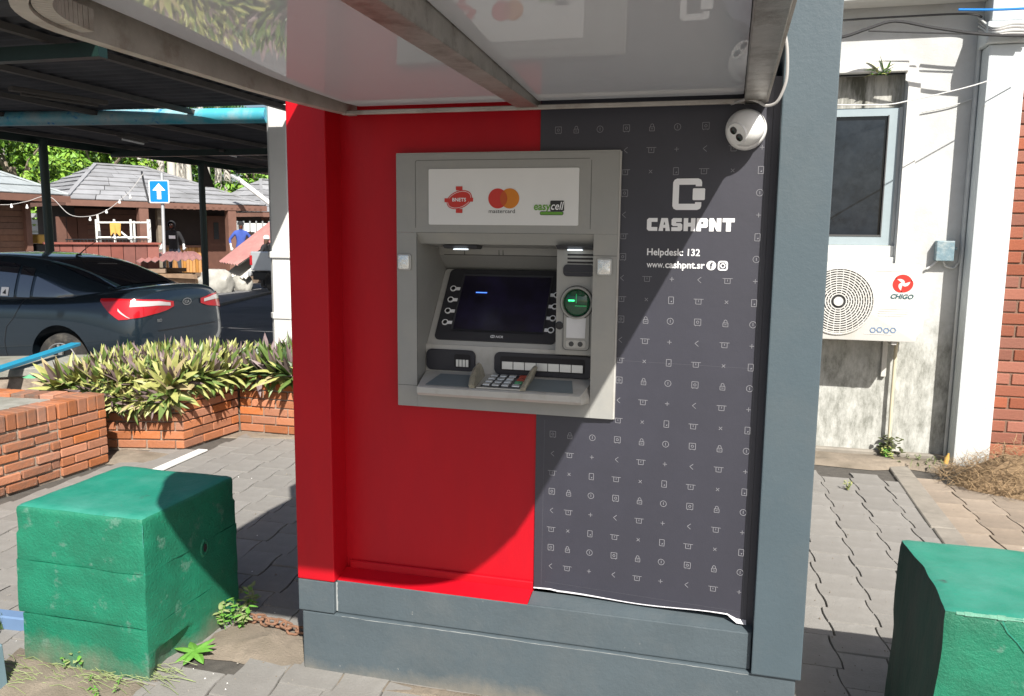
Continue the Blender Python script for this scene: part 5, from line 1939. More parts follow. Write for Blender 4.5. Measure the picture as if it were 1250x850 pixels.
for gx0, gx1, zz in [(1.012, 1.205, 1.122 - k * 0.016) for k in range(4)] + [(0.98, 1.225, 1.380), (0.93, 1.11, 0.945)]:
    MB().box(gx0, gx1, ACY - 0.0022, ACY - 0.0002, zz, zz + 0.002).build('panel_groove', 'conduit', case)
lg = MB()
cx, cz = PY(1101, 346.5, ACY).x, PY(1101, 346.5, ACY).z
for k in range(3):
    a0 = math.radians(90 + 120 * k)
    oo, ii = [], []
    for i in range(11):
        t = i / 10
        a = a0 + math.radians(-70 + 128 * t)
        w_ = 0.044 * (1 - t) ** 0.55 + 0.004
        rm = 0.030 + 0.022 * t + 0.004
        oo.append((cx + 0.006 + (rm + w_ / 2) * math.cos(a) * 1.05, cz + (rm + w_ / 2) * math.sin(a)))
        ii.append((cx + 0.006 + (rm - w_ / 2) * math.cos(a) * 1.05, cz + (rm - w_ / 2) * math.sin(a)))
    poly2(lg, ii + oo[::-1], ACY - 0.0026)
lgo = lg.build('maker_emblem', 'logo_red', case)
for f in lgo.data.polygons:
    pass
tx = MB()
q0, q1 = PY(1087, 364.5, ACY), PY(1115, 364.5, ACY)
put_text(tx, 'CHIGO', 0.044, q0.x, q0.z, ACY - 0.0026, fit=q1.x - q0.x, shear=0.25, bold=0.035)
tx.build('maker_lettering', 'logo_teal', case)
hx_ = MB()
q0 = PY(1062, 403, ACY)
for k in range(4):
    c = (q0.x + 0.018 + k * 0.043, q0.z + (0.004 if k % 2 else 0.0))
    P6 = [(c[0] + 0.021 * math.cos(math.pi / 3 * j), c[1] + 0.021 * math.sin(math.pi / 3 * j)) for j in range(6)]
    I6 = [(c[0] + 0.014 * math.cos(math.pi / 3 * j), c[1] + 0.014 * math.sin(math.pi / 3 * j)) for j in range(6)]
    ringface(hx_, P6, I6, ACY - 0.0026)
hx_.build('efficiency_badge', 'slate_blue', case)
vc = MB()
vc.prism([(AXB + .001, ACY + .05, 1.12), (AXB + .001, ACY + .05, .93), (AXB + .001, ACY + .22, .93), (AXB + .001, ACY + .22, 1.12)][::-1],
         [(AXB + .052, ACY + .08, 1.09), (AXB + .052, ACY + .08, .97), (AXB + .052, ACY + .20, .96), (AXB + .052, ACY + .20, 1.08)][::-1])
vc.build('valve_cover', 'ac_white', ac)
for x in (0.55, 1.115):
    br = MB()
    br.box(x, x + 0.035, ACY + 0.02, YW - 0.003, 0.872, 0.896)
    br.box(x, x + 0.035, YW - 0.03, YW - 0.004, 0.60, 0.871)
    br.build('bracket', 'ac_white', ac, bevel=0.003)

# drain pipe under the unit
dp = MB()
x = PY(1090, 480, 6.34).x
dp.tube([(x, 6.345, 0.03), (x - 0.004, 6.345, 0.45), (x - 0.001, 6.345, 0.862)], 0.0125, 10)
dpo = dp.build('drain_pipe', 'pipe_cream', smooth=True)
tag(dpo, 'thin cream drain pipe running down below the air conditioner', 'pipe')
# switch box with conduit
b0, b1 = PY(1144, 294, 6.33), PY(1164, 319, 6.33)
eb = thing('switch_box', ((b0.x + b1.x) / 2, YW, b1.z), 'small pale blue electrical switch box on the white wall', 'switch box')
MB().box(b0.x, b1.x, 6.325, YW - 0.002, b1.z, b0.z).build('box', 'box_blue', eb, bevel=0.006, seg=2)
MB().box(b1.x + 0.0005, b1.x + 0.022, 6.345, 6.372, b1.z + 0.075, b1.z + 0.098).build('lever', 'box_blue', eb, bevel=0.003)
MB().tube([(b0.x + 0.02, 6.375, b1.z - 0.001), (b0.x - 0.01, 6.375, b1.z - 0.035), (b0.x - 0.045, 6.38, b1.z - 0.06)], 0.008, 8).build('cable_tail', 'conduit', eb, smooth=True)
cd = MB()
cx0 = 1.578
cd.tube([(b0.x + 0.06, 6.37, b1.z - 0.001), (b0.x + 0.075, 6.375, b1.z - 0.035), (b0.x + 0.12, 6.385, b1.z - 0.052), (cx0 - 0.03, 6.388, b1.z - 0.045), (cx0 - 0.004, 6.388, b1.z - 0.01), (cx0, 6.388, b1.z + 0.1), (cx0 - 0.001, 6.388, 2.2), (cx0, 6.388, 2.98)], 0.0075, 8)
cd.build('conduit', 'conduit', eb, smooth=True)
cp = MB().tube([(1.583, 6.37, 0.02), (1.584, 6.37, 1.2), (1.585, 6.37, 3.1)], 0.011, 8)
tag(cp.build('wall_pipe', 'conduit', smooth=True), 'thin grey pipe in the corner between wall and column', 'pipe')


def cat_path(pts, k=5):
    pts = [Vector(p) for p in pts]
    out = []
    for i in range(len(pts) - 1):
        for j in range(k):
            t = j / k
            p0, p1, p2, p3 = pts[max(i - 1, 0)], pts[i], pts[i + 1], pts[min(i + 2, len(pts) - 1)]
            out.append(0.5 * ((2 * p1) + (-p0 + p2) * t + (2 * p0 - 5 * p1 + 4 * p2 - p3) * t * t + (-p0 + 3 * p1 - 3 * p2 + p3) * t ** 3))
    out.append(pts[-1])
    return out


def wire(pxs, Y, r, mt_, label, name='overhead_cable'):
    mb = MB()
    mb.tube(cat_path([PY(x, y, Yq) for (x, y, Yq) in [(a[0], a[1], a[2] if len(a) > 2 else Y) for a in pxs]]), r, 6)
    tag(mb.build(name, mt_, smooth=True), label, 'cable')


wire([(985, 52), (1030, 45), (1060, 35), (1093, 26), (1140, 34), (1200, 42), (1255, 44)], 6.12, 0.010, 'cable_black', 'thick black cable kinked upward across the white wall')
wire([(985, 32), (1030, 25), (1110, 20), (1180, 17), (1199, 21)], 6.30, 0.007, 'cable_black', 'straight black cable just below the head beam')
wire([(1060, 38), (1120, 40), (1200, 42)], 6.22, 0.005, 'cable_black', 'thin black cable running level to the column top')
wire([(985, 128, 5.2), (1075, 128, 5.6), (1110, 123, 5.8), (1190, 104, 6.0), (1255, 81, 6.1)], 6.0, 0.004, 'conduit', 'thin pale wire sagging across the window corner')
wire([(1125, 137), (1160, 130), (1192, 119)], 6.385, 0.004, 'conduit', 'short thin wire stapled to the white wall')
wire([(1170, 12, 6.14), (1215, 12, 6.13), (1260, 10, 6.13)], 6.1, 0.008, 'sign_blue', 'blue cable stretched over the column top')
for k in range(4):
    wire([(1195, 22 + 5 * k, 6.34), (1212, 34 + 3 * k, 6.14), (1235, 29 + 4 * k, 6.13), (1262, 30 + 4 * k, 6.13)], 6.13, 0.009, 'conduit' if k % 2 == 0 else 'cable_grey', 'grey cable in the bundle wrapped over the column top')
    COL.objects[-1]['group'] = 'cable bundle on the column'

# fern on the hood, weeds, hay
rf = random.Random(8)
fe = MB()
q = PY(1076, 88, YW - 0.06)
for k in range(26):
    leaf(fe, (q.x + rf.uniform(-.05, .05), YW - 0.05, q.z + rf.uniform(-0.02, .03)), rf.uniform(0, 6.28), rf.uniform(0.1, 1.4), rf.uniform(.05, .12), .016, 0.8, rf.choice([0, 1]), rf)
tag(fe.build('fern', ['leaf_lime', 'weed']), 'small yellow green fern sprouting on the window hood', 'plant')
q = PZ(1062, 548, 0.0)
weed('weed_clump', (q.x, q.y - 0.05, 0.03), 22, 0.17, 0.13, ['weed', 'weed_pale'], rf, 'bushy green weed at the wall foot beside the drain pipe', wl=0.4)
q = PZ(1080, 560, 0.0)
weed('weed_clump', (q.x, q.y - 0.05, 0.02), 10, 0.10, 0.06, ['weed', 'leaf_lime'], rf, 'low bright weed at the end of the kerb strip')
q = PZ(1040, 548, 0.0)
weed('weed_clump', (q.x, q.y, 0.03), 4, 0.09, 0.05, ['weed', 'weed'], rf, 'tiny weed at the wall foot by the grey pilaster')
q = PZ(1035, 598, 0.0)
weed('weed_clump', (q.x, q.y, 0.0), 9, 0.06, 0.012, ['weed_pale', 'leaf_lime'], rf, 'flat yellowish weed in a paving joint near the wall')
q = PZ(1125, 570, 0.0)
weed('weed_clump', (q.x, q.y, 0.02), 18, 0.06, 0.16, ['weed_pale', 'moss'], rf, 'thin creeping weed between kerb strip and white wall')
ms = MB()
for k in range(60):
    a = rf.uniform(0, 6.28)
    c = Vector((x + rf.gauss(0, 0.05), 6.335 + rf.uniform(-.03, .03), rf.uniform(0.03, 0.17)))
    leaf(ms, c, a, rf.uniform(-.3, .9), 0.04, 0.03, 0.8, 0, rf)
tag(ms.build('moss_clump', 'moss'), 'dark moss clump round the foot of the drain pipe', 'moss')
hay = MB()
hc = [PZ(1222, 590, 0.1), PZ(1245, 570, 0.1)]
rh = random.Random(4)
for k in range(2600):
    ang = rh.uniform(0, 6.28)
    rr_ = 0.50 * math.sqrt(rh.random())
    cx_, cy_ = 1.93 + rr_ * math.cos(ang) * 1.0, 5.86 + rr_ * math.sin(ang) * 0.72
    hmax = 0.30 * max(0.0, 1 - (rr_ / 0.53) ** 1.6)
    z = rh.random() ** 0.5 * hmax + 0.008
    a = rh.uniform(0, 6.28)
    L_l = rh.uniform(.06, .16)
    d = Vector((math.cos(a), math.sin(a), rh.uniform(-.35, .35)))
    p0 = Vector((cx_, cy_, z))
    bend = Vector((rh.uniform(-.4, .4), rh.uniform(-.4, .4), rh.uniform(-.1, .5))) * L_l * .4
    p1, p2 = p0 + d * L_l * .5 + bend * .5, p0 + d * L_l
    p1.z, p2.z = max(p1.z, .006), max(p2.z, .006)
    s_ = d.cross(Vector((0, 0, 1))).normalized() * 0.0016
    u_ = Vector((0, 0, 0.0014))
    mi = 0 if rh.random() < .7 else 1
    hay.add([p0 - s_, p0 + s_, p1 + s_ + u_, p1 - s_ + u_, p2], [(0, 1, 2, 3), (3, 2, 4)], mi)
for k in range(7):
    pass
hm = patch('hay_core', [(1.55, 5.66), (1.9, 5.50), (2.3, 5.58), (2.4, 5.9), (2.2, 6.15), (1.75, 6.12), (1.52, 5.95)], 0.20, 'hay_dark', amp=0.05)
heap = thing('hay_heap', (1.93, 5.86, 0), 'heap of dry brown grass clippings at the foot of the brick wall', 'hay heap')
setpar(hm, heap)
ho_ = hay.build('straw', ['hay', 'hay_dark'], heap)
ho_['kind'] = 'stuff'
yb = MB()
q = PY(1154, 564, 6.2)
yb.lathe((q.x, 6.2, 0.02), (0.2, 0, 1), [(0.016, 0), (0.016, 0.05), (0.007, 0.075), (0.007, 0.085), (0.0, 0.085)], 12)
tag(yb.build('plastic_bottle', 'cloth_yellow', smooth=True), 'tiny orange bottle at the foot of the white column', 'bottle')

# ================================================================== CARPORT
RZ = 3.2
RXL, RXR, RY0, RY1 = -11.45, -4.95, 4.9, 21.0
cport = thing('carport', (-6.6, 9.5, ROAD_Z), 'dark metal carport roof on green posts over the parked car', 'carport')
k = 0
y = RY0
rcp = random.Random(31)
TUBE_Y = (PZ(0, 145, 3.11).y + PZ(326, 141, 3.11).y) / 2
while y < RY1:
    y2 = y + 0.86
    if y < TUBE_Y - 0.1 < y2 + 0.3:
        y2 = TUBE_Y - 0.13
    mb = MB()
    segs = 40
    vs = []
    for i in range(segs + 1):
        u = i / segs
        yy = y + (y2 - y + 0.05) * u
        zz = RZ + 0.012 * math.sin(u * 2 * math.pi * 5) + 0.012 * (k % 2)
        vs += [(RXL, yy, zz), (RXR, yy, zz)]
    fs = [(2 * i, 2 * i + 1, 2 * i + 3, 2 * i + 2) for i in range(segs)]
    mb.add(vs, fs)
    mb.add([(a, b, c + 0.004) for a, b, c in vs], [tuple(reversed(f)) for f in fs])
    mb.build('roof_sheet', 'roof_dark', cport)
    y = y2
    if abs(y - (TUBE_Y - 0.13)) < 1e-6:
        y = TUBE_Y + 0.22
    k += 1
for xx in (-5.5, -6.9, -8.3, -9.7, -11.1):
    mb = MB()
    mb.box(xx - 0.035, xx + 0.035, RY0, RY1, RZ - 0.075, RZ - 0.018)
    mb.build('purlin', 'purlin', cport)
MB().box(RXL - 0.03, RXL + 0.02, RY0, RY1, RZ - 0.16, RZ + 0.05).build('edge_fascia', 'post_green', cport)
MB().box(RXR - 0.02, RXR + 0.03, RY0, RY1, RZ - 0.03, RZ + 0.05).build('edge_fascia', 'post_green', cport)
pts = []
for yy in (5.75, 13.4, 17.5):
    MB().box(RXL, RXR, yy - 0.05, yy + 0.05, RZ - 0.22, RZ - 0.107).build('cross_beam', 'post_green', cport)
for px, py in ((52, 172), (245, 192)):
    d = ray(px, py)
    t = -11.3 / d.x
    p = Vector((0, 0, EYE)) + d * t
    MB().tube([(-11.3, p.y, ROAD_Z), (-11.3, p.y, RZ - 0.1)], 0.07, 14).build('post', 'post_green', cport, smooth=True)
MB().tube([(-11.3, 6.2, ROAD_Z), (-11.3, 6.2, RZ - 0.1)], 0.07, 14).build('post', 'post_green', cport, smooth=True)
b0, b1 = PZ(-60, 146, 3.11), PZ(326, 141, 3.11)
bt = MB().tube([b0, b0 * .5 + b1 * .5, b1], 0.10, 18)
bto = bt.build('blue_tube', 'blue_tube', smooth=True)
tag(bto, 'weathered turquoise steel tube hung beneath the carport roof', 'tube')
# lamp fittings
for (xa, ya, xb, yb_), lb in (((12, 108, 130, 126), 'long dark strip light fitting under the carport roof'), ((146, 166, 178, 173), 'short strip light with a pale tube end under the carport'), ((270, 184, 290, 189), 'small strip light near the far end of the carport')):
    p0, p1 = PZ(xa, ya, RZ - 0.14), PZ(xb, yb_, RZ - 0.14)
    ft = thing('strip_light', (p0.x, p0.y, RZ - 0.14), lb, 'lamp')
    MB().bar(p0, p1, 0.09, 0.05).build('housing', 'purlin', ft, bevel=0.006)
    off = Vector((0, 0, -0.045))
    MB().tube([p0 * .9 + p1 * .1 + off, p0 * .1 + p1 * .9 + off], 0.016, 8).build('tube', 'bulb' if xa > 20 else 'purlin', ft, smooth=True)
# white pillar
pxl, pxr = PY(327, 300, 9.7).x, PY(327, 300, 9.7).x + 0.36
pil = thing('white_pillar', ((pxl + pxr) / 2, 9.85, ROAD_Z), 'white painted pillar with a collar at the corner of the carport', 'pillar')


def oct_(x0, x1, y0, y1, c):
    return [(x0 + c, y0), (x1 - c, y0), (x1, y0 + c), (x1, y1 - c), (x1 - c, y1), (x0 + c, y1), (x0, y1 - c), (x0, y0 + c)]


mb = MB()
mb.flat(oct_(pxl, pxr, 9.7, 10.06, 0.06), ROAD_Z, 3.9)
mb.build('shaft', 'white_trim', pil)
zc_ = PY(340, 312, 9.68).z
mb = MB()
mb.flat(oct_(pxl - 0.025, pxr + 0.025, 9.675, 10.085, 0.065), zc_ - 0.035, zc_ + 0.05)
mb.build('collar', 'white_trim', pil, bevel=0.012, seg=2)
mb = MB()
mb.flat(oct_(pxl - 0.015, pxr + 0.015, 9.685, 10.075, 0.065), 0.45, 0.53)
mb.build('collar', 'white_trim', pil, bevel=0.01, seg=2)

# ================================================================== PARKED CAR (rear at +X end, nose towards -X)
CARX, CARY = -5.87, 7.90
car = thing('parked_car', (CARX - 2.2, CARY, ROAD_Z), 'dark blue grey sedan parked under the carport with bright red tail lights', 'car')


def cw(x, y, z):
    return Vector((CARX - x, CARY - y, ROAD_Z + z))


SEC = [  # x, zbot, hw low, hw mid, z mid, hw shoulder, z shoulder, z deck
    (0.00, 0.42, 0.50, 0.56, 0.64, 0.50, 0.90, 0.985),
    (0.035, 0.36, 0.66, 0.70, 0.62, 0.62, 0.97, 1.07),
    (0.10, 0.31, 0.74, 0.78, 0.61, 0.70, 1.005, 1.11),
    (0.25, 0.27, 0.79, 0.83, 0.62, 0.765, 1.01, 1.115),
    (0.55, 0.25, 0.82, 0.856, 0.64, 0.81, 0.995, 1.09),
    (0.95, 0.22, 0.83, 0.862, 0.66, 0.825, 0.965, 1.03),
    (1.6, 0.20, 0.83, 0.860, 0.66, 0.825, 0.945, 0.99),
    (2.5, 0.20, 0.83, 0.860, 0.64, 0.82, 0.92, 0.965),
    (3.2, 0.20, 0.83, 0.858, 0.62, 0.80, 0.895, 0.96),
    (3.8, 0.22, 0.80, 0.83, 0.58, 0.74, 0.80, 0.88),
    (4.2, 0.25, 0.70, 0.73, 0.52, 0.62, 0.68, 0.74),
    (4.36, 0.32, 0.50, 0.54, 0.50, 0.46, 0.58, 0.62)]


def ring_pts(s):
    x, zb, hl, hm, zm, hs, zs, zd = s
    half = [(0, zb), (hl * .6, zb), (hl, zb + 0.05), (hm, (zb + zm) / 2 + 0.02), (hm, zm), (hm * .5 + hs * .5 + .012, zm * .45 + zs * .55), (hs, zs), (hs * .82, zs * .35 + zd * .65), (hs * .45, zd - 0.005), (0, zd)]
    out = [(x, y, z) for y, z in half] + [(x, -y, z) for y, z in reversed(half[1:-1])]
    return out


def loft(secs, fn, cap=True):
    mb = MB()
    vs = []
    n = None
    for s in secs:
        r = fn(s)
        n = len(r)
        vs += [tuple(cw(*q)) for q in r]
    fs = []
    for i in range(len(secs) - 1):
        for j in range(n):
            fs.append((i * n + j, i * n + (j + 1) % n, (i + 1) * n + (j + 1) % n, (i + 1) * n + j))
    fs.append(tuple(range(n)))
    fs.append(tuple(reversed(range((len(secs) - 1) * n, len(secs) * n))))
    mb.add(vs, fs)
    return mb


def subsurf(me, lv):
    ob = bpy.data.objects.new('tmp', me)
    COL.objects.link(ob)
    md_ = ob.modifiers.new('s', 'SUBSURF')
    md_.levels = lv
    md_.render_levels = lv
    dgx = bpy.context.evaluated_depsgraph_get()
    m2_ = bpy.data.meshes.new_from_object(ob.evaluated_get(dgx))
    bpy.data.objects.remove(ob)
    return m2_


def fix_normals(me):
    bm_ = bmesh.new()
    bm_.from_mesh(me)
    bmesh.ops.recalc_face_normals(bm_, faces=bm_.faces)
    for f in bm_.faces:
        f.smooth = True
    bm_.to_mesh(me)
    bm_.free()
    return me


bme = fix_normals(subsurf(loft(SEC, ring_pts).mesh('body', 'car_paint'), 2))


def boolean_cut(me, cut_me):
    oa, ob = bpy.data.objects.new('a', me), bpy.data.objects.new('b', cut_me)
    COL.objects.link(oa)
    COL.objects.link(ob)
    md_ = oa.modifiers.new('b', 'BOOLEAN')
    md_.object = ob
    md_.operation = 'DIFFERENCE'
    md_.solver = 'EXACT'
    dgx = bpy.context.evaluated_depsgraph_get()
    m2_ = bpy.data.meshes.new_from_object(oa.evaluated_get(dgx))
    bpy.data.objects.remove(oa)
    bpy.data.objects.remove(ob)
    return m2_


bvh_src = bme.copy()
for wx in (0.95, 3.52):
    cm = MB()
    a_, b_ = cw(wx, 1.2, 0.33), cw(wx, 0.55, 0.33)
    cm.tube([a_, b_], 0.372, 32)
    bme = boolean_cut(bme, fix_normals(cm.mesh('cut', 'car_black')))
for pl in bme.polygons:
    pl.use_smooth = True
try:
    bme.set_sharp_from_angle(angle=math.radians(40))
except Exception:
    pass
body = obj('body', bme, car)


def car_bvh(me):
    return BVHTree.FromPolygons([v.co[:] for v in me.vertices], [tuple(p.vertices) for p in me.polygons])


BVH = car_bvh(bvh_src)


def skin_pt(origin, target, off):
    o_, t_ = Vector(origin), Vector(target)
    hit = BVH.ray_cast(o_, (t_ - o_).normalized())
    if hit[0] is None:
        return None
    nn_ = hit[1]
    if nn_.dot(t_ - o_) > 0:
        nn_ = -nn_
    return hit[0] + nn_ * off


def corner_path(u):
    """u 0..1 round the rear left corner: from the side (x .62) to the rear centre. returns local origin outside & target"""
    if u < 0.5:
        x = 0.62 - 0.52 * (u / 0.5)
        return (x, 1.3, 0), (x, 0.2, 0)
    v = (u - 0.5) / 0.5
    y = 0.72 - 0.72 * v
    return (-0.6, y + 0.25 * (1 - v), 0), (0.5, y * 0.75, 0)


def lamp_patch(us, ztop, zbot, off, name, mt_, par, mirror=False, nz=6, thick=0.0):
    grid = []
    for i, u in enumerate(us):
        o_, t_ = corner_path(u)
        col = []
        for j in range(nz + 1):
            z = zbot[i] + (ztop[i] - zbot[i]) * j / nz
            m_ = -1 if mirror else 1
            p = skin_pt(cw(o_[0], o_[1] * m_, z), cw(t_[0], t_[1] * m_, z), off)
            col.append(p)
        if all(q is not None for q in col):
            grid.append(col)
    mb = MB()
    vs = [p for c in grid for p in c]
    n = nz + 1
    fs = [(i * n + j, (i + 1) * n + j, (i + 1) * n + j + 1, i * n + j + 1) for i in range(len(grid) - 1) for j in range(nz)]
    mb.add(vs, fs)
    return mb.build(name, mt_, par, smooth=True)


us = list(np.linspace(0.16, 0.84, 20))


def lerp_tab(tab, u):
    return float(np.interp(u, [a for a, b in tab], [b for a, b in tab]))


TT = [(0.16, 0.985), (0.3, 0.99), (0.5, 0.985), (0.7, 0.970), (0.84, 0.940)]
TB = [(0.16, 0.965), (0.26, 0.86), (0.37, 0.775), (0.45, 0.78), (0.6, 0.82), (0.76, 0.85), (0.84, 0.885)]
for mir in (False, True):
    tl = lamp_patch(us, [lerp_tab(TT, u) for u in us], [lerp_tab(TB, u) for u in us], 0.012, 'tail_light', 'lamp_red', car, mir)
    uw = list(np.linspace(0.46, 0.80, 10))
    lamp_patch(uw, [lerp_tab(TT, u) - 0.018 for u in uw], [lerp_tab(TT, u) - 0.018 - 0.062 * (1 - 0.45 * (u - .46) / .34) for u in uw], 0.016, 'reversing_lens', 'lamp_white', tl, mir, 3)
    uw = list(np.linspace(0.36, 0.47, 5))
    lamp_patch(uw, [lerp_tab(TB, u) + 0.11 - 0.10 * (u - .36) / .11 for u in uw], [lerp_tab(TB, u) + 0.085 - 0.08 * (u - .36) / .11 for u in uw], 0.016, 'lens_stripe', 'lamp_white', tl, mir, 2)
# dark lower trunk line / number plate recess and bumper line
uu = list(np.linspace(0.66, 0.995, 14))
for mir in (False, True):
    lamp_patch(uu, [0.643] * 14, [0.632] * 14, 0.003, 'trunk_gap', 'car_black', body, mir, 1)
# boot spoiler lip
# cabin
CAB = [  # x, hw base, z base, hw top, z top
    (0.44, 0.60, 1.05, 0.48, 1.085),
    (0.70, 0.70, 1.02, 0.55, 1.185),
    (1.00, 0.755, 0.99, 0.58, 1.295),
    (1.30, 0.775, 0.97, 0.595, 1.385),
    (1.60, 0.78, 0.96, 0.60, 1.430),
    (2.05, 0.78, 0.95, 0.60, 1.455),
    (2.50, 0.78, 0.94, 0.59, 1.435),
    (2.90, 0.78, 0.93, 0.57, 1.33),
    (3.30, 0.77, 0.92, 0.55, 1.10),
    (3.55, 0.72, 0.90, 0.55, 0.93)]


def cab_ring(s):
    x, hb, zb, ht, zt = s
    half = [(hb, zb - 0.06), (hb, zb), (hb * .5 + ht * .5 + 0.018, zb * .48 + zt * .52), (ht + 0.02, zt - 0.035), (ht * .72, zt - 0.006), (0, zt)]
    return [(x, y, z) for y, z in half] + [(x, -y, z) for y, z in reversed(half[:-1])]


cme = fix_normals(subsurf(loft(CAB, cab_ring).mesh('cabin', 'car_paint'), 2))
cab = obj('cabin', cme, car)
BVH_C = car_bvh(cme)


def cskin(o_, t_, off):
    o_, t_ = Vector(o_), Vector(t_)
    hit = BVH_C.ray_cast(o_, (t_ - o_).normalized())
    if hit[0] is None:
        return None
    nn_ = hit[1]
    if nn_.dot(t_ - o_) > 0:
        nn_ = -nn_
    return hit[0] + nn_ * off


def side_window(poly_fn, x0, x1, name, mt_, off, nx=12, nz=6, sgn=1):
    mb = MB()
    grid = []
    for i in range(nx + 1):
        x = x0 + (x1 - x0) * i / nx
        zb, zt = poly_fn(x)
        col = [cskin(cw(x, 1.4 * sgn, zb + (zt - zb) * j / nz), cw(x, 0.0, zb + (zt - zb) * j / nz), off) for j in range(nz + 1)]
        if all(q is not None for q in col):
            grid.append(col)
    vs = [p for c in grid for p in c]
    n = nz + 1
    mb.add(vs, [(i * n + j, i * n + j + 1, (i + 1) * n + j + 1, (i + 1) * n + j) for i in range(len(grid) - 1) for j in range(nz)])
    return mb.build(name, mt_, car, smooth=True)


def topline(x):
    return float(np.interp(x, [1.02, 1.3, 1.6, 2.05, 2.5, 2.8, 3.15], [1.13, 1.255, 1.325, 1.365, 1.355, 1.29, 1.13]))


for sgn in (1, -1):
    side_window(lambda x: (0.975, max(0.98, topline(x))), 1.38, 1.55, 'quarter_glass', 'car_glass', 0.006, 4, 5, sgn)
    side_window(lambda x: (0.972, topline(x)), 1.59, 2.18, 'rear_door_glass', 'car_glass', 0.006, 10, 6, sgn)
    side_window(lambda x: (0.965, topline(x)), 2.28, 3.02, 'front_door_glass', 'car_glass', 0.006, 10, 6, sgn)
    side_window(lambda x: (0.962, 0.974), 1.02, 3.1, 'belt_trim', 'car_black', 0.004, 20, 1, sgn)
    side_window(lambda x: (0.985, float(np.interp(x, [0.80, 1.34], [1.00, 1.20]))), 0.80, 1.34, 'fixed_quarter_panel', 'car_glass', 0.005, 6, 4, sgn)
# rear windscreen
rwm = MB()
grid = []
for i in range(11):
    x = 0.52 + 0.78 * i / 10
    hw = float(np.interp(x, [0.52, 0.8, 1.3], [0.50, 0.555, 0.53]))
    col = []
    for j in range(13):
        y = -hw + 2 * hw * j / 12
        col.append(cskin(cw(x, y, 2.2), cw(x, y, 0.5), 0.006))
    grid.append(col)
rwm.add([p for c in grid for p in c], [(i * 13 + j, i * 13 + j + 1, (i + 1) * 13 + j + 1, (i + 1) * 13 + j) for i in range(10) for j in range(12)])
fo = rwm.build('rear_window', 'car_glass', car, smooth=True)
# wheels
for wx in (0.95, 3.52):
    for sgn in (1, -1):
        c0 = cw(wx, 0.845 * sgn, 0.305)
        axd = Vector((0, -sgn, 0))
        ty = MB()
        ty.lathe(c0, axd, [(0.20, -0.16), (0.285, -0.17), (0.305, -0.13), (0.306, -0.05), (0.292, -0.005), (0.25, 0.006), (0.205, -0.006), (0.2, -0.16)], 36, caps=False)
        wob = ty.build('wheel', 'tyre', car, smooth=True)
        rm = MB()
        rm.lathe(c0, axd, [(0.0, -0.05), (0.19, -0.05), (0.206, 0.0), (0.197, 0.004), (0.188, -0.012), (0.18, -0.035)], 36, 0)
        for k_ in range(5):
            a = 2 * math.pi * k_ / 5 + 0.3
            for s2 in (-0.16, 0.16):
                dirv = Vector((math.cos(a + s2 * .4), 0, math.sin(a + s2 * .4)))
                dir2 = Vector((math.cos(a + s2), 0, math.sin(a + s2)))
                rm.bar(c0 + dirv * 0.03 + axd * 0.004, c0 + dir2 * 0.188 + axd * -0.006, 0.026, 0.02, 0, up=axd)
        rm.lathe(c0, axd, [(0.045, -0.02), (0.045, 0.006), (0.03, 0.012), (0.0, 0.013)], 20, 0)
        rm.build('rim', 'rim', wob)
        MB().lathe(c0, axd, [(0.18, -0.032), (0.18, -0.031), (0, -0.03)], 24).build('brake_shadow', 'car_black', wob)
# handle, door lines, badge, antenna, sticker
h0 = skin_pt(cw(1.78, 1.4, 0.86), cw(1.78, 0, 0.86), 0.022)
h1 = skin_pt(cw(2.00, 1.4, 0.855), cw(2.00, 0, 0.855), 0.022)
hm_ = MB()
hm_.tube([h0 + Vector((0, 0.02, 0)), h0, (h0 + h1) / 2 + Vector((0, -0.006, 0.004)), h1, h1 + Vector((0, 0.02, 0))], 0.016, 8)
hm_.build('door_handle', 'car_paint', car, smooth=True)
hcup = MB()
cpt = [skin_pt(cw(1.84 + 0.055 * math.cos(a), 1.4, 0.855 + 0.038 * math.sin(a)), cw(1.84 + 0.055 * math.cos(a), 0, 0.855 + 0.038 * math.sin(a)), 0.004) for a in np.linspace(0, 6.0, 14)]
hcup.add(cpt, [tuple(range(len(cpt)))])
hcup.build('handle_cup', 'car_black', car)
for pts in ([(1.42, 0.955), (1.46, 0.86), (1.52, 0.76), (1.62, 0.66), (1.66, 0.5), (1.66, 0.30)], [(2.22, 0.95), (2.22, 0.75), (2.20, 0.5), (2.20, 0.30)]):
    fine = []
    for i in range(len(pts) - 1):
        for j in range(5):
            t = j / 5
            fine.append((pts[i][0] * (1 - t) + pts[i + 1][0] * t, pts[i][1] * (1 - t) + pts[i + 1][1] * t))
    mb = MB()
    vs = []
    for xx, zz in fine:
        a = skin_pt(cw(xx - .004, 1.4, zz), cw(xx - .004, 0, zz), 0.003)
        b = skin_pt(cw(xx + .004, 1.4, zz), cw(xx + .004, 0, zz), 0.003)
        vs += [a, b]
    mb.add(vs, [(2 * i, 2 * i + 2, 2 * i + 3, 2 * i + 1) for i in range(len(fine) - 1)])
    mb.build('door_gap', 'car_black', car)
stk = []
for xx, zz in ((1.66, 0.985), (1.76, 0.985), (1.76, 1.075), (1.66, 1.075)):
    stk.append(cskin(cw(xx, 1.4, zz), cw(xx, 0, zz), 0.011))
MB().add(stk, [(0, 1, 2, 3)]).build('window_sticker', 'print_white', car)
dk_ = []
for xx, zz in ((1.685, 1.00), (1.735, 1.01), (1.70, 1.055)):
    dk_.append(cskin(cw(xx, 1.4, zz), cw(xx, 0, zz), 0.0125))
MB().add(dk_, [(0, 1, 2)]).build('sticker_mark', 'logo_dark', car)
ant = MB().tube([cw(1.42, 0.0, 1.415), cw(1.30, 0.0, 1.50), cw(1.12, 0.0, 1.60)], [0.008, 0.005, 0.003], 6)
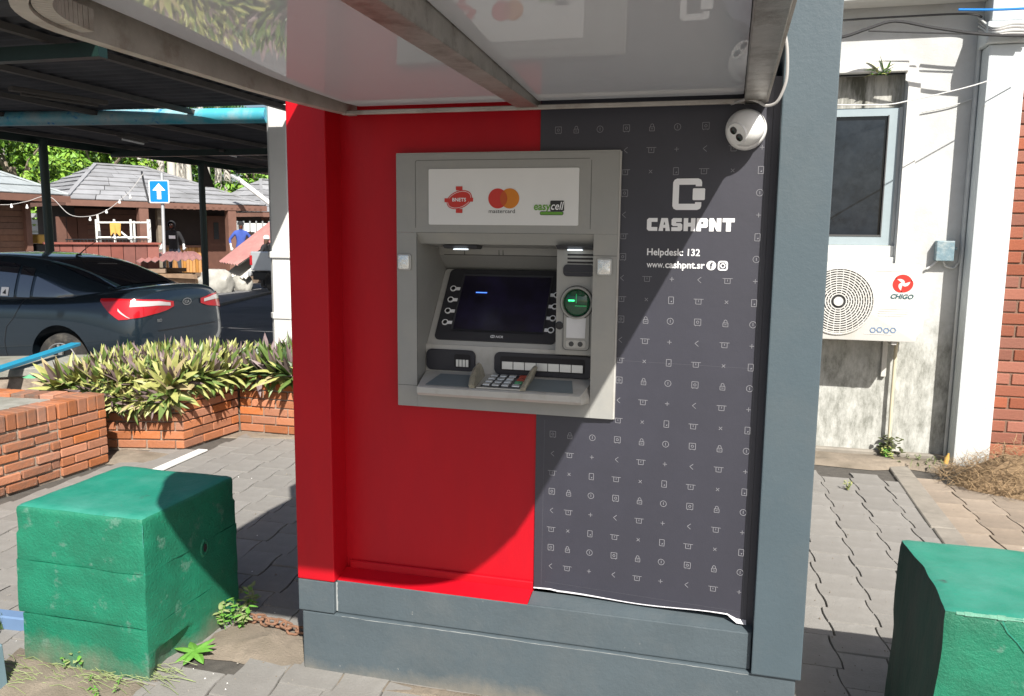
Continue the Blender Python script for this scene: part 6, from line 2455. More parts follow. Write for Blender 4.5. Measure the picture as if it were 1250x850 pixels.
ant.build('antenna', 'car_black', car, smooth=True)
MB().lathe(cw(1.42, 0, 1.405), (0, 0, 1), [(0.035, 0), (0.028, 0.015), (0.0, 0.028)], 14).build('antenna_foot', 'car_black', car, smooth=True)


def rear_text(body_, size, yc, zc, off, mt_, name, extra=None):
    vs, fs = text2d(body_, size, bold=0.01)
    xs = [a for a, b in vs]
    mid = (min(xs) + max(xs)) / 2
    mb = MB()
    out = []
    for a, b in vs:
        yy, zz = yc - (a - mid), zc + b
        p = skin_pt(cw(-0.8, yy, zz), cw(0.8, yy, zz), off)
        out.append(p)
    mb.add(out, fs)
    if extra:
        n_ = 28
        oo = [skin_pt(cw(-0.8, yc - e_[0], zc + e_[1]), cw(0.8, yc - e_[0], zc + e_[1]), off) for e_ in circ(0, size * .36, extra[0], n_, extra[1])]
        ii = [skin_pt(cw(-0.8, yc - e_[0], zc + e_[1]), cw(0.8, yc - e_[0], zc + e_[1]), off) for e_ in circ(0, size * .36, extra[0] * .86, n_, extra[1] * .78)]
        mb.add(oo + ii, [(i, (i + 1) % n_, n_ + (i + 1) % n_, n_ + i) for i in range(n_)])
    mb.build(name, mt_, car)


rear_text('KIA', 0.055, 0.0, 0.90, 0.006, 'steel', 'maker_badge', (0.078, 0.040))
rear_text('RIO', 0.045, 0.47, 0.735, 0.006, 'steel', 'model_lettering')
# ================================================================== ACROSS THE ROAD
def ground_at(px, d, z=ROAD_Z):
    """world point at camera depth d on column px, standing on z"""
    p = PD(px, 300, d)
    return Vector((p.x, p.y, z))


def frame_uv(A, B):
    u = Vector((B.x - A.x, B.y - A.y, 0))
    L_ = u.length
    u.normalize()
    v = Vector((-u.y, u.x, 0))          # away from the viewer
    mid = (A + B) / 2
    if v.x * mid.x + v.y * mid.y < 0:
        v = -v
    return u, v, L_


rhu = random.Random(12)


def hut(name, label, A, B, zeave, depth, zridge, inl, inr, roofmat, wallmat, inset, postpx, rows=7, plen=1.0, wall_from=0.0, wall_to=1.0, panels=True):
    u, v, L_ = frame_uv(A, B)
    base = Vector((A.x, A.y, 0)) + u * L_ / 2 + v * depth / 2
    t = thing(name, (base.x, base.y, ROAD_Z), label, 'hut')
    A0 = Vector((A.x, A.y, 0))

    def P(a, b, z):
        q = A0 + u * a + v * b
        return Vector((q.x, q.y, z))
    # dark roof core a little below the panels
    r0, r1 = P(inl, depth / 2, zridge - 0.06), P(L_ - inr, depth / 2, zridge - 0.06)
    e = [P(0.05, 0.05, zeave - 0.04), P(L_ - 0.05, 0.05, zeave - 0.04), P(L_ - 0.05, depth - .05, zeave - 0.04), P(.05, depth - .05, zeave - 0.04)]
    mb = MB()
    mb.add(e + [r0, r1], [(0, 1, 5, 4), (1, 2, 5), (2, 3, 4, 5), (3, 0, 4), (3, 2, 1, 0)])
    roof = mb.build('roof', 'hut_dark', t)

    def slope(c0, c1, t0, t1, n):
        """panels between eave edge c0-c1 and top edge t0-t1"""
        nrm = (c1 - c0).cross(t0 - c0).normalized()
        if nrm.z < 0:
            nrm = -nrm
        for r in range(n):
            f0, f1 = r / n, (r + 1) / n
            a0, a1 = c0.lerp(t0, f0), c1.lerp(t1, f0)
            b0, b1 = c0.lerp(t0, min(1, f1 + 0.02)), c1.lerp(t1, min(1, f1 + 0.02))
            w = (a1 - a0).length
            k = max(1, int(round(w / plen)))
            for i in range(k):
                g0, g1 = i / k + (0.004 if i else 0), (i + 1) / k
                # shared fractions keep the hips straight
                q = [a0.lerp(a1, g0), a0.lerp(a1, g1), b0.lerp(b1, g1), b0.lerp(b1, g0)]
                lo, hi = 0.045 + rhu.uniform(0, .02), 0.012
                f = [q[0] + nrm * lo, q[1] + nrm * lo, q[2] + nrm * hi, q[3] + nrm * hi]
                bk = [q[0] + nrm * (lo - .03), q[1] + nrm * (lo - .03), q[2] + nrm * (hi - .008), q[3] + nrm * (hi - .008)]
                m_ = MB().prism(f, bk)
                m_.build('roof_panel', roofmat, roof)
    E0, E1, E2, E3 = P(0, 0, zeave), P(L_, 0, zeave), P(L_, depth, zeave), P(0, depth, zeave)
    T0, T1 = P(inl, depth / 2, zridge), P(L_ - inr, depth / 2, zridge)
    slope(E0, E1, T0, T1, rows)
    slope(E3, E0, T0 + v * .001, T0, rows)
    slope(E1, E2, T1, T1 + v * .001, rows)
    mb = MB()
    mb.bar(P(inl, depth / 2, zridge + .05), P(L_ - inr, depth / 2, zridge + .05), 0.18, 0.06)
    for c, tt in ((E0, T0), (E1, T1)):
        mb.bar(c + Vector((0, 0, .06)), tt + Vector((0, 0, .06)), 0.14, 0.05)
    mb.build('ridge_cap', roofmat, roof)
    MB().bar(P(-.02, -0.02, zeave - 0.10), P(L_ + .02, -0.02, zeave - 0.10), 0.05, 0.20).build('fascia_board', 'hut_post', t)
    for sx_ in (0.0, L_):
        MB().bar(P(sx_, 0, zeave - 0.10), P(sx_, depth, zeave - 0.10), 0.05, 0.18).build('fascia_board', 'hut_post', t)
    # walls of boards
    MB().obox(P(L_ / 2, inset + (depth - 2 * inset) / 2 + .06, (zeave + ROAD_Z) / 2), u * (L_ / 2 - 0.7), v * ((depth - 2 * inset) / 2), (0, 0, (zeave - ROAD_Z) / 2 - 0.03)).build('wall', 'hut_dark', t)
    if panels:
        x0, x1 = L_ * wall_from + 0.7 * (wall_from == 0), L_ * wall_to - 0.7 * (wall_to == 1)
        z = ROAD_Z + 0.05
        while z < zeave - 0.3:
            h = 0.185
            MB().obox(P((x0 + x1) / 2, inset, z + h / 2), u * ((x1 - x0) / 2), v * 0.03, (0, 0, h / 2 - 0.006)).build('plank', wallmat, t)
            z += h
    return t, P, L_, u, v


# left hut
A, B = ground_at(-150, 20.5), ground_at(88, 25.5)
zE = PD(88, 240, 25.5).z
h1, P1_, L1, u1, v1 = hut('timber_hut', 'timber hut with a pale metal roof left of the black post', A, B, zE, 7.0, zE + 1.75, 3.3, 3.6, 'hut_roof_pale', 'hut_wood_warm', 1.0, None, rows=7, plen=0.95)
MB().obox(P1_(L1 - 0.78, 0.93, (zE + ROAD_Z) / 2), u1 * 0.09, v1 * 0.09, (0, 0, (zE - ROAD_Z) / 2 - 0.05)).build('corner_post', 'hut_post', h1)
# main hut
A, B = ground_at(84, 27.0), ground_at(326, 32.0)
zE2 = 2.60
h2, P2_, L2, u2, v2 = hut('timber_hut', 'long timber hut with a grey tiled hip roof and open porch', A, B, zE2, 7.4, PD(180, 205, 31.8).z, 2.2, 3.2, 'hut_roof', 'hut_wood', 1.5, None, rows=8, plen=0.95, wall_from=0.0, wall_to=0.40)


def hx2(px, b=0.0):
    """distance along the hut's front for picture column px at porch depth b"""
    o_ = P2_(0, b, 0)
    d = ray(px, 300)
    d2 = Vector((d.x, d.y))
    # solve o + u*s = t*d
    det = u2.x * (-d2.y) - (-d2.x) * u2.y
    s = ((-o_.x) * (-d2.y) - (-d2.x) * (-o_.y)) / det
    return s


def hbox(t, name, mt_, s0, s1, b, z0, z1, th=0.05, **k):
    return MB().obox(P2_((s0 + s1) / 2, b, (z0 + z1) / 2), u2 * ((s1 - s0) / 2), v2 * th, (0, 0, (z1 - z0) / 2)).build(name, mt_, t, **k)


for px in (176, 283):
    s = hx2(px, 0.1)
    hbox(h2, 'porch_post', 'hut_post', s - 0.16, s + 0.16, 0.12, ROAD_Z, zE2 - 0.2, 0.14)
s = hx2(196, 0.6)
hbox(h2, 'porch_post', 'bark', s - 0.10, s + 0.10, 0.6, ROAD_Z, zE2 - 0.2, 0.1)
# vertical orange boards and dark door on the porch wall
s0, s1 = hx2(150, 1.45), hx2(252, 1.45)
k = 26
for i in range(k):
    a = s0 + (s1 - s0) * i / k
    hbox(h2, 'dado_board', 'hut_orange', a + .01, a + (s1 - s0) / k - .01, 1.44, ROAD_Z, 0.98, 0.03)
hbox(h2, 'dado_rail', 'hut_post', s0, s1, 1.42, 0.985, 1.06, 0.06)
s0, s1 = hx2(253, 1.45), hx2(277, 1.45)
door = hbox(h2, 'door', 'hut_wood', s0, s1, 1.43, ROAD_Z, 2.2, 0.05)
hbox(door, 'door_pane', 'window_glass', s0 + 0.25, s0 + 0.45, 1.37, 1.3, 1.95, 0.01)
for i in range(3):
    a0, a1 = hx2(70 + i * 13, 1.44), hx2(82 + i * 13, 1.44)
    hbox(h2, 'shutter', 'hut_wood', a0, a1, 1.44, 0.85, 2.05, 0.03)
for i in range(15):
    s = L2 * (0.5 + 0.5 * i / 15)
    MB().bar(P2_(s, -0.05, zE2 - 0.16), P2_(s, 1.4, zE2 + 0.2), 0.09, 0.12).build('rafter', 'hut_post', h2)
# far hut right of the porch, white kiosk between
A, B = ground_at(322, 38), ground_at(420, 42)
h3, P3_, L3, u3, v3 = hut('timber_hut', 'distant grey roofed hut behind the leaning red sheet', A, B, 2.5, 6.0, 4.2, 2.2, 2.2, 'hut_roof', 'hut_wood', 1.0, None, rows=6, plen=1.2)
kq = ground_at(300, 38)
kt = thing('white_kiosk', (kq.x, kq.y, ROAD_Z), 'white kiosk seen between the porch post and the leaning sheet', 'kiosk')
MB().box(kq.x - 1.4, kq.x + 1.6, kq.y, kq.y + 1.5, ROAD_Z, 2.0).build('wall', 'far_white', kt)
MB().box(kq.x - 0.1, kq.x + 0.5, kq.y - 0.06, kq.y - 0.01, ROAD_Z, 1.6).build('door', 'hut_dark', kt)
for i in range(9):
    MB().box(kq.x - 1.4 + i * 0.33, kq.x - 1.34 + i * 0.33, kq.y - 0.05, kq.y - 0.01, 1.62, 2.1).build('slat', 'galv', kt)

# counter, scaffold frame, yellow cloth, railing
c0, c1 = ground_at(56, 22.0), ground_at(192, 23.5)
cu, cv, cl = frame_uv(c0, c1)
ctr = thing('terrace_counter', (c0.x, c0.y, ROAD_Z), 'long reddish brown boarded counter in front of the porch', 'counter')
ztop = PD(120, 298, 22.8).z
nb = 9
for i in range(nb):
    q = c0 + cu * (cl * (i + .5) / nb)
    MB().obox((q.x, q.y, (ztop + ROAD_Z) / 2), cu * (cl / nb / 2 - 0.008), cv * 0.25, (0, 0, (ztop - ROAD_Z) / 2 - .01)).build('panel', 'counter_red', ctr)
MB().obox((c0 + cu * cl / 2 + Vector((0, 0, ztop - c0.z + .02))), cu * (cl / 2 + .06), cv * 0.32, (0, 0, 0.025)).build('counter_top', 'counter_red', ctr)

sc = thing('scaffold_frame', ground_at(150, 25.5), 'white tubular scaffold frame with a yellow cloth on the terrace', 'scaffold')
zt_, zb_ = PD(150, 273, 25.5).z, ROAD_Z


def sp_at(px, z, d=25.5):
    q = ground_at(px, d)
    return Vector((q.x, q.y, z))


for px, tp, d in ((119, 268, 25.5), (123, 262, 25.9), (141, 268, 25.5), (161, 268, 25.5), (165, 270, 26.2), (182, 268, 25.5), (184, 268, 26.2)):
    MB().tube([sp_at(px + (3 if px == 123 else 0), zb_, d), sp_at(px - (2 if px == 123 else 0), PD(px, tp, d).z, d)], 0.036, 8).build('upright', 'scaffold', sc, smooth=True)
for py in (272, 290):
    MB().tube([sp_at(119, PD(119, py, 25.5).z), sp_at(184, PD(184, py, 25.5).z)], 0.03, 8).build('crossbar', 'scaffold', sc, smooth=True)
MB().tube([sp_at(146, PD(146, 281, 25.5).z), sp_at(161, PD(161, 294, 25.5).z)], 0.03, 8).build('brace', 'scaffold', sc, smooth=True)
yc = MB()
a, b = sp_at(135.5, PD(136, 273, 25.4).z, 25.42), sp_at(149, PD(149, 274, 25.4).z, 25.42)
vs = []
for i in range(9):
    for j in range(5):
        p = a.lerp(b, i / 8)
        vs.append((p.x, p.y - 0.04 * math.sin(i * 1.7) * (j / 4), p.z - (0.36 + 0.06 * math.sin(i * 2.2)) * j / 4 + 0.03))
yc.add(vs, [(i * 5 + j, i * 5 + j + 1, (i + 1) * 5 + j + 1, (i + 1) * 5 + j) for i in range(8) for j in range(4)])
tag(yc.build('hanging_cloth', 'cloth_yellow', smooth=True), 'yellow cloth hung over the scaffold crossbar', 'cloth')
ra = thing('metal_railing', ground_at(105, 24.0), 'low black railing along the counter top', 'railing')
for py in (292.5, 300):
    MB().tube([PD(80, py, 23.2), PD(118, py, 23.8), PD(182, py + .5, 24.5)], 0.016, 6).build('rail', 'cable_black', ra)
for i in range(24):
    px = 81 + i * 4.3
    MB().tube([PD(px, 292.5, 23.3 + i * .05), PD(px, 301, 23.3 + i * .05)], 0.010, 5).build('baluster', 'cable_black', ra)
# yellow box and bin beside the left hut
q = ground_at(39, 26)
bn = thing('dark_bin', q, 'dark bin with a yellow lid between the two huts', 'bin')
MB().box(q.x - .3, q.x + .2, q.y, q.y + .4, ROAD_Z, 1.15).build('bin_body', 'cable_black', bn, bevel=.03)
MB().box(q.x - .32, q.x + .3, q.y - .03, q.y + .4, 1.16, 1.45).build('bin_lid', 'cloth_yellow', bn, bevel=.03)
# pale gate boards between the huts
gq = ground_at(62, 33)
gt = thing('slat_fence', gq, 'pale horizontal slat fence between the two huts', 'fence')
for i in range(9):
    MB().box(gq.x - 2.2, gq.x + 1.2, gq.y, gq.y + .05, ROAD_Z + .1 + i * .26, ROAD_Z + .27 + i * .26).build('slat', 'galv', gt)
for dx in (-2.1, -0.5, 1.1):
    MB().box(gq.x + dx - .05, gq.x + dx + .05, gq.y + .051, gq.y + .14, ROAD_Z, 2.5).build('fence_post', 'hut_post', gt)

# ---- string lights
sl_ = thing('string_light', PD(100, 262, 22.5), 'string of pale bulbs sagging between the huts and porch post', 'string lights')
lpts = [PD(-20, 249, 23), PD(10, 250, 23), PD(33, 246, 23.2), PD(60, 240, 23.5), PD(85, 262, 23.5), PD(110, 264, 23.5), PD(130, 257, 23.8), PD(146, 245, 24), PD(160, 232, 24.2), PD(175, 212, 24.5)]
MB().tube(cat_path(lpts, 6), 0.009, 5).build('flex', 'cable_grey', sl_)
for px, py, d in ((14, 251, 23), (33, 252, 23.2), (110, 267, 23.5), (130, 258, 23.8), (146, 246, 24), (159, 240, 24.2)):
    p = PD(px, py, d)
    MB().lathe(p, (0, 0, -1), [(0.015, -.05), (0.02, -.02), (0.038, .03), (0.034, .06), (0.0, .08)], 12).build('bulb', 'bulb', sl_, smooth=True)

# ---- one way sign
sp0 = ground_at(195, 24.0)
sgn_ = thing('street_sign', sp0, 'blue square one way sign with a white arrow on a grey pole', 'sign')
top_ = PD(194.5, 220, 24.0)
MB().tube([(sp0.x + .12, sp0.y, ROAD_Z), (top_.x + 0.06, top_.y + .04, top_.z + .2)], 0.048, 10).build('pole', 'galv', sgn_, smooth=True)
cq = PD(194.5, 234, 23.9)
su_, sv_ = rgt0, Vector((0, 0, 1))


def sgn_poly(pts, off):
    return [cq + su_ * a + sv_ * b - Vector((fwd.x, fwd.y, 0)) * off for a, b in pts]


hw = 0.30
MB().prism(sgn_poly(rrect(-hw, hw, -hw * 1.12, hw * 1.12, .05, 3), 0.02), sgn_poly(rrect(-hw, hw, -hw * 1.12, hw * 1.12, .05, 3), 0.0)).build('sign_plate', 'sign_rim', sgn_)
MB().add(sgn_poly(rrect(-hw + .035, hw - .035, -hw * 1.12 + .035, hw * 1.12 - .035, .03, 3), 0.025), [tuple(range(16))]).build('sign_face', 'sign_blue', sgn_)
MB().add(sgn_poly([(-.06, -.22), (.06, -.22), (.06, .03), (.19, .03), (0, .24), (-.19, .03), (-.06, .03)], 0.03), [tuple(range(7))]).build('arrow', 'print_white', sgn_)

# ---- fallen roof sheets, timber, boulders
def sheet(name, a, b, c, d, label, mt_=('sheet_red', 'sheet_back'), ribs=10, sag=0.0):
    mb = MB()
    nx, ny = ribs * 4, 8
    vs = []
    a, b, c, d = map(Vector, (a, b, c, d))
    nrm = (b - a).cross(d - a).normalized()
    if nrm.z < 0:
        nrm = -nrm
    for i in range(nx + 1):
        for j in range(ny + 1):
            s, t = i / nx, j / ny
            p = a.lerp(b, s).lerp(d.lerp(c, s), t)
            p = p + nrm * (0.03 * math.cos(i * math.pi / 2) + 0.0) + Vector((0, 0, -sag * math.sin(math.pi * t) * (0.6 + .4 * math.sin(s * 3))))
            vs.append(p)
    n = ny + 1
    fs = [(i * n + j, (i + 1) * n + j, (i + 1) * n + j + 1, i * n + j + 1) for i in range(nx) for j in range(ny)]
    mb.add(vs, fs, 0)
    mb.add([v - nrm * 0.012 for v in vs], [tuple(reversed(f)) for f in fs], 1)
    tag(mb.build(name, list(mt_), smooth=True), label, 'sheet')


sheet('roofing_sheet', PD(268, 320, 24.2), PD(291, 324, 23.4), PD(352, 283, 24.8), PD(338, 265, 26), 'long red corrugated roofing sheet leaning across the rubble', ribs=7)
sheet('roofing_sheet', PD(272, 338, 24.0), PD(302, 340, 23.6), PD(352, 296, 25.2), PD(335, 288, 26), 'pale corrugated sheet leaning under the long red one', mt_=('sheet_back', 'sheet_back'), ribs=7)
sheet('roofing_sheet', PD(166, 320, 22.6), PD(248, 316.5, 23.4), PD(232, 308, 25.2), PD(198, 309, 25.0), 'red corrugated sheet lying flat on stacked timber', ribs=9, sag=-0.10)
rt = random.Random(77)
for i in range(22):
    px = 180 + rt.uniform(0, 58)
    d = rt.uniform(22.8, 24.0)
    z = ROAD_Z + 0.06 + (i // 5) * 0.13
    q = ground_at(px, d, z)
    an = rt.uniform(-.5, .5)
    l = rt.uniform(0.8, 1.7)
    dv = Vector((math.cos(an), math.sin(an), 0))
    tag(MB().bar(q - dv * l / 2, q + dv * l / 2, 0.13, 0.11).build('scrap_plank', 'timber'), 'old timber plank in the pile under the flat red sheet', 'timber', 'timber pile under the sheet')
    

def boulder(px, py, d, w, h, label, seed):
    q = ground_at(px, d)
    bm_ = bmesh.new()
    bmesh.ops.create_icosphere(bm_, subdivisions=4, radius=1)
    for v_ in bm_.verts:
        c = v_.co.copy()
        n1 = mnoise.noise(c * 1.3 + Vector((seed, 0, 0))) * .28 + mnoise.noise(c * 3.5 + Vector((0, seed, 0))) * .12 + mnoise.noise(c * 9) * .03
        c = c * (1 + n1)
        c = Vector((max(-.92, min(.92, c.x)), c.y, max(-.55, min(.8, c.z))))
        v_.co = Vector((q.x + c.x * w / 2 * 1.05, q.y + c.y * w * .42, ROAD_Z + (c.z + .5) / 1.3 * h))
    o = bm_obj(bm_, 'boulder', ['rock'], None)
    tag(o, label, 'boulder')


boulder(261, 342, 23.0, 1.05, 0.64, 'large pale boulder beside the black post across the road', 2.0)
boulder(293, 335, 23.8, 0.6, 0.42, 'smaller boulder below the leaning sheets', 5.0)
boulder(246, 335, 24.2, 0.5, 0.35, 'low rubble stone between timber pile and boulder', 8.0)

# ---- pickup truck, tail end showing past the white pillar
tq = ground_at(305, 22.8)
trk = thing('pickup_truck', (tq.x + 2.5, tq.y + 0.9, ROAD_Z), 'silver pickup truck with its tailgate towards the rubble', 'truck')
TX, TY = tq.x, tq.y


def tb(x0, x1, y0, y1, z0, z1, name, mt_, bevel=0.04, par=None):
    return MB().box(TX + x0, TX + x1, TY + y0, TY + y1, ROAD_Z + z0, ROAD_Z + z1).build(name, mt_, par or trk, bevel=bevel, seg=2)


tb(0.0, 1.7, 0.0, 0.07, 0.62, 1.16, 'bed_side', 'truck_silver')
tb(0.0, 1.7, 1.63, 1.70, 0.62, 1.16, 'bed_side', 'truck_silver')
tg_ = tb(0.0, 0.07, 0.075, 1.625, 0.62, 1.14, 'tailgate', 'truck_silver')
tb(0.08, 1.7, 0.075, 1.625, 0.60, 0.66, 'bed_floor', 'car_black', 0)
tb(1.72, 3.3, 0.02, 1.68, 0.45, 1.15, 'cab_body', 'truck_silver', .06)
tb(1.8, 3.0, 0.12, 1.58, 1.16, 1.72, 'cab_roof', 'truck_silver', .15)
tb(3.32, 4.5, 0.05, 1.65, 0.45, 1.05, 'bonnet', 'truck_silver', .1)
tb(-0.12, 0.0, 0.02, 1.68, 0.46, 0.60, 'bumper', 'galv', .03)
tb(-0.015, 0.06, -0.012, -0.001, 0.78, 1.05, 'tail_light', 'lamp_red', .004)
tb(0.0, 3.4, 0.1, 1.6, 0.36, 0.58, 'chassis', 'car_black', .02)
for wx in (0.75, 3.6):
    for wy, sg_ in ((0.12, -1), (1.58, 1)):
        MB().lathe((TX + wx, TY + wy, ROAD_Z + .34), (0, sg_, 0), [(0.0, -.1), (.3, -.1), (.34, -.06), (.34, .08), (.30, .12), (.2, .1), (.18, .12), (0, .13)], 24).build('wheel', 'tyre', trk, smooth=True)

# ---- people
def person(base, face, height, mats, label, pose, hood=False, hat=None, hat_mat='hat_white'):
    """mats: top, legs, skin, hands ; pose: dict of arm targets (local: x right of the person's facing, y forward, z up)"""
    s = height / 1.78
    t = thing('person', base, label, 'person')
    ca, sa = math.cos(face), math.sin(face)

    def W_(p):
        x, y, z = (q * s for q in p)
        # face = direction (angle) the person looks to; local y forward
        return Vector((base[0] + y * ca + x * sa, base[1] + y * sa - x * ca, base[2] + z))
    J, E_, R_ = [], [], []

    def add(p, r, par=None):
        J.append(W_(p))
        R_.append(r * s)
        if par is not None:
            E_.append((par, len(J) - 1))
        return len(J) - 1
    ln = pose.get('lean', 0.0)
    pel = add((0, 0, 0.95), 0.135)
    sp1 = add((0, 0.05 * ln, 1.12), 0.125, pel)
    ch = add((0, 0.22 * ln, 1.32), 0.15, sp1)
    nk = add((0, 0.34 * ln, 1.50), 0.062, ch)
    hd0 = add((0, 0.42 * ln + .01, 1.585), 0.082, nk)
    hd1 = add((0, 0.46 * ln + .02, 1.68), 0.088, hd0)
    add((0, 0.47 * ln + .015, 1.735), 0.06, hd1)
    for sd, key in ((1, 'r'), (-1, 'l')):
        sh = add((sd * 0.185, 0.26 * ln, 1.42), 0.07, ch)
        el = add(pose[key][0], 0.047, sh)
        wr = add(pose[key][1], 0.034, el)
        d = (Vector(pose[key][1]) - Vector(pose[key][0])).normalized()
        pm = add(tuple(Vector(pose[key][1]) + d * 0.07), 0.036, wr)
        sidev = d.cross(Vector((0, 1, 0.3))).normalized()
        for kf, ln_ in enumerate((0.07, 0.08, 0.075, 0.06)):
            b_ = Vector(pose[key][1]) + d * 0.09 + sidev * (kf - 1.5) * 0.02
            f1_ = add(tuple(b_ + d * 0.02), 0.010, pm)
            add(tuple(b_ + d * ln_ + Vector((0, 0, -0.015))), 0.008, f1_)
        th = add(tuple(Vector(pose[key][1]) + d * 0.05 + sidev * -0.05), 0.011, pm)
        add(tuple(Vector(pose[key][1]) + d * 0.09 + sidev * -0.06), 0.009, th)
        hp_ = add((sd * 0.10, 0, 0.88), 0.10, pel)
        kn = add((sd * 0.12, 0.03 + pose.get('step', 0) * sd, 0.50), 0.066, hp_)
        an_ = add((sd * 0.13, -0.02 + pose.get('step', 0) * sd * 1.4, 0.09), 0.045, kn)
        add((sd * 0.14, 0.13 + pose.get('step', 0) * sd * 1.4, 0.035), 0.038, an_)
    me = bpy.data.meshes.new('p')
    me.from_pydata([tuple(j) for j in J], E_, [])
    ob = bpy.data.objects.new('p', me)
    COL.objects.link(ob)
    ob.modifiers.new('sk', 'SKIN')
    for i, sv in enumerate(me.skin_vertices[0].data):
        sv.radius = (R_[i], R_[i])
        sv.use_root = i == 0
    ms_ = ob.modifiers.new('ss', 'SUBSURF')
    ms_.levels = ms_.render_levels = 2
    dgx = bpy.context.evaluated_depsgraph_get()
    m2_ = bpy.data.meshes.new_from_object(ob.evaluated_get(dgx))
    bpy.data.objects.remove(ob)
    for k_ in mats:
        m2_.materials.append(M[k_])
    hands = [W_(pose[k_][1]) for k_ in ('r', 'l')]
    for pl in m2_.polygons:
        c = pl.center
        z = (c.z - base[2]) / s
        mi = 0
        if z < 0.93:
            mi = 1
        if z > 1.53:
            mi = 2
        if min((c - h_).length for h_ in hands) < 0.13 * s and z < 1.5:
            mi = 3
        pl.material_index = mi
        pl.use_smooth = True
    obj('body', m2_, t)
    hc_ = W_((0, 0.46 * ln + .012, 1.665))
    fw = Vector((ca, sa, 0))
    # face: nose, eyes, mouth
    sdv = Vector((sa, -ca, 0))
    fm = MB()
    fm.obox(hc_ + fw * 0.098 * s + Vector((0, 0, -.01 * s)), sdv * .012 * s, fw * .018 * s, (0, 0, .024 * s))
    fm.build('nose', mats[2], t, bevel=.004)
    for sd in (-1, 1):
        MB().lathe(hc_ + fw * 0.083 * s + sdv * sd * 0.034 * s + Vector((0, 0, .018 * s)), fw, [(0.011 * s, 0), (0.009 * s, .004), (0, .006)], 8).build('eye', 'print_white', t)
    MB().obox(hc_ + fw * 0.086 * s + Vector((0, 0, -.055 * s)), sdv * .024 * s, fw * .004 * s, (0, 0, .006 * s)).build('mouth', 'logo_red', t)
    if hood:
        hm2 = MB()
        vs, fs = [], []
        n, K = 14, 9
        for i in range(K):
            th_ = math.radians(20 + 250 * i / (K - 1)) * .5
            for j in range(n):
                ph = math.pi * 2 * j / n
                d = Vector((math.cos(ph), math.sin(ph), 0))
                rr2 = 0.128 * s
                # hood as a sphere open at the front
                loc = fw * (rr2 * math.cos(math.radians(45 + 15 * i))) + (sdv * math.cos(ph) + Vector((0, 0, 1.15)) * math.sin(ph)) * rr2 * math.sin(math.radians(45 + 15 * i))
                vs.append(hc_ + loc + Vector((0, 0, .005)))
        for i in range(K - 1):
            for j in range(n):
                fs.append((i * n + j, i * n + (j + 1) % n, (i + 1) * n + (j + 1) % n, (i + 1) * n + j))
        hm2.add(vs, fs)
        hm2.build('hood', mats[0], t, smooth=True)
    if hat:
        MB().lathe(hc_ + Vector((0, 0, .02 * s)), (0, 0, 1), [(0.105 * s, 0), (0.106 * s, .04), (0.09 * s, .085), (0.05 * s, .11), (0, .115)], 18).build(hat, hat_mat, t, smooth=True)
    return t


TO_CAM = math.atan2(-fwd.y, -fwd.x)
gp_ = ground_at(213, 25.6, PD(213, 270, 25.6).z - 1.80)
plat = thing('terrace_step', (gp_.x, gp_.y, ROAD_Z), 'low timber step under the person in the black hoodie', 'step')
MB().box(gp_.x - 1.1, gp_.x + 1.1, gp_.y - .35, gp_.y + .45, ROAD_Z, gp_.z - 0.002).build('step_body', 'timber', plat)
pm_ = person(tuple(gp_), TO_CAM + 0.15, 1.78, ['cloth_black', 'cloth_jeans', 'skin_dark', 'glove'], 'person in a black hooded top bending over the flat red sheet',
             dict(r=((0.30, 0.12, 1.16), (0.30, 0.36, 1.0)), l=((-0.30, 0.10, 1.16), (-0.36, 0.34, 1.0)), lean=0.5, step=0.05), hood=True)
cl2 = MB()
cc_ = gp_ + Vector((math.cos(TO_CAM + .15) * .24, math.sin(TO_CAM + .15) * .24, 1.30))
cl2.obox(cc_, rgt0 * 0.10, Vector((0, 0.004, 0)), (0, 0, 0.05))
cl2.build('chest_print', 'print_white', pm_, bevel=.003)
gp2 = ground_at(294, 27.5, PD(294, 271, 27.5).z - 1.78)
plat = thing('terrace_step', (gp2.x, gp2.y, ROAD_Z), 'low timber step under the person in the blue shirt', 'step')
MB().box(gp2.x - .9, gp2.x + .9, gp2.y - .35, gp2.y + .45, ROAD_Z, gp2.z - 0.002).build('step_body', 'timber', plat)
person(tuple(gp2), TO_CAM + 0.5, 1.78, ['cloth_blue', 'cloth_grey', 'skin_dark', 'glove'], 'person in a blue long sleeved shirt and dark cap behind the leaning sheet',
       dict(r=((0.36, 0.02, 1.18), (0.34, 0.14, 0.95)), l=((-0.36, 0.05, 1.18), (-0.30, 0.26, 1.02)), lean=0.2), hat='cap', hat_mat='cloth_black')
gp3 = ground_at(320, 24.2, ROAD_Z + 0.02)
person(tuple(gp3), 0.3, 1.56, ['cloth_black', 'cloth_grey', 'skin_dark', 'skin_dark'], 'person in black with a white cap standing behind the pickup bed',
       dict(r=((0.30, 0.02, 1.18), (0.30, 0.12, 0.95)), l=((-0.30, 0.05, 1.18), (-0.30, 0.16, 0.95)), lean=0.3), hat='cap')

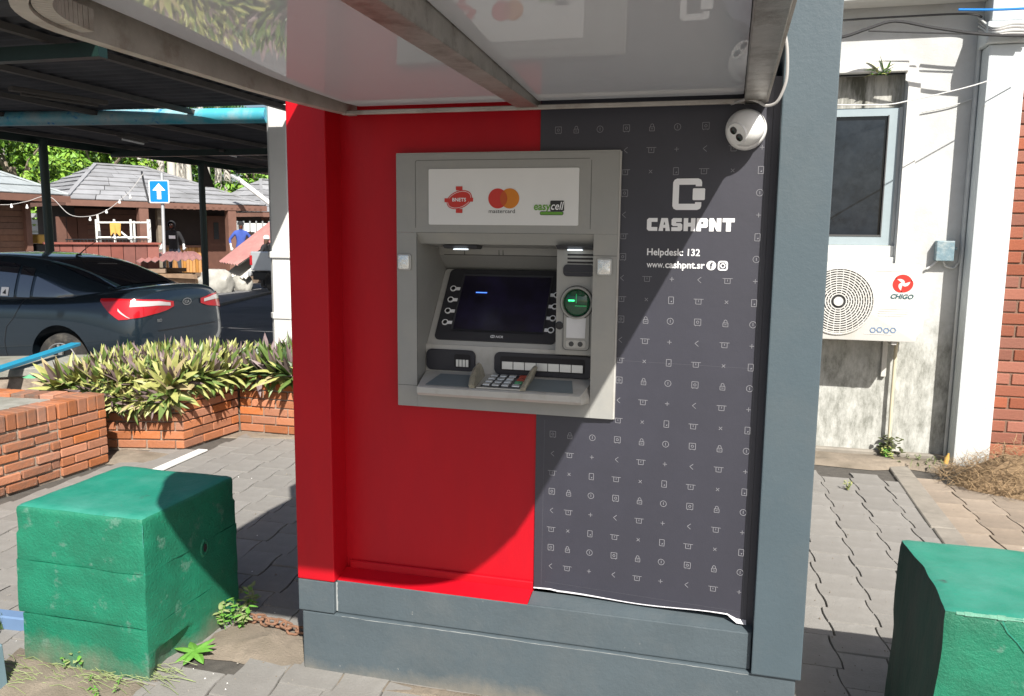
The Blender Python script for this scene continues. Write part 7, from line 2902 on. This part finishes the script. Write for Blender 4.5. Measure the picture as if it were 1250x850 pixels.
# ---- street lamp, hanging flag, kerb of the road
lq0, lq1 = PD(290, 218, 30), PD(330, 249, 30)
lp_ = thing('street_lamp', (lq1.x + 1.0, lq1.y, ROAD_Z), 'white street lamp with a long slanting arm over the rubble', 'street lamp')
MB().tube([lq0, lq1, lq1 + Vector((0.8, 0, -0.9))], 0.085, 10).build('arm', 'far_white', lp_, smooth=True)
MB().tube([lq1 + Vector((0.8, 0, ROAD_Z - lq1.z)), lq1 + Vector((0.8, 0, -0.85))], 0.1, 10).build('pole', 'far_white', lp_, smooth=True)
MB().bar(lq0 + Vector((-.25, 0, .12)), lq0 + Vector((.15, 0, -.10)), 0.2, 0.1).build('lantern', 'galv', lp_, bevel=.02)
fa_, fb_, fc_ = PD(249, 200, 16.3), PD(259, 229, 16.3), PD(248.5, 228, 16.3)
fl_ = MB()
fl_.prism([fa_, fb_, fc_], [fa_ + Vector((.02, .05, 0)), fb_ + Vector((.02, .05, 0)), fc_ + Vector((.02, .05, 0))])
tag(fl_.build('gusset_plate', 'purlin'), 'dark triangular plate hanging beside the far carport post', 'plate')
cbk = MB().tube([PD(173, 210, 24.6), PD(176, 225, 24.3), PD(182, 248, 24.2)], 0.03, 6)
tag(cbk.build('roof_cable', 'cable_black'), 'black cable running down the grey tiled hut roof', 'cable')
kr = MB()
ka, kb2 = ground_at(150, 30), ground_at(420, 21.0)
rk0, rk1 = PZ(266, 374, ROAD_Z), PZ(345, 355, ROAD_Z)
dr = (rk1 - rk0).normalized()
kr.bar(rk0 - dr * 14 + Vector((0, 0, .03)), rk1 + dr * 20 + Vector((0, 0, .03)), 0.12, 0.07)
tag(kr.build('road_kerb', 'kerb_concrete', bevel=.015), kind='structure')
pvq = MB()
za = ROAD_Z + 0.02
e = [ground_at(-200, 21), ground_at(60, 23.5), ground_at(250, 25.5), ground_at(345, 27), ground_at(420, 60), ground_at(-300, 60)]
pvq.flat([(q.x, q.y) for q in e], ROAD_Z - .05, za)
tag(pvq.build('terrace_ground', 'kerb_concrete'), kind='structure')

# ================================================================== TREES
rtree = random.Random(99)


def crown_mesh(rng, n_cl, n_lf, size, rx, ry, rz, mats):
    mb = MB()
    vs, fs, ms2 = [], [], []
    for c in range(n_cl):
        while True:
            p = Vector((rng.uniform(-1, 1), rng.uniform(-1, 1), rng.uniform(-1, 1)))
            if 0.35 < p.length < 1:
                break
        cc2 = Vector((p.x * rx, p.y * ry, p.z * rz))
        cr_ = rng.uniform(.16, .30) * (rx + rz) / 2
        for k_ in range(n_lf):
            d = Vector((rng.gauss(0, 1), rng.gauss(0, 1), rng.gauss(0, 1) + 0.25)).normalized()
            q = cc2 + Vector((d.x, d.y, d.z * .75)) * cr_ * rng.uniform(.65, 1.05)
            nrm = (d + Vector((rng.uniform(-.7, .7), rng.uniform(-.7, .7), rng.uniform(-.2, .9)))).normalized()
            a = nrm.cross(Vector((rng.uniform(-1, 1), rng.uniform(-1, 1), rng.uniform(-1, 1)))).normalized()
            b = nrm.cross(a)
            sz = size * rng.uniform(.6, 1.2)
            i0 = len(vs)
            vs += [q - a * sz * .5, q + b * sz * .28 + nrm * sz * .06, q + a * sz * .5, q - b * sz * .28 + nrm * sz * .06]
            fs.append((0, 1, 2, 3))
            mi = rng.choices(range(len(mats)), [6, 3, 2][:len(mats)])[0]
            mb.v += [tuple(v_) for v_ in vs[i0:]]
            mb.f.append([i0, i0 + 1, i0 + 2, i0 + 3])
            mb.m.append(mi)
    return mb.mesh('crown', mats)


def tree(px, d, ztop, rx, rz, label, mats, rng, n_cl=46, n_lf=95, size=.34):
    b = ground_at(px, d)
    t = thing('broadleaf_tree', b, label, 'tree', 'broadleaf trees behind the huts')
    cz_ = ztop - rz
    me = crown_mesh(rng, n_cl, n_lf, size, rx, rx * .8, rz, mats)
    obj('crown', me, t, (b.x, b.y, cz_))
    tr = MB()
    tr.tube([b, b + Vector((.1, 0, cz_ * .5)), b + Vector((0, .1, cz_))], [.32, .24, .16], 10)
    for k_ in range(5):
        a = k_ * 1.25
        tr.tube([b + Vector((0, 0, cz_ * (.55 + .07 * k_))), b + Vector((math.cos(a) * rx * .35, math.sin(a) * rx * .3, cz_ + rz * .1)), b + Vector((math.cos(a) * rx * .65, math.sin(a) * rx * .5, cz_ + rz * .4))], [.12, .08, .03], 6)
    tr.build('trunk', 'bark', t, smooth=True)


G1 = ['tree_leaf', 'tree_leaf_b', 'tree_leaf_d']
G2 = ['tree_leaf_b', 'tree_leaf', 'tree_leaf_d']
G3 = ['tree_leaf_d', 'tree_leaf', 'tree_leaf_b']  # crowns mostly of the dark green leaf colour
tree(20, 40, 7.6, 3.2, 2.9, 'bushy mid green tree behind the pale roofed hut', G1, rtree)
tree(70, 44, 8.0, 3.4, 3.0, 'bright green tree in the gap between the two hut roofs', G1, rtree)
tree(125, 43, 7.6, 3.2, 2.7, 'yellow green tree directly behind the tiled hut roof end', G2, rtree)
tree(84, 37, 4.9, 1.8, 1.7, 'low lime green tree between the hut roofs', G2, rtree, 30, 90, .26)
tree(-40, 42, 8.2, 3.4, 3.2, 'tall dark green tree beyond the pale hut roof', G3, rtree)
tree(318, 46, 6.8, 3.0, 2.6, 'green tree beyond the slanting street lamp', G1, rtree)
tree(345, 50, 7.4, 3.2, 2.8, 'dark green tree beside the white pillar far behind', G3, rtree)
tree(190, 60, 9.5, 4.0, 3.4, 'dark green tree behind the pale palm trunks', G3, rtree, 46, 80, .42)
tree(250, 60, 9.5, 4.0, 3.4, 'dark tree behind the far carport post', G3, rtree, 46, 80, .42)
tree(290, 56, 7.5, 3.6, 3.0, 'olive tree between the palm trunks and the lamp', G3, rtree, 46, 80, .4)
tree(10, 62, 11.5, 5.0, 4.4, 'large tall tree far behind the left hut', G1, rtree, 50, 90, .5)
tree(110, 64, 11.5, 5.0, 4.4, 'large tall tree far behind the hut gap', G3, rtree, 50, 90, .5)

# palms: pale trunks
palm_tr = MB()
pts_ = [Vector((0, 0, 0)), Vector((.08, 0, 3)), Vector((.05, .05, 6)), Vector((-.05, 0, 9.2))]
palm_tr.tube(cat_path(pts_, 4), [.26 - .008 * i for i in range(13)], 10)
PT = palm_tr.mesh('palm_trunk', 'bark_pale', smooth=True)
pf = MB()
for k_ in range(13):
    a = k_ * 2.4
    el = rtree.uniform(-.2, .9)
    stem = []
    d = Vector((math.cos(a) * math.cos(el), math.sin(a) * math.cos(el), math.sin(el)))
    p = Vector((-.05, 0, 9.2))
    for i in range(8):
        stem.append(p.copy())
        p = p + d * .34
        d = (d + Vector((0, 0, -.16))).normalized()
    sd_ = Vector((-math.sin(a), math.cos(a), 0))
    for i in range(1, 8):
        for s_ in (-1, 1):
            for h_ in (0, .5):
                q = stem[i].lerp(stem[i - 1], h_)
                tipq = q + sd_ * s_ * .55 * (1 - .06 * i) + Vector((0, 0, -.28)) + d * .1
                pf.add([q, q + (stem[i] - stem[i - 1]) * .22, tipq], [(0, 1, 2)])
PC = pf.mesh('palm_crown', 'tree_leaf_d')
grp = 'pale palm trunks behind the huts'
for px, d, lb in ((168, 47, 'slim pale palm trunk above the hut ridge'), (174, 52, 'slim pale palm trunk above the hut ridge'), (183, 48, 'slim pale palm trunk above the hut ridge'), (198, 46, 'slim pale palm trunk above the hut ridge'), (217, 42, 'slim pale palm trunk above the hut ridge'), (219, 48, 'slim pale palm trunk above the hut ridge'),
                  (227, 47, 'slim pale palm trunk above the hut ridge'), (236, 54, 'slim pale palm trunk above the hut ridge'), (258, 44, 'slim pale palm trunk above the hut ridge'), (263, 48, 'slim pale palm trunk above the hut ridge'), (279, 50, 'slim pale palm trunk above the hut ridge'), (8, 50, 'slim pale palm trunk above the hut ridge')):
    b = ground_at(px, d)
    t = thing('palm_tree', b, lb, 'palm', grp)
    o = obj('trunk', PT, t, b)
    o.rotation_euler = (rtree.uniform(-.05, .05), rtree.uniform(-.06, .06), rtree.uniform(0, 6))
    o2 = obj('crown', PC, t, b)
    o2.rotation_euler = o.rotation_euler

# a far wood closing the view behind the booth: one mass of foliage
fw_ = MB()
rfw = random.Random(55)
for k in range(46):
    px = 370 + k * 17 + rfw.uniform(-8, 8)
    c = ground_at(px, rfw.uniform(58, 72))
    hz = rfw.uniform(3.2, 5.6)
    for j in range(240):
        d = Vector((rfw.gauss(0, 1), rfw.gauss(0, 1), rfw.gauss(0, 1))).normalized()
        q = c + Vector((d.x * 2.8, d.y * 2.2, hz * .55 + d.z * hz * .55)) * 1.0 * (0.8 + .25 * rfw.random())
        q.z = max(q.z, ROAD_Z)
        nrm = (d + Vector((rfw.uniform(-.7, .7), rfw.uniform(-.7, .7), rfw.uniform(-.2, .9)))).normalized()
        a = nrm.cross(Vector((rfw.uniform(-1, 1), rfw.uniform(-1, 1), 1))).normalized()
        b = nrm.cross(a)
        s_ = rfw.uniform(.35, .7)
        fw_.add([q - a * s_ * .5, q + b * s_ * .3, q + a * s_ * .5, q - b * s_ * .3], [(0, 1, 2, 3)], rfw.choices([0, 1, 2], [5, 3, 4])[0])
tag(fw_.build('far_wood', G1), 'green wood far behind the booth', 'wood', kind='stuff')
